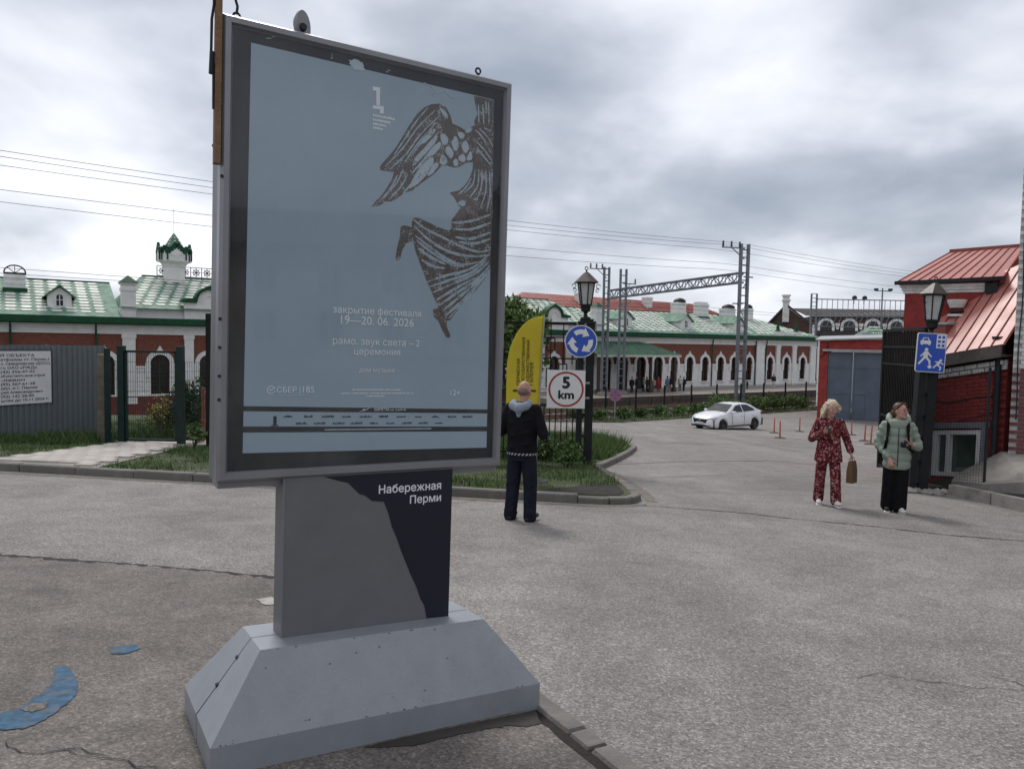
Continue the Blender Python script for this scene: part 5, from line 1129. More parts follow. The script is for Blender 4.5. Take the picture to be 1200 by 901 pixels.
MB().bx(-.405, .405, 0, .02, -.405, .405).build('plate', 'sign_white', s2); disc(MB(), .335, .375, -.004, -.0005, n=48).build('ring', 'sign_red', s2)
flat = lambda a, b, z: (a, b, z)
fit_text('numeral', '5', -.085, .085, .03, 'sign_black', s2, -.003, h=.26, tl=flat, bold=.045); fit_text('letters', 'km', -.165, .175, -.20, 'sign_black', s2, -.003, h=.19, tl=flat, bold=.04)
MB().bx(.2, .5, .021, .05, -.2, -.16).bx(.2, .5, .021, .05, .12, .16).build('bracket', 'zinc', s2)
s3 = thing('living_street_sign', 'square blue sign with white car, house and walking figures on right pillar', 'road sign', (7.68, 13.80, 1.52), rad(-8)); s3.rotation_euler[1] = rad(2.2)
SW, SH = .255, .36
def rrect(w, h, r, n=5):
    o = []
    for cx, cy, a in ((w-r, h-r, 0), (-w+r, h-r, 90), (-w+r, -h+r, 180), (w-r, -h+r, 270)): o += [(cx+r*math.cos(rad(a+90*i/n)), cy+r*math.sin(rad(a+90*i/n))) for i in range(n+1)]
    return o
MB().ext(rrect(SW, SH, .04), 0, .02).build('plate', 'sign_white', s3); MB().ext(rrect(SW-.014, SH-.014, .03), -.004, -.0005).build('face', 'sign_blue', s3)
def pic(nm, polys, mt='sign_white', y0=-.008, y1=-.0045):
    m = MB()
    for i, p in enumerate(polys): m.ext(p, y0-.0003*i, y1)
    m.build(nm, mt, s3)
def limb2(p, q, w): dx, dz = q[0]-p[0], q[1]-p[1]; l = math.hypot(dx, dz); nx, nz = -dz/l*w/2, dx/l*w/2; return [(p[0]+nx, p[1]+nz), (p[0]-nx, p[1]-nz), (q[0]-nx*.8, q[1]-nz*.8), (q[0]+nx*.8, q[1]+nz*.8)]
circ = lambda cx, cz, r: [(cx+r*math.cos(2*math.pi*i/12), cz+r*math.sin(2*math.pi*i/12)) for i in range(12)]
pic('car_symbol', [[(-.20, .155), (-.02, .155), (-.02, .215), (-.045, .225), (-.065, .275), (-.155, .275), (-.175, .225), (-.20, .215)], [(-.19, .14), (-.155, .14), (-.155, .156), (-.19, .156)], [(-.065, .14), (-.03, .14), (-.03, .156), (-.065, .156)]])
pic('car_windscreen', [[(-.155, .225), (-.065, .225), (-.078, .262), (-.142, .262)]], 'sign_blue', -.0105, -.0095)
pic('house_symbol', [[(.075, .09), (.235, .09), (.235, .34), (.075, .34)]])
pic('house_windows', [[(x, z), (x+.045, z), (x+.045, z+.045), (x, z+.045)] for x in (.098, .168) for z in (.115, .19, .27)], 'sign_blue', -.0105, -.0085)
pic('adult_symbol', [circ(-.085, .055, .032), limb2((-.085, .02), (-.095, -.09), .085), limb2((-.10, -.08), (-.205, -.215), .04), limb2((-.085, -.08), (-.02, -.15), .04), limb2((-.02, -.14), (-.01, -.215), .036), limb2((-.10, .01), (-.18, -.07), .028), limb2((-.07, .01), (.01, -.075), .028)])
pic('child_symbol', [circ(.175, -.13, .024), limb2((.165, -.155), (.115, -.215), .05), limb2((.12, -.205), (.05, -.275), .028), limb2((.12, -.21), (.185, -.26), .028), limb2((.185, -.255), (.165, -.315), .026), limb2((.165, -.165), (.08, -.16), .022), limb2((.165, -.17), (.225, -.2), .022), circ(-.01, -.255, .034)])
MB().bx(-.1, .1, .021, .10, -.2, -.16).bx(-.1, .1, .021, .10, .12, .16).build('bracket', 'zinc', s3)
M('sign_violet', (0.16, 0.10, 0.22), 0.5, 0.1, 4); M('sign_pinkred', (0.33, 0.14, 0.20), 0.5, 0.1, 4)
s4 = thing('no_stopping_sign', 'small faded round no-stopping sign on a thin post by the far fence', 'road sign', (6.35, 46.0, hgt(6.35, 46)), rad(-5))
zz = -1.60-hgt(6.35, 46); o = plate_disc(.37, -.01, .01).tf(lambda x, y, z: (x, y, z+zz)).build('face', 'sign_violet', s4)
m = disc(MB(), .29, .375, -.016, -.0105, n=30)
for a in (45, 135): c, s = math.cos(rad(a)), math.sin(rad(a)); m.ext(limb2((-.3*c, -.3*s), (.3*c, .3*s), .08), -.0165, -.0107)
m.tf(lambda x, y, z: (x, y, z+zz)).build('ring_and_cross', 'sign_pinkred', s4); MB().tube((0, .04, -.1), (0, .04, zz+.3), .03).build('post', 'zinc', s4)

# ---- yellow sail flag
M('flag_yellow', (0.50, 0.40, 0.035), 0.75, 0.06, 3, spec=0.2, bump=0.15, bscale=5); M('flag_print', (0.05, 0.04, 0.02), 0.7)
fl = thing('sail_flag', 'yellow sail flag with dark vertical lettering behind the standing man', 'flag', (.36, 12.6, plane(.36, 12.6)+.1))
zf = -(plane(.36, 12.6)+.1)
wav = lambda x, y, z: (x, y+.035*math.sin(x*7+z*1.6)+.02*math.sin(z*4), z)
RE = lambda z: .075+.035*(z-zf)        # right (pole) edge
top = 2.03+zf
V = []; nz, nx = 40, 10
for j in range(nz+1):
    z = .86+zf-.9+(top-(.86+zf-.9))*j/nz
    f = max(0, (z-zf-1.05)/(2.03-1.05)); xl = -.455 if f <= 0 else -.455+(.455+.13)*(1-math.sqrt(max(0, 1-f**2.1)))
    g_ = z-zf
    if g_ < .3: xl = -.455+ (.3-g_)*.9 if g_ > -.05 else -.14
    xr = RE(z)-.0
    for i in range(nx+1): x = xl+(xr-xl)*i/nx; V.append(wav(x, 0, z))
Fs = [(j*(nx+1)+i, j*(nx+1)+i+1, (j+1)*(nx+1)+i+1, (j+1)*(nx+1)+i) for j in range(nz) for i in range(nx)]
o = npmesh('cloth', V, Fs, 'flag_yellow', fl); sm = o.modifiers.new('thick', 'SOLIDIFY'); sm.thickness = .004
o.data.polygons.foreach_set('use_smooth', [True]*len(o.data.polygons))
clo = o
m = MB(); P_ = [(RE(z)+.012, .0+.035*math.sin((RE(z))*7+z*1.6)+.02*math.sin(z*4), z) for z in np.linspace(0, top+.02, 18)]; m.path(P_, .012, 8); m.build('pole', 'zinc', fl); MB().lathe([(.02, 0), (.28, 0), (.28, .02), (.05, .06), (.02, .3)], 16).build('base', 'steel_dark', fl)
def vtext(body, x, z0, z1):
    o = text('lettering', body, 1.0, 'flag_print', clo, (0, 0, 0), bold=.015); me = o.data; xs = [v.co.x for v in me.vertices]; s = (z1-z0)/(max(xs)-min(xs))
    for v in me.vertices: p = wav(x-v.co.y*s*.8, 0, z0+v.co.x*s); v.co = Vector((p[0], p[1]-.008, p[2]))
    o.rotation_euler = (0, 0, 0)
vtext('ПЕРМСКАЯ', -.235, .86+zf, 1.30+zf); vtext('ГОСУДАРСТВЕННАЯ', -.155, .86+zf, 1.66+zf); vtext('ХУДОЖЕСТВЕННАЯ', -.078, .86+zf, 1.62+zf); vtext('ГАЛЕРЕЯ', -.01, .86+zf, 1.24+zf)
m = MB()
for k in range(12): x0 = -.34+k*.032; m.ext([(x0, .755+zf), (x0+.033, .755+zf), (x0+.033, .79+zf), (x0, .79+zf)], -.009, -.006)
m.tf(wav).build('bar_print', 'flag_print', clo); MB().ext(circ(-.15, .62+zf, .035), -.009, -.006).tf(wav).build('dot_print', 'flag_print', clo)

# ---- black iron fence with square ornaments, from the left pillar to the mesh fence
fe = thing('iron_fence', 'black iron fence with square ornaments running left from the gate pillar', 'fence')
FX0, FX1 = -6.85, 1.38; fy = lambda x: 16.32-.075*(x-1.4)
def fbar(m, x0, z0, x1, z1, w=.024): m.bar((x0, fy(x0), z0), (x1, fy(x1), z1), w, w)
for nm, z, w in (('top_rail', 2.0, .06), ('rail', 1.70, .02), ('rail', 1.24, .03), ('rail', .22, .045), ('bottom_rail', -.82, .045)):
    m = MB(); fbar(m, FX0, z, FX1, z, w); m.build(nm, 'gate_iron', fe)
k = 0; x = FX0+.12
while x < FX1-.1:
    m = MB(); fbar(m, x, .22, x, 2.0, .022)
    for (zc, h) in ((1.545, .135), (.82, .20)) if k % 2 == 0 else ((1.02, .10),):
        for a, b, c, d in ((-1, -1, 1, -1), (1, -1, 1, 1), (1, 1, -1, 1), (-1, 1, -1, -1)): fbar(m, x+a*.085, zc+b*h, x+c*.085, zc+d*h, .026)
    m.build('ornament_bar', 'gate_iron', fe); x += .27; k += 1
x = FX0+.06
while x < FX1: m = MB(); fbar(m, x, -1.0+.0, x, .24, .022); m.build('picket', 'gate_iron', fe); x += .125
for xx in (FX0, -4.1, -1.4): MB().bx(xx-.05, xx+.05, fy(xx)-.05, fy(xx)+.05, -1.3, 2.1).build('post', 'gate_iron', fe)
# ---- open gate leaf beside the right pillar
gt = thing('iron_gate', 'dark iron gate leaf standing open beside the right pillar', 'gate')
Pq, GLn, _a = frame2((7.93, 14.45), (8.36, 16.95)); zg = lambda s: -.92-.075*s
def gbar(nm, s0, z0, s1, z1, w): MB().bar(Pq(s0, 0, z0), Pq(s1, 0, z1), w, w).build(nm, 'gate_iron', gt)
for s in (0.03, GLn-.03): gbar('stile', s, zg(s), s, 2.0, .07)
for z, w in ((1.98, .06), (1.62, .045), (1.25, .045), (.1, .05)): gbar('rail', 0, z, GLn, z, w)
gbar('bottom_rail', 0, zg(0)+.05, GLn, zg(GLn)+.05, .06)
n_ = 24
for k in range(n_): s = .08+k*(GLn-.16)/(n_-1); gbar('bar', s, zg(s)+.05, s, 2.0 if k % 2 else 1.93, .026)
pl_ = MB(); v = [Pq(s, q, z) for q in (.02, .03) for s, z in ((.05, zg(0)+.06), (GLn-.05, zg(GLn)+.06), (GLn-.05, 1.02), (.05, 1.02))]; pl_.add(v, [(0,1,2,3),(7,6,5,4),(0,4,5,1),(1,5,6,2),(2,6,7,3),(3,7,4,0)]).build('sheet_panel', 'gate_iron', gt)
# wire mesh panel between the right pillar and the lean-to
wm = thing('wire_mesh_screen', 'thin dark wire mesh screen between right pillar and lean-to wall', 'fence')
m = MB(); Pm, ML, _b = frame2((7.86, 14.05), (8.62, 13.55))
for k in range(22): s = k*ML/21; m.bar(Pm(s, 0, -.85), Pm(s, 0, 1.25), .0028, .0028)
for k in range(42): z = -.85+k*.05; m.bar(Pm(0, .004, z), Pm(ML, .004, z), .0025, .0025)
m.build('mesh', 'steel_dark', wm)
for s in (0, ML): MB().bar(Pm(s, 0, -1.1), Pm(s, 0, 1.28), .035, .035).build('post', 'steel_dark', wm)

# ---- grey corrugated fence on the left with its notice
M('corrugated', (0.135, 0.155, 0.17), 0.45, 0.12, 1.2, metal=0.15, spec=0.5, dirt=0.25, dirtcol=(0.12, 0.13, 0.14)); M('notice_white', (0.62, 0.63, 0.64), 0.6, 0.06, 3, dirt=0.2, dirtcol=(.45, .45, .45)); M('notice_ink', (0.03, 0.03, 0.035), 0.7)
cf = thing('corrugated_fence', 'grey corrugated steel fence with white notice on the left', 'fence')
Pc, CL, CA = frame2((-14.45, 11.15), (-10.36, 19.1))
sheet = MB(); V = []; n_ = 9; pr_ = [(0, 0), (.055, 0), (.075, .03), (.115, .03)]; wdt = .13*n_
pts = []
for k in range(n_):
    for s, d in pr_: pts.append((k*.13+s, d))
pts.append((n_*.13, 0)); nn = len(pts)
v = [(s, -d, 0) for s, d in pts]+[(s, -d, 2.27) for s, d in pts]; sheet.add(v, [(i, i+1, nn+i+1, nn+i) for i in range(nn-1)])
me = sheet.mesh('fence_sheet'); me.materials.append(MATS['corrugated']); k = 0; s = CL-wdt
while s > -wdt*.5:
    p = Pc(s, .0, 0); o = link('fence_sheet', me, cf, (p[0], p[1], -.98+.0*k), CA); o.location.z = 1.31-2.27+random.uniform(-.01, .01); s -= wdt-.004; k += 1
m = MB()
for z in (.85, -.35): m.bar(Pc(0, -.07, z), Pc(CL, -.07, z), .04, .06)
m.build('rail', 'zinc', cf)
for k in range(5): s = CL-.12-2.3*k; MB().bar(Pc(s, -.13, -1.6), Pc(s, -.13, 1.2), .06, .06).build('post', 'zinc', cf)
nb = thing('site_notice', 'white information board with black print hung on corrugated fence', 'notice'); Pn = Pc
def nbox(m, s0, s1, q0, q1, z0, z1): return pbox(m, Pn, s0, s1, q0, q1, z0, z1)
no = nbox(MB(), 5.5, 7.53, .045, .06, -.04, 1.18).build('board', 'notice_white', nb)
m = MB(); nbox(m, 5.48, 7.55, .046, .065, 1.181, 1.2); nbox(m, 7.531, 7.55, .046, .064, -.04, 1.18); m.build('board_edge', 'notice_ink', nb)
def ntext(body, s0, s1, z, h):
    o = text('notice_text', body, 1.0, 'notice_ink', no, (0, 0, 0), bold=.015); me = o.data; xs = [v.co.x for v in me.vertices]; ys = [v.co.y for v in me.vertices]; k = (s1-s0)/(max(xs)-min(xs)); x0 = min(xs)
    for v in me.vertices: v.co = Vector(Pn(s0+(v.co.x-x0)*k, .0625+v.co.z, z+v.co.y*h))
    o.rotation_euler = (0, 0, 0)
for i, (b, s1) in enumerate((('Й ОБЪЕКТА', 7.15), ('атформы ст. Пермь-I', 7.48), ('л. Свердловская (ДОСС)', 7.50), ('го ОАО «РЖД»', 7.2), ('(43) 356-47-02', 7.15), ('«Констант»-инж.строй', 7.38), ('-лавин', 6.92), ('(95) 267-61-28', 7.15), ('обл. и г. Перми', 7.2), ('рей Александрович', 7.32), ('(92) 142 28-00', 7.12), ('ытии до 10.11.2024 г.', 7.46))):
    ntext(b, 6.40, s1, 1.05-.093*i, .085)
# ---- green mesh gate, its posts and the fence beside it
M('gate_green', (0.006, 0.021, 0.017), 0.55, 0.25, 5, spec=0.3); M('post_concrete', (0.15, 0.13, 0.105), 0.95, 0.3, 8, bump=.5, bscale=25, dirt=.5, dirtcol=(.06, .06, .04)); M('post_rust', (0.24, 0.085, 0.06), 0.7, 0.25, 8)
gn = thing('mesh_gate', 'dark green wire mesh gate between two green posts across the tiled path', 'gate')
gz0 = plane(-8.2, 16.9)+.15
for x, w in ((-8.80, .14), (-7.47, .14)): MB().bx(x-w/2, x+w/2, 16.83, 16.97, -1.4, 1.33).bx(x-w/2-.01, x+w/2+.01, 16.82, 16.98, 1.331, 1.345).build('gate_post', 'gate_green', gn)
lf = MB(); x0, x1 = -8.70, -7.57
for z in (gz0+.06, 1.22): lf.bar((x0, 16.9, z), (x1, 16.9, z), .05, .05)
for x in (x0, x1): lf.bar((x, 16.9, gz0+.035), (x, 16.9, 1.245), .05, .05)
lo_ = lf.build('leaf_frame', 'gate_green', gn)
def wire_panel(nm, xa, xb, za, zb, par, y0=16.9, dy=0.0, stepx=.05, stepz=.2, w=.006, mat='gate_green'):
    m = MB(); n = max(1, int((xb-xa)/stepx))
    yy = lambda x: y0+dy*(x-xa)
    for k in range(n+1): x = xa+(xb-xa)*k/n; m.bar((x, yy(x), za), (x, yy(x), zb), w, w)
    n2 = int((zb-za)/stepz)
    for k in range(n2+1): z = za+(zb-za)*k/n2; m.bar((xa, yy(xa)-.007, z), (xb, yy(xb)-.007, z), w, w)
    return m.build(nm, mat, par)
wire_panel('wire_mesh', x0, x1, gz0+.08, 1.2, lo_); MB().bx(x1-.02, x1+.06, 16.84, 16.88, .02, .2).build('lock', 'steel_dark', lo_)
mf = thing('mesh_fence', 'dark green wire mesh fence to the right of the mesh gate', 'fence')
wire_panel('wire_mesh', -7.38, -6.2, gz0, 1.0, mf, 16.93); MB().bx(-6.22, -6.14, 16.89, 16.97, -1.4, 1.1).build('post', 'gate_green', mf); wire_panel('wire_mesh', -9.16, -8.9, gz0, 1.0, mf, 16.95)
MB().bx(-9.20, -9.10, 16.9, 17.0, -1.4, 1.28).build('post', 'gate_green', mf)
cp_ = MB().bev(-.10, .10, -.09, .09, -.6, 2.17, .03).tf(lambda x, y, z: (x+.012*z, y, z)).build('concrete_post', 'post_concrete', None, loc=(-9.38, 17.15, -1.02)); tag(cp_, 'weathered concrete post at the end of corrugated fence', 'post')
rp = MB().tube((0, 0, -.3), (0, 0, 1.42), .045, n=10).tube((-.02, 0, .55), (-.28, .1, .52), .02).tube((0, 0, .60), (.3, .1, .62), .02).build('rusty_post', 'post_rust', None, True, loc=(-7.42, 18.0, -1.08)); tag(rp, 'rusty red pipe post behind the mesh fence', 'post')

# ================================================================ railway masts, gantries and wires
M('mast_steel', (0.17, 0.185, 0.205), 0.55, 0.2, 2, metal=0.2); M('wire_black', (0.035, 0.035, 0.04), 0.6, 0.1, 2); M('insulator', (0.10, 0.06, 0.045), 0.3, 0.2, 5)
def mast(name, label, x, y, z0, z1, wd, rz, group='railway masts', step=.62, leg=.12):
    o = thing(name, label, 'mast', (x, y, z0), rz, group); h = z1-z0
    for s in (-1, 1): MB().bx(s*wd/2-leg/2, s*wd/2+leg/2, -.12, .12, 0, h).build('leg', 'mast_steel', o)
    m = MB(); k = .4
    while k < h: m.bx(-wd/2+leg/2-.0, wd/2-leg/2+.0, -.05, .05, k, k+.09); k += step
    bt = m.build('battens', 'mast_steel', o); bt['kind'] = 'stuff'; MB().bx(-wd/2-.3, wd/2+.3, -.45, .45, -.4, .35).build('footing', 'concrete', o); return o
GB = -4.7
A_ = mast('railway_mast', 'tall grey steel mast carrying gantry behind the white car', 18.85, 62.0, GB, 9.85, .72, rad(20), leg=.2); B_ = mast('railway_mast', 'grey steel mast on platform carrying the gantry, beside the left lantern', 9.35, 76.2, -3.8, 9.2, .55, rad(20), leg=.17); C_ = mast('railway_mast', 'lighter ladder-like steel mast standing right of the gantry mast', 11.45, 79.0, -3.8, 9.3, .62, rad(10), step=.75, leg=.2)
def arm(par, z, l, n, dirx=-1):
    m = MB().bar((0, 0, z), (dirx*l, 0, z-.02), .10, .10).bar((0, 0, z-.9), (dirx*l*.55, 0, z-.05), .06, .06).build('cross_arm', 'mast_steel', par)
    for k in range(n): x = dirx*(l-.1-k*(l-.6)/max(1, n-1)); MB().lathe([(.03, 0), (.11, .08), (.05, .16), (.12, .24), (.05, .32), (.10, .42), (.02, .5)], 10, (x, 0, z+.03)).build('insulator', 'insulator', par)
arm(A_, 9.6-GB-.1, 2.2, 3); arm(B_, 12.8, 1.9, 3); arm(A_, 5.0-GB, 1.0, 0); arm(A_, 7.2-GB, 0.9, 0, 1); arm(C_, 11.6, 1.4, 1, 1); arm(C_, 9.9, 1.6, 0, 1)
gy = thing('railway_gantry', 'steel lattice gantry beam spanning the tracks between two masts', 'gantry')
p0, p1 = Vector((9.6, 75.9, 6.05)), Vector((18.75, 62.2, 6.75)); dirg = (p1-p0).normalized(); sd = Vector((-dirg.y, dirg.x, 0)); n_ = 22
ch = {}
for nm, oz, os in (('a', 0, -.22), ('b', 0, .22), ('c', .78, -.22), ('d', .78, .22)):
    a, b = p0+sd*os+Vector((0, 0, oz)), p1+sd*os+Vector((0, 0, oz)); ch[nm] = (a, b); MB().bar(a, b, .13, .13).build('chord', 'mast_steel', gy)
for k in range(n_):
    f0, f1 = k/n_, (k+1)/n_; m = MB()
    for lo_, hi_ in (('a', 'c'), ('b', 'd')):
        q0, q1 = (lo_, hi_) if k % 2 else (hi_, lo_); m.bar(ch[q0][0].lerp(ch[q0][1], f0), ch[q1][0].lerp(ch[q1][1], f1), .06, .06); m.bar(ch[lo_][0].lerp(ch[lo_][1], f0), ch[hi_][0].lerp(ch[hi_][1], f0), .05, .05)
    m.build('lacing', 'mast_steel', gy)
# distant signal bridge in front of the depot
D_ = mast('railway_mast', 'far grey mast at the left end of the signal bridge', 44.6, 112, GB, 9.4, .8, 0, leg=.2)
sb = thing('signal_bridge', 'far steel signal bridge with handrail in front of the brown depot', 'gantry')
m = MB()
for z in (6.3, 8.6): m.bar((44.8, 112, z), (63, 112, z), .14, .14)
m.build('chord', 'mast_steel', sb)
for k in range(24):
    x = 45+k*.78; MB().bar((x, 112, 6.3), (x+(.0), 112, 8.6), .07, .07).bar((x, 112, 4.6), (x+.78, 112, 6.3), .06, .06).build('stanchion', 'mast_steel', sb)
MB().bar((44.8, 112, 4.6), (63, 112, 4.6), .12, .12).build('chord', 'mast_steel', sb)
for x in (50.5, 52.0): MB().lathe([(.35, 0), (.35, .3), (.15, .5)], 10, (x, 111.8, 8.7)).bar((x, 112, 8), (x, 112, 8.9), .1).build('floodlight', 'steel_dark', sb)
pm = thing('lamp_mast', 'thin distant lamp mast rising above the signal bridge', 'mast', (54.2, 111, GB)); MB().tube((0, 0, 0), (0, 0, 15.0), .14, .10).build('pole', 'mast_steel', pm); MB().bar((-1.1, 0, 14.6), (1.3, 0, 14.6), .1).bx(-1.2, -.7, -.2, .2, 14.65, 14.95).bx(.9, 1.4, -.2, .2, 14.65, 14.95).build('lamp_head', 'steel_dark', pm)
# wires parallel to the tracks
def wire(label, t0, t1, q, z, sag, span=55, ph=0.0, r=.013):
    pts = []; n = int((t1-t0)/3)
    for k in range(n+1):
        t = t0+(t1-t0)*k/n; u = ((t-ph) % span)/span; pts.append((*tq(t, q), z-sag*4*u*(1-u)))
    tag(MB().path(pts, r, 5).build('overhead_wire', 'wire_black'), label, 'wire', 'wires along the railway')
TA_ = (Vector((18.85, 62))-FO).dot(FD)
wires = [('topmost thin overhead wire of the three along the railway', 24.0, 9.95, .55), ('second thin overhead wire from the top along the railway', 23.4, 9.85, .66), ('third thin overhead wire from the top, just under the upper pair', 22.2, 9.6, .5), ('fourth overhead wire, upper one of the middle pair', 23.0, 8.35, .5), ('fifth overhead wire, lower one of the middle pair', 22.6, 7.9, .6), ('sixth overhead wire, upper one of the low group over the tracks', 17.0, 5.2, .45), ('lowest overhead wire hanging over the tracks', 16.4, 4.85, .25)]
for lab, q, z, sg in wires: wire(lab, -75, 75, q, z, sg, 58, TA_)

# ================================================================ orange delineator posts
M('post_orange', (0.42, 0.095, 0.055), 0.55, 0.15, 8); M('rubber', (0.075, 0.05, 0.04), 0.85, 0.2, 8)
first = None
spots = [((13.5, 38.37), 'pair, the one farther back nearest the car'), ((11.87, 32.98), ''), ((15.96, 41.36), ''), ((17.93, 39.35), ''), ((14.72, 30.57), ''), ((15.76, 33.3), '')]
labs = ['thin orange traffic post standing closest to the rear of the white car', 'thin orange traffic post in front of the one beside the white car', 'thin orange traffic post between the white car and the blonde woman', 'thin orange traffic post seen between the two women, farther one', 'thin orange traffic post nearest the woman in the green jacket', 'thin orange traffic post just behind the one by the green jacket']
for (xy, _), lab in zip(spots, labs):
    if first is None:
        o = thing('traffic_post', lab, 'traffic post', (*xy, hgt(*xy)), 0, 'orange traffic posts in the yard'); first = o
        MB().lathe([(.05, 0), (.24, 0), (.24, .03), (.10, .06), (.05, .07)], 16).build('base', 'rubber', o, True); MB().lathe([(.03, .05), (.034, .07), (.03, .76), (.018, .78)], 10).build('post', 'post_orange', o, True)
    else:
        o = copy_tree(first); o.location = (*xy, hgt(*xy)); o['label'] = lab
    o.rotation_euler = (random.uniform(-.03, .03), random.uniform(-.05, .05), 0)

# ================================================================ far fence, bushes, trees
ff = thing('yard_fence', 'thin dark post and wire fence along the railway side of the yard', 'fence')
for k in range(30):
    t = -46+k*2.6; x, y = tq(t, 29.2); z = hgt(x, y); MB().bx(-.05, .05, -.05, .05, -.3, 2.1).build('post', 'gate_iron', ff, loc=(x, y, z))
for zz in (1.95, 1.1, .35): MB().path([(*tq(-46+k*2.6, 29.2), hgt(*tq(-46+k*2.6, 29.2))+zz) for k in range(30)], .016, 4).build('wire', 'gate_iron', ff)
lw = thing('low_concrete_wall', 'low broken pale concrete wall between yard fence and tracks', 'wall')
for k in range(16): t = -30+k*3.0; tqbox(MB(), t, t+2.9, 25.6, 25.8, -4.9, -4.15+random.uniform(-.2, .12)).build('panel', 'concrete', lw)
def bush(label, x, y, z, r, h, n, mat, size, seed, name='bush', group=None, nst=5):
    o = thing(name, label, 'bush', (x, y, z), 0, group); g = random.Random(seed)
    parts = [leaves(n//5, (g.uniform(-.45, .45)*r, g.uniform(-.45, .45)*r, h*g.uniform(.35, .72)), (r*g.uniform(.45, .7), r*g.uniform(.45, .7), h*g.uniform(.28, .4)), size, .25, seed=seed*7+k) for k in range(5)]
    V, Fc = cat_leaves(parts); npmesh('foliage', V, Fc, mat, o)
    m = MB()
    for k in range(nst): a = g.uniform(0, 6.28); m.tube((0, 0, -.05), (r*.5*math.cos(a), r*.5*math.sin(a), h*.6), .018, .006, 5)
    m.build('stems', 'bark', o); return o
ordn = ['first', 'second', 'third', 'fourth', 'fifth', 'sixth', 'seventh', 'eighth', 'ninth', 'tenth', 'eleventh', 'twelfth', 'thirteenth', 'fourteenth', 'fifteenth', 'sixteenth']
bs = [(-41, .7), (-39.2, .6), (-37.4, .75), (-35.6, .6), (-34, .7), (-32.3, .6), (-30.8, .8), (-29.3, .7), (-27.8, 1.35), (-26.2, .8), (-24.8, 1.1), (-23.5, .95), (-22.2, 1.2), (-20.9, 1.05), (-19.6, 1.15), (-18.3, .9)]
for i, (t, s) in enumerate(bs):
    x, y = tq(t, 29.6+random.uniform(-.4, .6)); z = hgt(x, y)
    bush('%s low green bush from the left along the far yard fence' % ordn[i], x, y, z, .8*s+.2, 1.0*s+.1, 900, 'leaf_mid' if i % 3 else 'weed', .085, 100+i, group='bushes along the yard fence')
bush('small bush with yellow flowers behind the mesh gate', -9.1, 20.0, plane(-9.1, 20)+.1, .62, 1.15, 1500, 'leaf_yellow', .045, 31)
bush('dark green bush at the right post of the mesh gate', -8.3, 19.3, plane(-8.3, 19.3)+.1, .55, 1.55, 2600, 'leaf_dark', .05, 32)
bush('small leafy sapling at the foot of the mesh fence', -7.0, 16.5, plane(-7, 16.5)+.1, .25, .6, 130, 'leaf_mid', .07, 33)
bush('flowering clump of leaves at the foot of the iron fence', .45, 15.6, plane(.4, 15.6)+.1, .55, .75, 1500, 'weed', .06, 34); bush('leafy clump of weeds beside the left gate pillar', 1.15, 15.4, plane(1.1, 15.4)+.1, .45, .55, 1100, 'leaf_mid', .05, 35)
M('flower_white', (.6, .6, .55), .8)
V, Fc = leaves(40, (.45, 15.4, plane(.4, 15.4)+.55), (.6, .3, .25), .03, .3, seed=3); o = npmesh('white_flowers', V, Fc, 'flower_white'); struct(o, 'stuff'); o['label'] = 'scattered small white flower heads by the iron fence'; o['category'] = 'flowers'
def tree(label, x, y, z, h, r, n, seed, mat='leaf_dark', size=.085):
    o = thing('garden_tree', label, 'tree', (x, y, z)); g = random.Random(seed); m = MB(); m.tube((0, 0, -.1), (.05, .02, h*.35), .11, .08, 8); tips = []
    for k in range(9):
        a = 6.28*k/9+g.uniform(-.3, .3); st = Vector((.05, .02, h*.28+g.uniform(0, .1)*h)); en = Vector((r*.75*math.cos(a)*g.uniform(.5, 1), r*.75*math.sin(a)*g.uniform(.5, 1), h*g.uniform(.5, .9))); md = st.lerp(en, .5)+Vector((0, 0, .12)); m.tube(st, md, .05, .03, 6); m.tube(md, en, .03, .01, 5); tips.append(en)
    m.build('trunk', 'bark', o, True); parts = [leaves(n//len(tips), t, (r*g.uniform(.35, .55), r*g.uniform(.35, .55), h*g.uniform(.13, .2)), size, .2, seed=seed*11+i) for i, t in enumerate(tips)]
    parts.append(leaves(n//6, (0, 0, h*.75), (r*.5, r*.5, h*.22), size, .2, seed=seed)); V, Fc = cat_leaves(parts); npmesh('crown', V, Fc, mat, o); return o
tree('leafy green tree behind the yellow sail flag', -.25, 21.6, plane(-.2, 21.6)+.1, 4.15, 1.3, 5200, 5, 'leaf_mid', .10)

# ================================================================ what stands behind the camera and shows, faintly, in the poster glass
M('plaster_cream', (0.36, 0.32, 0.25), 0.9, 0.12, 1, dirt=.3); M('roof_slate', (0.10, 0.10, 0.105), 0.7, 0.2, 1)
hb = thing('plaster_house', 'long two-storey plaster house mirrored faintly in the poster glass', 'building', (30, -24, .6), math.atan2(-.77, -.64))
MB().bx(-20, 20, 0, 10, -3, 6.2).build('wall', 'plaster_cream', hb); MB().add([(-21, -1, 6.2), (21, -1, 6.2), (21, 11, 6.2), (-21, 11, 6.2), (-17, 5, 9.0), (17, 5, 9.0)], [(0,1,5,4),(1,2,5),(2,3,4,5),(3,0,4),(3,2,1,0)]).build('roof', 'roof_slate', hb)
for i in range(11):
    for z in (.7, 3.7):
        x = -18+3.6*i; w_ = MB().bx(x-.6, x+.6, -.05, -.01, z, z+1.7).build('window', 'dark_glass', hb); MB().bx(x-.03, x+.03, -.09, -.051, z, z+1.7).bx(x-.7, x+.7, -.12, -.055, z-.1, z-.01).build('frame', 'window_white', w_)
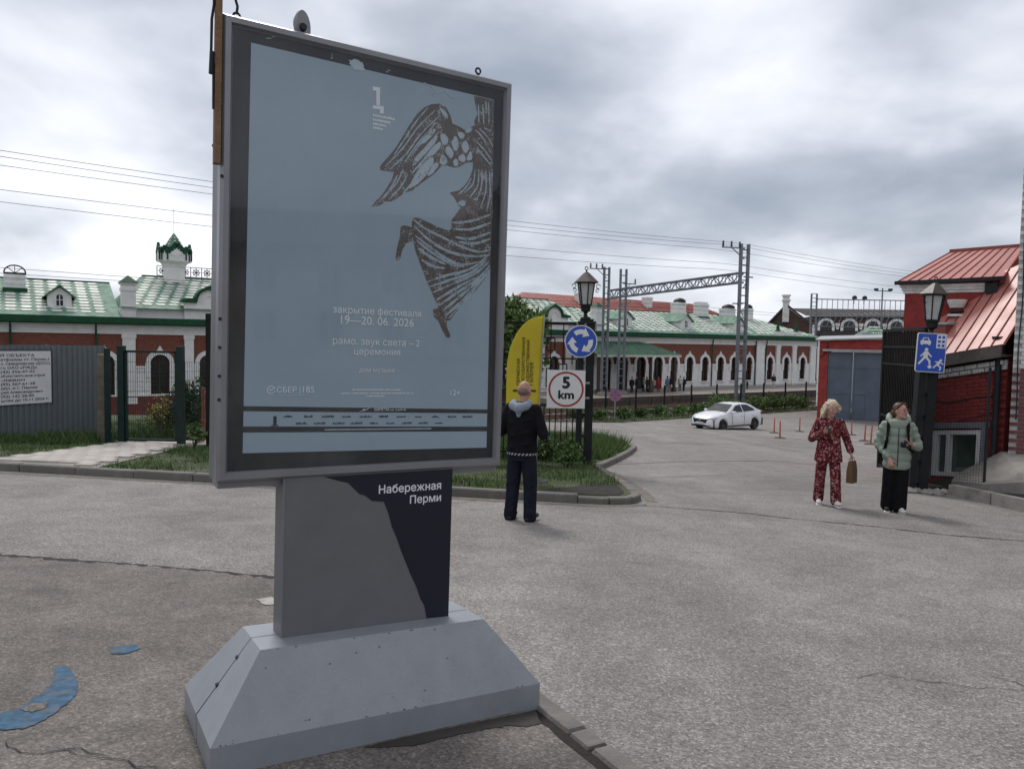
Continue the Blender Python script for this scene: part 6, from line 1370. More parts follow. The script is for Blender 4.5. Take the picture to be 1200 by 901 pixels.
tree('broad green tree mirrored in the poster glass', 29.5, -11.5, plane(29.5, -11.5), 8.6, 2.6, 5000, 15, size=.16); tree('round green tree mirrored at the right of the poster glass', 33.0, -7.5, plane(33, -7.5), 7.2, 2.2, 4000, 16, size=.16)
# ================================================================ white car
M('car_white', (0.70, 0.705, 0.71), 0.28, 0.03, 1.0, spec=0.5, coat=0.6); M('car_glass', (0.018, 0.022, 0.026), 0.08, 0.2, 2, spec=0.35); M('car_black', (0.012, 0.012, 0.013), 0.45, 0.2, 5); M('tyre', (0.018, 0.018, 0.018), 0.85, 0.2, 10); M('rim', (0.10, 0.10, 0.105), 0.35, 0.2, 8, metal=0.7); M('lamp_clear', (0.35, 0.37, 0.39), 0.1, 0.2, 12, spec=0.8); M('lamp_red', (0.30, 0.012, 0.012), 0.2, 0.1, 6); M('plate_white', (0.6, 0.6, 0.6), 0.5)
car = thing('white_car', 'white four-door saloon car parked in the yard facing left', 'car', (12.1, 42.0, hgt(12.1, 42.0)), rad(214)); car.rotation_euler[0] = 0.0
ip = lambda tab, x: float(np.interp(x, [p[0] for p in tab], [p[1] for p in tab]))
ZS = [(-2.2, .93), (-2.12, 1.04), (-1.75, 1.07), (-1, 1.0), (0, .97), (.95, .99), (1.4, .93), (1.8, .84), (2.05, .73), (2.2, .56)]
WD = [(-2.2, .66), (-2.1, .75), (-1.85, .84), (-1.2, .875), (1.2, .875), (1.75, .86), (2.02, .77), (2.2, .60)]
ZTp = [(-1.75, 1.09), (-1.25, 1.36), (-.9, 1.455), (-.3, 1.475), (.2, 1.42), (.95, 1.0)]
RW = .355; XF, XR = 1.30, -1.34
def zbot(x):
    z = .20 if abs(x) < 1.95 else .20+(abs(x)-1.95)*.55
    for xc in (XF, XR):
        if abs(x-xc) < RW: z = max(z, .30+math.sqrt(RW*RW-(x-xc)**2))
    return z
xs = sorted(set([round(v, 3) for v in list(np.linspace(-2.2, 2.2, 61)) + [XF-RW-.001, XF-RW+.004, XF+RW+.001, XF+RW-.004, XR-RW-.001, XR-RW+.004, XR+RW+.001, XR+RW-.004]]))
V = []; K = 15
for x in xs:
    w_, zs, zb = ip(WD, x), ip(ZS, x), zbot(x); zb = min(zb, zs-.16)
    half_ = [(w_*.94, zb), (w_*1.0, min(zb+.08, zs-.14)), (w_*1.005, max(.56, min(zb+.1, zs-.12)) if zs > .75 else zb+.1), (w_*.985, max(zs-.22, zb+.11)), (w_*.965, zs-.07), (w_*.90, zs-.012), (w_*.55, zs+.022)]
    ring_ = [(y, z) for y, z in half_] + [(0, zs+.03)] + [(-y, z) for y, z in half_[::-1]]
    V += [(x, y, z) for y, z in ring_]
nS = len(xs); Fs = [(i*K+k, i*K+k+1, (i+1)*K+k+1, (i+1)*K+k) for i in range(nS-1) for k in range(K-1)] + [tuple(range(K)), tuple((nS-1)*K+k for k in range(K-1, -1, -1))]
bd = MB().add(V, Fs); bd.build('body', 'car_white', car, True)
gx = list(np.linspace(-1.78, .97, 29)); V = []
for x in gx:
    zt_, zs = max(ip(ZTp, x), ip(ZS, x)+.0), ip(ZS, x)-.03; y = lambda z: .80-.5*(z-1.0)
    ring_ = [(y(zs), zs), (y(zt_-.03), zt_-.03), (y(zt_)-.05, zt_), (0, zt_+.018)]; ring_ += [(-a, b) for a, b in ring_[:3][::-1]]; V += [(x, a, b) for a, b in ring_]
K = 7; n_ = len(gx); MB().add(V, [(i*K+k, i*K+k+1, (i+1)*K+k+1, (i+1)*K+k) for i in range(n_-1) for k in range(K-1)]).build('cabin', 'car_white', car, True)
sy = lambda z: .80-.5*(z-1.0)
for s in (1, -1):
    for nm, pl in (('front_window', [(.62, 1.01), (.10, 1.35), (-.30, 1.405), (-.36, 1.01)]), ('rear_window', [(-.43, 1.01), (-.37, 1.405), (-.85, 1.385), (-1.28, 1.19), (-1.42, 1.06)])):
        v = [(x, s*(sy(z)+.007), z) for x, z in pl]+[(x, s*(sy(z)-.01), z) for x, z in pl]; n = len(pl); MB().add(v, [tuple(range(n)), tuple(range(2*n-1, n-1, -1))]+[(i, n+i, n+(i+1) % n, (i+1) % n) for i in range(n)]).build(nm, 'car_glass', car)
    for x0, nm in ((.58, 'front_door'), (-.40, 'rear_door')):
        m = MB(); yy = .885
        m.bx(x0-.006, x0+.006, s*yy-.004, s*yy+.004, .34, .93); d_ = m.build('door_gap', 'car_black', car)
        MB().bx(x0-.82, x0-.66, s*.872-.02, s*.872+.02, .80, .83).build('handle', 'car_white', car)
    MB().bx(-1.25, 0.95, s*.885-.008, s*.885+.008, .24, .30).build('sill_trim', 'car_black', car)
    m = MB().bev(-.10, .08, -.09, .09, -.06, .07, .03).tf(lambda x, y, z: (x+.62, s*.98+y*1.1, z+1.02)); mo = m.build('mirror', 'car_white', car); MB().bar((.6, s*.82, .99), (.62, s*.93, .99), .03).build('mirror_arm', 'car_black', mo)
    v = [(2.11, s*.55, .60), (2.13, s*.50, .70), (2.02, s*.70, .745), (1.74, s*.84, .77), (1.80, s*.845, .70), (2.03, s*.735, .63)]
    MB().add([(x+.012, y*1.012, z) for x, y, z in v]+[(x-.06, y*.9, z) for x, y, z in v], [(0,1,2,3,4,5), (11,10,9,8,7,6)]+[(i, 6+i, 6+(i+1) % 6, (i+1) % 6) for i in range(6)]).build('headlight', 'lamp_clear', car)
    v = [(-2.17, s*.66, .80), (-2.0, s*.80, .82), (-1.86, s*.845, .98), (-2.12, s*.74, 1.0)]; MB().add([(x-.012, y*1.012, z) for x, y, z in v]+[(x+.06, y*.9, z) for x, y, z in v], [(3,2,1,0),(4,5,6,7)]+[(i, (i+1) % 4, 4+(i+1) % 4, 4+i) for i in range(4)]).build('tail_light', 'lamp_red', car)
    m = MB(); m.add([(2.16, s*.40, .30), (2.185, s*.42, .38), (2.06, s*.72, .42), (1.99, s*.78, .33), (2.02, s*.38, .30), (2.02, s*.40, .38), (1.94, s*.68, .42), (1.9, s*.72, .33)], [(0,1,2,3),(7,6,5,4),(0,4,5,1),(1,5,6,2),(2,6,7,3),(3,7,4,0)]); m.build('fog_intake', 'car_black', car)
def gq(m, z0, z1, y0, y1, x): return m.add([(x, -y1, z0), (x, y1, z0), (x, y0, z1), (x, -y0, z1), (x-.12, -y1, z0), (x-.12, y1, z0), (x-.12, y0, z1), (x-.12, -y0, z1)], [(0,1,2,3),(7,6,5,4),(0,4,5,1),(1,5,6,2),(2,6,7,3),(3,7,4,0)])
gr_ = gq(MB(), .46, .66, .50, .42, 2.206).build('grille', 'car_black', car); gq(MB(), .27, .36, .40, .46, 2.209).build('lower_grille', 'car_black', car)
MB().bx(2.207, 2.222, -.07, .07, .57, .64).build('badge', 'zinc', gr_); MB().bx(2.211, 2.225, -.26, .26, .40, .51).build('licence_plate', 'plate_white', car)
MB().add([(.90, -.70, 1.03), (.90, .70, 1.03), (.27, .545, 1.395), (.27, -.545, 1.395), (.88, -.70, 1.0), (.88, .70, 1.0), (.25, .545, 1.37), (.25, -.545, 1.37)], [(0,1,2,3),(7,6,5,4),(0,4,5,1),(1,5,6,2),(2,6,7,3),(3,7,4,0)]).tf(lambda x, y, z: (x+.02, y, z+.03)).build('windscreen', 'car_glass', car)
MB().add([(-1.68, -.68, 1.145), (-1.68, .68, 1.145), (-1.20, .55, 1.40), (-1.20, -.55, 1.40), (-1.66, -.68, 1.1), (-1.66, .68, 1.1), (-1.18, .55, 1.37), (-1.18, -.55, 1.37)], [(3,2,1,0),(4,5,6,7),(0,1,5,4),(1,2,6,5),(2,3,7,6),(3,0,4,7)]).tf(lambda x, y, z: (x-.015, y, z+.015)).build('rear_screen', 'car_glass', car)
MB().bx(-2.1, 2.0, -.80, .80, .22, .62).build('underbody', 'car_black', car)
MB().bev(-.10, .02, -.02, .02, 0, .06, .01).tf(lambda x, y, z: (x-.95, y, z+1.47)).build('roof_aerial', 'car_black', car)
for i, (x, s) in enumerate(((XF, 1), (XF, -1), (XR, 1), (XR, -1))):
    wh = link('wheel', None, car, (x, s*.80, .315))
    rot = lambda x_, y_, z_: (x_, z_*s, y_)
    MB().lathe([(.20, -.10), (.29, -.105), (.315, -.08), (.315, .06), (.29, .095), (.215, .10)], 28, cap=False).tf(rot).build('tyre', 'tyre', wh, True)
    m = MB().lathe([(.215, -.09), (.215, .085), (.195, .07), (.19, -.0)], 28, cap=False); m.lathe([(.0, .03), (.055, .035), (.055, .06), (.02, .075), (.0, .075)], 12)
    for k in range(10): a = 2*math.pi*k/10; m.bar((.04*math.cos(a), .04*math.sin(a), .055), (.20*math.cos(a+.06), .20*math.sin(a+.06), .065), .032, .03)
    m.tf(rot).build('rim', 'rim', wh); MB().lathe([(.0, .0), (.2, .0), (.2, .012), (.0, .012)], 24).tf(rot).build('brake_disc', 'car_black', wh)

# ================================================================ people
M('skin', (0.40, 0.215, 0.155), 0.55, 0.14, 22, spec=0.35); M('skin_pale', (0.47, 0.27, 0.205), 0.55, 0.08, 14, spec=0.35); M('lips', (0.36, 0.10, 0.09), 0.5); M('eye_dark', (0.02, 0.016, 0.014), 0.3); M('eye_white', (0.6, 0.58, 0.56), 0.4)
M('hair_blonde', (0.50, 0.40, 0.27), 0.5, 0.35, 26, col2=(0.58, 0.49, 0.36), fine=.25); M('hair_brown', (0.095, 0.045, 0.027), 0.5, 0.3, 24, fine=.25)
M('jacket_black', (0.008, 0.008, 0.010), 0.85, 0.3, 8, spec=0.15, bump=.6, bscale=11); M('hood_grey', (0.22, 0.255, 0.30), 0.9, 0.12, 10); M('jeans_navy', (0.010, 0.012, 0.022), 0.85, 0.3, 9, spec=0.2, bump=.6, bscale=13); M('shoe_black', (0.011, 0.011, 0.012), 0.6, 0.2, 8); M('trim_white', (0.34, 0.34, 0.34), 0.8, .2, 30)
M('puffer_mint', (0.235, 0.275, 0.225), 0.6, 0.08, 6, spec=0.35, bump=.2, bscale=12); M('trousers_black', (0.007, 0.007, 0.008), 0.88, 0.3, 8, spec=0.15, bump=.6, bscale=10); M('shoe_white', (0.62, 0.61, 0.59), 0.6, 0.06, 8); M('kraft', (0.145, 0.085, 0.042), 0.85, 0.15, 6, bump=.25, bscale=8); M('phone_dark', (0.03, 0.026, 0.026), 0.25); M('glasses_gold', (0.2, 0.15, 0.1), 0.35, metal=.6)
def floral(name):
    m = bpy.data.materials.new(name); m.use_nodes = True; t = m.node_tree; b = t.nodes['Principled BSDF']; b.inputs['Roughness'].default_value = .8; b.inputs['Specular IOR Level'].default_value = .2
    tcn = t.nodes.new('ShaderNodeTexCoord'); ns = t.nodes.new('ShaderNodeTexNoise'); ns.inputs['Scale'].default_value = 26; ns.inputs['Detail'].default_value = 4; ns.inputs['Distortion'].default_value = 1.2
    t.links.new(tcn.outputs['Object'], ns.inputs['Vector']); r = t.nodes.new('ShaderNodeValToRGB'); cr = r.color_ramp; cr.interpolation = 'CONSTANT'
    cr.elements[0].position = 0; cr.elements[0].color = (.030, .008, .012, 1); cr.elements[1].position = .43; cr.elements[1].color = (.105, .012, .018, 1)
    for p, c in ((.50, (.17, .022, .03)), (.575, (.34, .14, .13)), (.61, (.48, .38, .35)), (.65, (.20, .04, .05))): e_ = cr.elements.new(p); e_.color = (*c, 1)
    t.links.new(ns.outputs['Fac'], r.inputs[0]); t.links.new(r.outputs[0], b.inputs['Base Color']); MATS[name] = m
floral('floral')
class BODY(MB):
    def cap(s, p0, p1, r0, r1, n=14, fl=1.0, up=None):
        """tapered capsule; fl flattens it along 'up'"""
        p0, p1 = Vector(p0), Vector(p1); d = p1-p0; q = d.to_track_quat('Z', 'Y') if d.length > 1e-5 else Vector((0, 0, 1)).to_track_quat('Z', 'Y'); L = d.length; pr = []
        for i in range(5): a = math.pi/2*i/5; pr.append((r0*math.sin(a), -r0*math.cos(a)))
        for i in range(6): a = math.pi/2*i/5; pr.append((r1*math.cos(a), L+r1*math.sin(a)))
        pr[0] = (1e-4, -r0); pr[-1] = (1e-4, L+r1); v = []; k = len(pr)
        for i in range(n):
            a = 2*math.pi*i/n
            for r, z in pr: v.append(p0 + q @ Vector((r*math.cos(a), r*math.sin(a), z)))
        if up is not None:
            u = Vector(up).normalized(); c = (p0+p1)/2; v = [p-u*((p-c).dot(u))*(1-fl) for p in v]
        f = []
        for i in range(n):
            j = (i+1) % n; f += [(i*k+q_, j*k+q_, j*k+q_+1, i*k+q_+1) for q_ in range(k-1)]
        f += [tuple(i*k for i in range(n-1, -1, -1)), tuple(i*k+k-1 for i in range(n))]; return s.add(v, f)
    def chain(s, pts, rs, **k):
        for a, b, r0, r1 in zip(pts, pts[1:], rs, rs[1:]): s.cap(a, b, r0, r1, **k)
        return s
    def rings(s, rg, n=20):
        """stacked elliptical rings (cx, cy, z, rx, ry)"""
        v = [(cx+rx*math.cos(2*math.pi*i/n), cy+ry*math.sin(2*math.pi*i/n), z) for cx, cy, z, rx, ry in rg for i in range(n)]; m = len(rg)
        return s.add(v, [(k*n+i, k*n+(i+1) % n, (k+1)*n+(i+1) % n, (k+1)*n+i) for k in range(m-1) for i in range(n)] + [tuple(range(n-1, -1, -1)), tuple((m-1)*n+i for i in range(n))])
    def ell(s, c, r, n=14, R=None):
        v = [(0, 0, -1)]; rows = 8
        for j in range(1, rows):
            a = math.pi*j/rows
            for i in range(n): b = 2*math.pi*i/n; v.append((math.sin(a)*math.cos(b), math.sin(a)*math.sin(b), -math.cos(a)))
        v.append((0, 0, 1)); c = Vector(c); vv = []
        for p in v:
            p = Vector((p[0]*r[0], p[1]*r[1], p[2]*r[2])); vv.append(c+(R @ p if R else p))
        f = [(0, 1+(i+1) % n, 1+i) for i in range(n)]
        for j in range(rows-2): f += [(1+j*n+i, 1+j*n+(i+1) % n, 1+(j+1)*n+(i+1) % n, 1+(j+1)*n+i) for i in range(n)]
        b = 1+(rows-2)*n; f += [(b+i, b+(i+1) % n, len(v)-1) for i in range(n)]; return s.add(vv, f)
    def skin(s, name, mat, parent, voxel=.008, it=3, fac=.5):
        me = s.mesh(name); o = bpy.data.objects.new(name, me); COL.objects.link(o)
        r = o.modifiers.new('r', 'REMESH'); r.mode = 'VOXEL'; r.voxel_size = voxel; sm_ = o.modifiers.new('s', 'SMOOTH'); sm_.iterations = it; sm_.factor = fac
        m2 = eval_mesh(o); bpy.data.objects.remove(o); m2.name = name; m2.materials.clear(); m2.materials.append(MATS[mat]); m2.polygons.foreach_set('use_smooth', [True]*len(m2.polygons)); return link(name, m2, parent)
def hand(m, wr, fwd, palm, side, curl=.35, scale=1.0):
    """palm with four fingers of unequal length and an opposed thumb"""
    wr, f, p = Vector(wr), Vector(fwd).normalized(), Vector(palm).normalized(); p = (p-f*p.dot(f)).normalized(); x = f.cross(p)*side; S = scale
    m.cap(wr+f*.02*S, wr+f*.075*S, .034*S, .038*S, fl=.5, up=p)
    for i, (o_, l) in enumerate(((-.030, .066), (-.010, .076), (.010, .071), (.029, .056))):
        b = wr+f*.085*S+x*o_*S; d1 = (f*math.cos(curl*.6)+p*math.sin(curl*.6)); d2 = (f*math.cos(curl*1.8)+p*math.sin(curl*1.8)); spread = x*o_*.5
        k1 = b+d1*l*.5*S+spread*S; m.chain([b-f*.015*S, k1, k1+d2*l*.55*S], [.0092*S, .0085*S, .0072*S], n=8)
    tb = wr+f*.03*S-x*.030*S; t1 = tb+(f*.55-x*.62+p*.35)*.045*S; m.chain([tb, t1, t1+(f*.85-x*.15+p*.4)*.034*S], [.0125*S, .0105*S, .0085*S], n=8)
def head(o, c, turn, nod, skinmat, bodymesh, H=1.0, smile=False):
    """skull, jaw, nose and ears into the body mesh; eyes, brows and lips as small parts"""
    R = Euler((nod, 0, turn)).to_matrix(); c = Vector(c); T = lambda x, y, z: c+R @ Vector((x*H, y*H, z*H)); B = bodymesh
    B.ell(T(0, .012, .02), (.076*H, .094*H, .103*H), 18, R); B.ell(T(0, -.022, -.045), (.058*H, .066*H, .070*H), 16, R); B.cap(T(0, -.05, -.085), T(0, -.062, -.088), .030*H, .024*H)
    B.chain([T(0, -.083, .025), T(0, -.105, -.015), T(0, -.10, -.022)], [.008*H, .014*H, .013*H], n=8)
    for s in (-1, 1): B.ell(T(s*.078, .015, .0), (.012*H, .022*H, .032*H), 10, R); B.ell(T(s*.040, -.068, -.015), (.024*H, .022*H, .022*H), 10, R)
    def small(nm, mt, fn): m = BODY(); fn(m); m.build(nm, mt, o, True)
    for s in (-1, 1):
        small('eye', 'eye_white', lambda m: m.ell(T(s*.032, -.083, .018), (.015*H, .008*H, .0075*H), 10, R)); small('pupil', 'eye_dark', lambda m: m.ell(T(s*.032, -.089, .018), (.0075*H, .005*H, .0075*H), 8, R)); small('eyebrow', 'hair_brown', lambda m: m.cap(T(s*.018, -.093, .040), T(s*.050, -.082, .042), .0045*H, .003*H, n=6))
    small('lips', 'lips', lambda m: m.chain([T(-.026, -.080, -.050), T(0, -.093, -.054), T(.026, -.080, -.050)], [.004*H, .0085*H, .004*H], n=8))
    if smile: small('teeth', 'eye_white', lambda m: m.cap(T(-.014, -.0905, -.0525), T(.014, -.0905, -.0525), .0045*H, .0045*H, n=6))
    return T, R
def shoe(nm, mat, o, ank, toe, sole=None):
    a, t = Vector(ank), Vector(toe); m = BODY(); d = (t-a).normalized(); m.cap(a-d*.03+Vector((0, 0, .0)), a+d*.01, .046, .045); m.cap(a-d*.045-Vector((0, 0, .03)), t-d*.04, .044, .042, fl=.72, up=(0, 0, 1)); m.cap(a, t-d*.09+Vector((0, 0, .0)), .042, .035)
    s_ = m.skin(nm, mat, o, .009, 2)
    if sole:
        m = BODY(); z = min(v.co.z for v in s_.data.vertices); dz = Vector((0, 0, -.052)); m.cap(a-d*.045+dz, t-d*.04+dz*.9, .047, .046, fl=.28, up=(0, 0, 1)); m.build('sole', sole, s_, True)
    return s_

# ---- man seen from behind
man = thing('person', 'bald man in black hooded jacket and dark jeans, back turned, beside the poster stand', 'person', (.14, 9.30, plane(.14, 9.3)), rad(158))
B = BODY(); T, R = head(man, (.0, -.05, 1.615), rad(-6), rad(20), 'skin', B, 1.03)
B.chain([(0, .01, 1.42), (0, -.035, 1.55)], [.062, .056]); B.rings([(0, 0, .86, .14, .10), (0, 0, 1.0, .14, .10), (0, 0, 1.2, .16, .105), (0, .0, 1.38, .17, .09), (0, .01, 1.46, .08, .07)])
for s in (-1, 1):
    B.chain([(s*.17, 0, 1.40), (s*.275, .03, 1.12), (s*.15, -.25, 1.17)], [.05, .042, .03]); hand(B, (s*.15, -.25, 1.17), (-s*.5, -.6, .25), (-s*.6, .3, .6), s, .7)
    B.chain([(s*.09, 0, .86), (s*.11, -.01, .47), (s*.125, .03, .09)], [.075, .055, .04]); B.cap((s*.125, .03, .06), (s*.14, -.12, .04), .035, .03)
B.skin('body', 'skin', man, .0075); M('stubble', (0.20, 0.135, 0.11), .8, .3, 60, fine=.3); st_ = BODY(); st_.ell(T(0, .034, -.012), (.0785, .079, .060), 18, R); st_.skin('hair', 'stubble', man, .006, 2)
J = BODY(); J.rings([(0, .0, .835, .195, .150), (0, 0, .88, .200, .155), (0, 0, 1.02, .192, .145), (0, .005, 1.2, .205, .15), (0, .01, 1.36, .205, .135), (0, .015, 1.44, .15, .11), (0, .01, 1.49, .085, .085)])
for s in (-1, 1): J.chain([(s*.175, .005, 1.395), (s*.29, .035, 1.10), (s*.165, -.22, 1.16)], [.075, .068, .050])
for z in (1.28, 1.12, .98): J.cap((-.12, .13, z), (.10, .135, z-.05), .022, .02)
J.skin('jacket', 'jacket_black', man, .010, 3)
h_ = BODY(); h_.chain([(-.10, .045, 1.475), (-.085, .12, 1.445), (0, .155, 1.415), (.085, .12, 1.445), (.10, .045, 1.475)], [.045, .055, .06, .055, .045]); h_.cap((0, .13, 1.42), (0, .14, 1.33), .07, .03); h_.skin('hood', 'hood_grey', man, .010, 4)
m = MB(); n = 36
for i in range(n):
    a0, a1 = 2*math.pi*i/n, 2*math.pi*(i+1)/n
    m.add([(.2015*math.cos(a)*k, .1565*math.sin(a)*k, z) for z in (.836, .862) for a, k in ((a0, 1.0), (a1, 1.0))], [(0, 1, 3, 2)])
m.build('hem_band', 'trim_white', man)
m = MB()
for i in range(26):
    a0, a1 = 2*math.pi*i/26, 2*math.pi*(i+.45)/26; v = [(.2035*math.cos(a), .1585*math.sin(a), z) for z, aa in ((.836, 0), (.862, .10)) for a in (a0+aa, a1+aa)]; m.add(v, [(0, 1, 3, 2)])
m.build('hem_stripes', 'jacket_black', man)
Tt = BODY(); Tt.rings([(0, 0, .76, .165, .125), (0, 0, .85, .168, .13), (0, 0, .93, .16, .12)])
for s in (-1, 1): Tt.chain([(s*.090, .0, .80), (s*.114, -.01, .47), (s*.130, .03, .075)], [.106, .092, .080]); Tt.cap((s*.130, .035, .12), (s*.132, .03, .06), .082, .084); Tt.cap((s*.10, .06, .50), (s*.16, .05, .46), .03, .03); Tt.cap((s*.09, .07, .24), (s*.17, .06, .20), .03, .028); Tt.cap((s*.10, .075, .14), (s*.17, .075, .12), .03, .03)
Tt.skin('trousers', 'jeans_navy', man, .010, 2)
for s in (-1, 1): shoe('shoe', 'shoe_black', man, (s*.128, .03, .062), (s*.15, -.19, .05))
tag(MB().bev(-.036, .036, -.005, .005, -.07, .07, .008).build('phone', 'phone_dark', None, loc=(.14+.02, 9.30+.33, plane(.14, 9.3)+1.25)), 'dark phone held in front of the bald man', 'phone')

# ---- woman in floral suit
wa = thing('person', 'blonde woman in dark red floral suit walking, looking at her phone', 'person', (5.0, 11.74, plane(5.0, 11.74)), rad(-14))
B = BODY(); T, R = head(wa, (.015, -.03, 1.525), rad(20), rad(12), 'skin', B, .98, True)
B.chain([(0, .01, 1.34), (.005, -.01, 1.46)], [.052, .047]); B.rings([(0, 0, .82, .13, .09), (0, 0, 1.0, .11, .085), (0, 0, 1.2, .13, .09), (0, 0, 1.32, .14, .075), (0, .01, 1.38, .06, .05)])
B.chain([(-.15, 0, 1.31), (-.235, .03, 1.06), (-.115, -.215, 1.17)], [.042, .036, .025]); hand(B, (-.115, -.215, 1.17), (.75, -.35, .45), (.25, .45, .8), -1, .55)
B.chain([(.15, 0, 1.31), (.245, .045, 1.07), (.32, -.01, .86)], [.042, .036, .025]); hand(B, (.32, -.01, .86), (.18, -.12, -1), (-.9, 0, -.1), 1, 1.0)
B.chain([(-.085, 0, .84), (-.10, .03, .46), (-.105, .10, .10)], [.075, .05, .036]); B.chain([(.085, 0, .84), (.10, -.07, .46), (.105, -.13, .10)], [.075, .05, .036]); B.skin('body', 'skin_pale', wa, .0072)
J = BODY(); J.rings([(.0, .0, .70, .212, .150), (0, 0, .78, .205, .148), (0, 0, .95, .178, .132), (0, 0, 1.10, .165, .125), (0, -.005, 1.22, .172, .128), (0, 0, 1.32, .165, .10), (0, .015, 1.385, .085, .07)])
J.chain([(-.158, .0, 1.315), (-.25, .035, 1.05), (-.125, -.19, 1.16)], [.066, .066, .056]); J.chain([(.158, .0, 1.315), (.255, .045, 1.07), (.315, .0, .89)], [.066, .062, .058]); J.cap((-.04, -.115, 1.30), (.02, -.135, 1.05), .020, .016); J.cap((.05, -.115, 1.30), (.02, -.135, 1.05), .020, .016)
J.skin('blouse', 'floral', wa, .009, 3)
m = BODY(); m.rings([(.012, -.045, 1.18, .015, .085), (.012, -.04, 1.27, .035, .075), (.010, -.03, 1.345, .045, .055)]); m.skin('undershirt', 'trim_white', wa, .009, 2)
Tt = BODY(); Tt.rings([(0, 0, .68, .165, .115), (0, 0, .80, .16, .12), (0, 0, .92, .13, .10)]); Tt.chain([(-.088, 0, .74), (-.105, .03, .46), (-.112, .10, .09)], [.090, .082, .082]); Tt.chain([(.088, 0, .74), (.105, -.07, .46), (.112, -.125, .10)], [.090, .082, .082]); Tt.skin('trousers', 'floral', wa, .010, 2)
shoe('shoe', 'shoe_white', wa, (-.108, .10, .070), (-.12, -.10, .052), 'shoe_white'); shoe('shoe', 'shoe_white', wa, (.108, -.13, .075), (.145, -.33, .095), 'shoe_white')
Hh = BODY(); g = random.Random(5); Hh.ell(T(0, .035, .045), (.088, .098, .092), 16, R); Hh.ell(T(0, .06, -.01), (.085, .08, .10), 14, R)
for k in range(80):
    a = rad(g.uniform(-20, 200)); x, y = .080*math.cos(a), .035+.085*math.sin(a); p = T(x, y, g.uniform(.02, .09)); pts = [p]; L = g.uniform(.12, .24) if x < .01 else g.uniform(.03, .09)
    for q in range(4): pts.append(pts[-1]+Vector((x*.18+g.gauss(0, .010), .008+g.gauss(0, .010), -L/4)))
    Hh.chain(pts, [.016, .015, .014, .012, .006], n=6)
for k in range(12): a = rad(15*k); Hh.cap(T(.07*math.cos(a), -.03+.05*math.sin(a), .085), T(.05*math.cos(a), .03+.05*math.sin(a), .125), .018, .02, n=7)
Hh.skin('hair', 'hair_blonde', wa, .0052, 1, .2)
ph = tag(MB().bev(-.036, .036, -.005, .005, -.074, .074, .008).build('phone', 'phone_dark', None), 'dark phone in the hand of the blonde woman', 'phone'); ph.location = wa.matrix_basis @ Vector((-.045, -.275, 1.235)); ph.rotation_euler = (rad(-40), rad(20), rad(5))
bg_ = thing('paper_bag', 'brown paper carrier bag hanging from the blonde woman\'s hand', 'bag'); bg_.location = wa.matrix_basis @ Vector((.345, -.03, .385)); bg_.rotation_euler[2] = rad(40); bg_.scale = (.8, .9, .95)
m = MB(); m.add([(-.10, -.055, 0), (.10, -.055, 0), (.10, .055, 0), (-.10, .055, 0), (-.108, -.05, .2), (.108, -.05, .2), (.108, .05, .2), (-.108, .05, .2), (-.10, -.02, .36), (.10, -.025, .36), (.10, .02, .355), (-.10, .025, .36)], [(3,2,1,0)]+[(k+i, k+(i+1) % 4, k+4+(i+1) % 4, k+4+i) for k in (0, 4) for i in range(4)]); m.build('bag_body', 'kraft', bg_)
for y in (-.02, .02): MB().path([(-.05, y, .35), (-.04, y*.6, .41), (0, 0, .435), (.04, y*.6, .41), (.05, y, .35)], .005, 6).build('bag_handle', 'kraft', bg_)

# ---- woman in mint puffer jacket
wc = thing('person', 'woman with glasses in pale green puffer jacket and black trousers, looking aside', 'person', (5.83, 11.27, plane(5.83, 11.27)), rad(-26))
B = BODY(); T, R = head(wc, (.03, -.04, 1.535), rad(48), rad(-3), 'skin', B, 1.0)
B.chain([(0, .01, 1.34), (.015, -.015, 1.46)], [.055, .05]); B.rings([(0, 0, .82, .14, .10), (0, 0, 1.0, .13, .10), (0, 0, 1.2, .14, .10), (0, 0, 1.32, .14, .08), (0, .01, 1.38, .06, .05)])
B.chain([(-.16, 0, 1.31), (-.24, .03, 1.03), (-.10, -.17, .83)], [.042, .036, .026]); hand(B, (-.10, -.17, .83), (.25, -.15, -1), (.25, .9, .1), -1, .3, 1.08)
B.chain([(.16, 0, 1.31), (.27, .02, 1.03), (.20, -.24, 1.06)], [.042, .036, .026]); hand(B, (.20, -.24, 1.06), (-.75, -.35, .25), (-.3, .2, .8), 1, .6, 1.05)
B.chain([(-.085, 0, .84), (-.09, .0, .46), (-.085, .05, .10)], [.075, .05, .036]); B.chain([(.085, 0, .84), (.08, -.03, .46), (.06, -.02, .10)], [.075, .05, .036]); B.skin('body', 'skin_pale', wc, .0072)
J = BODY()
for k, z in enumerate(np.arange(.73, 1.34, .122)):
    w_ = .208-.03*abs(z-1.0)*2 if z < 1.2 else .200-.22*(z-1.2); J.rings([(0, 0, z-.066, w_*.86, .148), (0, 0, z-.036, w_*.97, .160), (0, 0, z, w_, .165), (0, 0, z+.036, w_*.97, .160), (0, 0, z+.066, w_*.86, .148)])
J.rings([(0, .0, 1.28, .18, .13), (0, .01, 1.36, .14, .12), (0, .015, 1.42, .10, .10)])
for P0, P1, P2 in (((-.175, .005, 1.315), (-.265, .035, 1.02), (-.115, -.15, .86)), ((.175, .005, 1.315), (.285, .03, 1.01), (.215, -.20, 1.055))):
    P0, P1, P2 = Vector(P0), Vector(P1), Vector(P2)
    for a, b, n, r0, r1 in ((P0, P1, 3, .078, .072), (P1, P2, 3, .072, .054)):
        J.cap(a, b, r0*.86, r1*.86)
        for k in range(n): c = a.lerp(b, (k+.5)/n); r = r0+(r1-r0)*(k+.5)/n; d = (b-a).normalized(); J.ell(c, (r*1.02, r*1.02, r*.8), 14, d.to_track_quat('Z', 'Y').to_matrix())
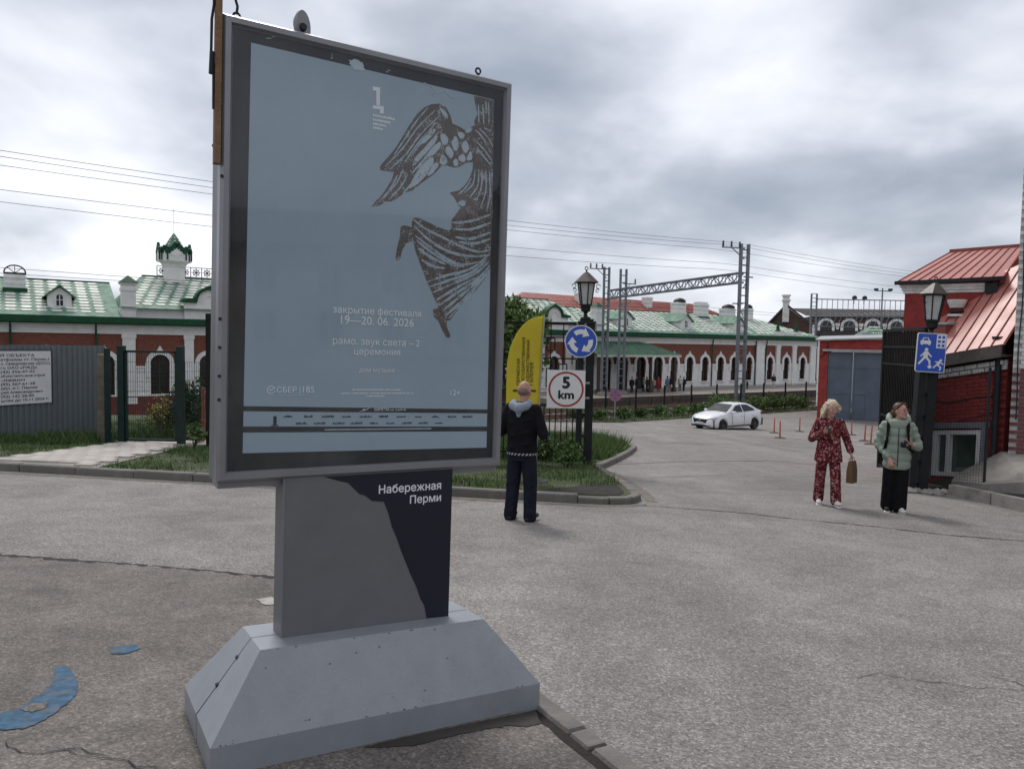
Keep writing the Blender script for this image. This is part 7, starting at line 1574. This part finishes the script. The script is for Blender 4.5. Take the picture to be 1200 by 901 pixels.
J.skin('jacket', 'puffer_mint', wc, .009, 2)
h_ = BODY(); h_.chain([(-.085, -.10, 1.35), (-.125, -.02, 1.405), (-.11, .10, 1.44), (0, .155, 1.45), (.11, .10, 1.44), (.125, -.02, 1.405), (.085, -.10, 1.35)], [.035, .050, .058, .066, .058, .050, .035]); h_.cap((0, .14, 1.44), (0, .16, 1.34), .10, .07); h_.skin('hood', 'puffer_mint', wc, .009, 3)
m = MB(); m.path([(.01, -.168, .72), (.01, -.172, 1.0), (.01, -.166, 1.22), (.012, -.14, 1.34)], .006, 5); m.build('zip', 'phone_dark', wc)
Tt = BODY(); Tt.rings([(0, 0, .70, .165, .12), (0, 0, .80, .165, .125), (0, 0, .92, .13, .10)]); Tt.chain([(-.085, 0, .74), (-.088, .0, .46), (-.09, .05, .09)], [.100, .098, .105]); Tt.chain([(.085, 0, .74), (.078, -.03, .46), (.062, -.015, .09)], [.100, .098, .105]); Tt.skin('trousers', 'trousers_black', wc, .010, 2)
shoe('shoe', 'shoe_black', wc, (-.09, .05, .065), (-.10, -.13, .05), 'shoe_white'); shoe('shoe', 'shoe_white', wc, (.075, -.03, .065), (.13, -.21, .05), 'shoe_white')
Hh = BODY(); Hh.ell(T(0, .042, .048), (.083, .084, .086), 16, R); Hh.ell(T(0, .07, -.005), (.075, .06, .09), 14, R); g = random.Random(9)
for k in range(10): s = -1 if k % 2 else 1; Hh.chain([T(s*.010*(k//2+.5), -.040, .122), T(s*(.050+.004*k), -.028, .085), T(s*.080, .03, .02)], [.012, .013, .012], n=7)
Hh.chain([T(0, .125, .0), T(0, .16, -.05), T(.01, .15, -.14)], [.035, .035, .015], n=10); Hh.skin('hair', 'hair_brown', wc, .0065, 1, .3)
gl = MB()
for s in (-1, 1):
    for i in range(14): a0, a1 = 2*math.pi*i/14, 2*math.pi*(i+1)/14; gl.tube(T(s*.033+.025*math.cos(a0), -.099, .016+.022*math.sin(a0)), T(s*.033+.025*math.cos(a1), -.099, .016+.022*math.sin(a1)), .0022, n=5)
    gl.tube(T(s*.057, -.099, .022), T(s*.080, .01, .02), .002, n=5)
gl.tube(T(-.009, -.101, .02), T(.009, -.101, .02), .002, n=5); gl.build('glasses', 'glasses_gold', wc)
cm = thing('camera_body', 'black camera held at chest by the woman in the green jacket', 'camera'); cm.location = wc.matrix_basis @ Vector((.10, -.285, 1.075)); cm.rotation_euler = (rad(20), 0, rad(15))
MB().bev(-.065, .065, -.03, .03, -.045, .045, .012).build('body', 'car_black', cm); MB().lathe([(.036, -.01), (.036, .055), (.030, .06), (.026, .05)], 16).tf(lambda x, y, z: (x-.01, -.03-z, y-.003)).build('lens', 'car_black', cm, True); MB().bev(-.025, .02, -.025, .02, .0455, .068, .008).build('viewfinder', 'car_black', cm)
bp = thing('backpack', 'black backpack worn by the woman in the green jacket', 'backpack'); bp.location = wc.location; bp.rotation_euler = wc.rotation_euler
m = BODY(); m.rings([(-.02, .24, .80, .15, .075), (-.02, .25, .86, .17, .09), (-.02, .25, 1.15, .165, .09), (-.02, .24, 1.27, .12, .07)]); m.cap((-.21, .12, .84), (-.20, .14, 1.05), .05, .05); m.skin('pack', 'trousers_black', bp, .012, 4)
for s in (-1, 1):
    m = MB(); pts = [Vector(p) for p in ((s*.10, .15, 1.36), (s*.125, .02, 1.415), (s*.13, -.10, 1.355), (s*.135, -.150, 1.24), (s*.145, -.155, 1.10), (s*.165, -.125, .98), (s*.215, -.02, .92))]
    for a, b in zip(pts, pts[1:]): m.bar(a, b, .045, .016)
    m.build('strap', 'trousers_black', bp)

# ---- travellers on the platform: small, but each a figure of its own
pal = {'black': (.015, .015, .017), 'navy': (.02, .025, .045), 'red': (.30, .02, .025), 'white': (.55, .54, .52), 'grey': (.16, .16, .17), 'blue': (.10, .15, .24), 'beige': (.36, .29, .2), 'olive': (.07, .075, .04)}
for k_, c_ in pal.items(): M('cloth_'+k_, c_, .85, .15, 8)
def small_person(v):
    B = BODY(); B.ell((0, -.01, 1.60), (.085, .10, .12)); B.chain([(0, 0, 1.38), (0, 0, 1.5)], [.05, .05]); st = .10 if v else .03; fw = .12 if v else .02
    for s in (-1, 1): B.cap((s*.24, -.05 if v else 0, .86), (s*.24, -.06 if v else 0, .80), .04, .035)
    for s in (-1, 1): B.cap((s*.09, -s*fw, .05), (s*.09, -s*fw-.12, .04), .045, .04)
    B.rings([(0, 0, .82, .12, .09), (0, 0, 1.3, .13, .08), (0, 0, 1.4, .06, .06)])
    for s in (-1, 1): B.chain([(s*.12, 0, 1.34), (s*.22, .02, 1.1), (s*.24, -.05 if v else 0, .86)], [.05, .04, .04]); B.chain([(s*.08, 0, .84), (s*.09, -s*fw*.6, .45), (s*.09, -s*fw, .05)], [.06, .05, .045])
    tp = BODY(); tp.rings([(0, 0, .80, .18, .13), (0, 0, 1.1, .18, .13), (0, 0, 1.32, .20, .12), (0, 0, 1.43, .08, .07)])
    for s in (-1, 1): tp.chain([(s*.18, 0, 1.36), (s*.245, .02, 1.1), (s*.24, -.05 if v else 0, .86)], [.075, .06, .05])
    lg = BODY(); lg.rings([(0, 0, .76, .165, .12), (0, 0, .88, .16, .12)])
    for s in (-1, 1): lg.chain([(s*.085, 0, .8), (s*.09, -s*fw*.6, .45), (s*.09, -s*fw, .08)], [.095, .075, .065])
    hr = BODY(); hr.ell((0, .02, 1.645), (.095, .105, .10)); hr.cap((0, .06, 1.62), (0, .08, 1.5), .07, .05)
    return [b.skin(n, m_, None, .022, 2).data for b, n, m_ in ((B, 'body', 'skin'), (tp, 'top', 'cloth_grey'), (lg, 'trousers', 'cloth_black'), (hr, 'hair', 'hair_brown'))]
keep = set(bpy.data.objects); VAR = [small_person(0), small_person(1)]
for o in list(bpy.data.objects):
    if o not in keep: bpy.data.objects.remove(o)
who = [(-13.34, 'black', 'black', 0, 'traveller in black standing leftmost on the platform by the ladder mast'), (-12.07, 'navy', 'black', 0, 'traveller in navy standing at the left edge of the group under the canopy'), (-11.3, 'grey', 'black', 1, 'traveller in grey top in the middle of the group under the canopy'), (-10.55, 'olive', 'navy', 0, 'traveller in olive top at the right of the group under the canopy'), (-9.9, 'beige', 'grey', 1, 'traveller in beige top walking beside the one in red'), (-9.0, 'red', 'red', 0, 'traveller dressed all in red standing on the platform'), (-8.0, 'blue', 'grey', 1, 'traveller in light blue top right of the one in red'), (-7.0, 'black', 'beige', 0, 'traveller in black top and beige trousers below the canopy end'), (-5.6, 'white', 'grey', 0, 'traveller in white top in the pair beside the first arched windows'), (-4.8, 'black', 'navy', 1, 'traveller in black with a pack in the pair beside the arched windows'), (6.1, 'black', 'black', 0, 'dark figure seated low on the platform right of the tall mast'), (12.49, 'black', 'white', 1, 'lone traveller in black top and white trousers at the right end of platform')]
for t, top_, leg_, v, lab in who:
    q = 4.5+random.uniform(-.6, .9); x, y = tq(t, q); p = thing('person', lab, 'person', (x, y, -3.8), random.uniform(0, 6.28), 'travellers on the platform')
    for me, nm, mt in zip(VAR[v], ('body', 'top', 'trousers', 'hair'), ('skin', 'cloth_'+top_, 'cloth_'+leg_, 'hair_brown')):
        o = link(nm, me, p); o.material_slots[0].link = 'OBJECT'; o.material_slots[0].material = MATS[mt]
    s = random.uniform(.95, 1.06); p.scale = (s, s, s)
    if 'seated' in lab: p.scale = (1.1, 1.1, .62)
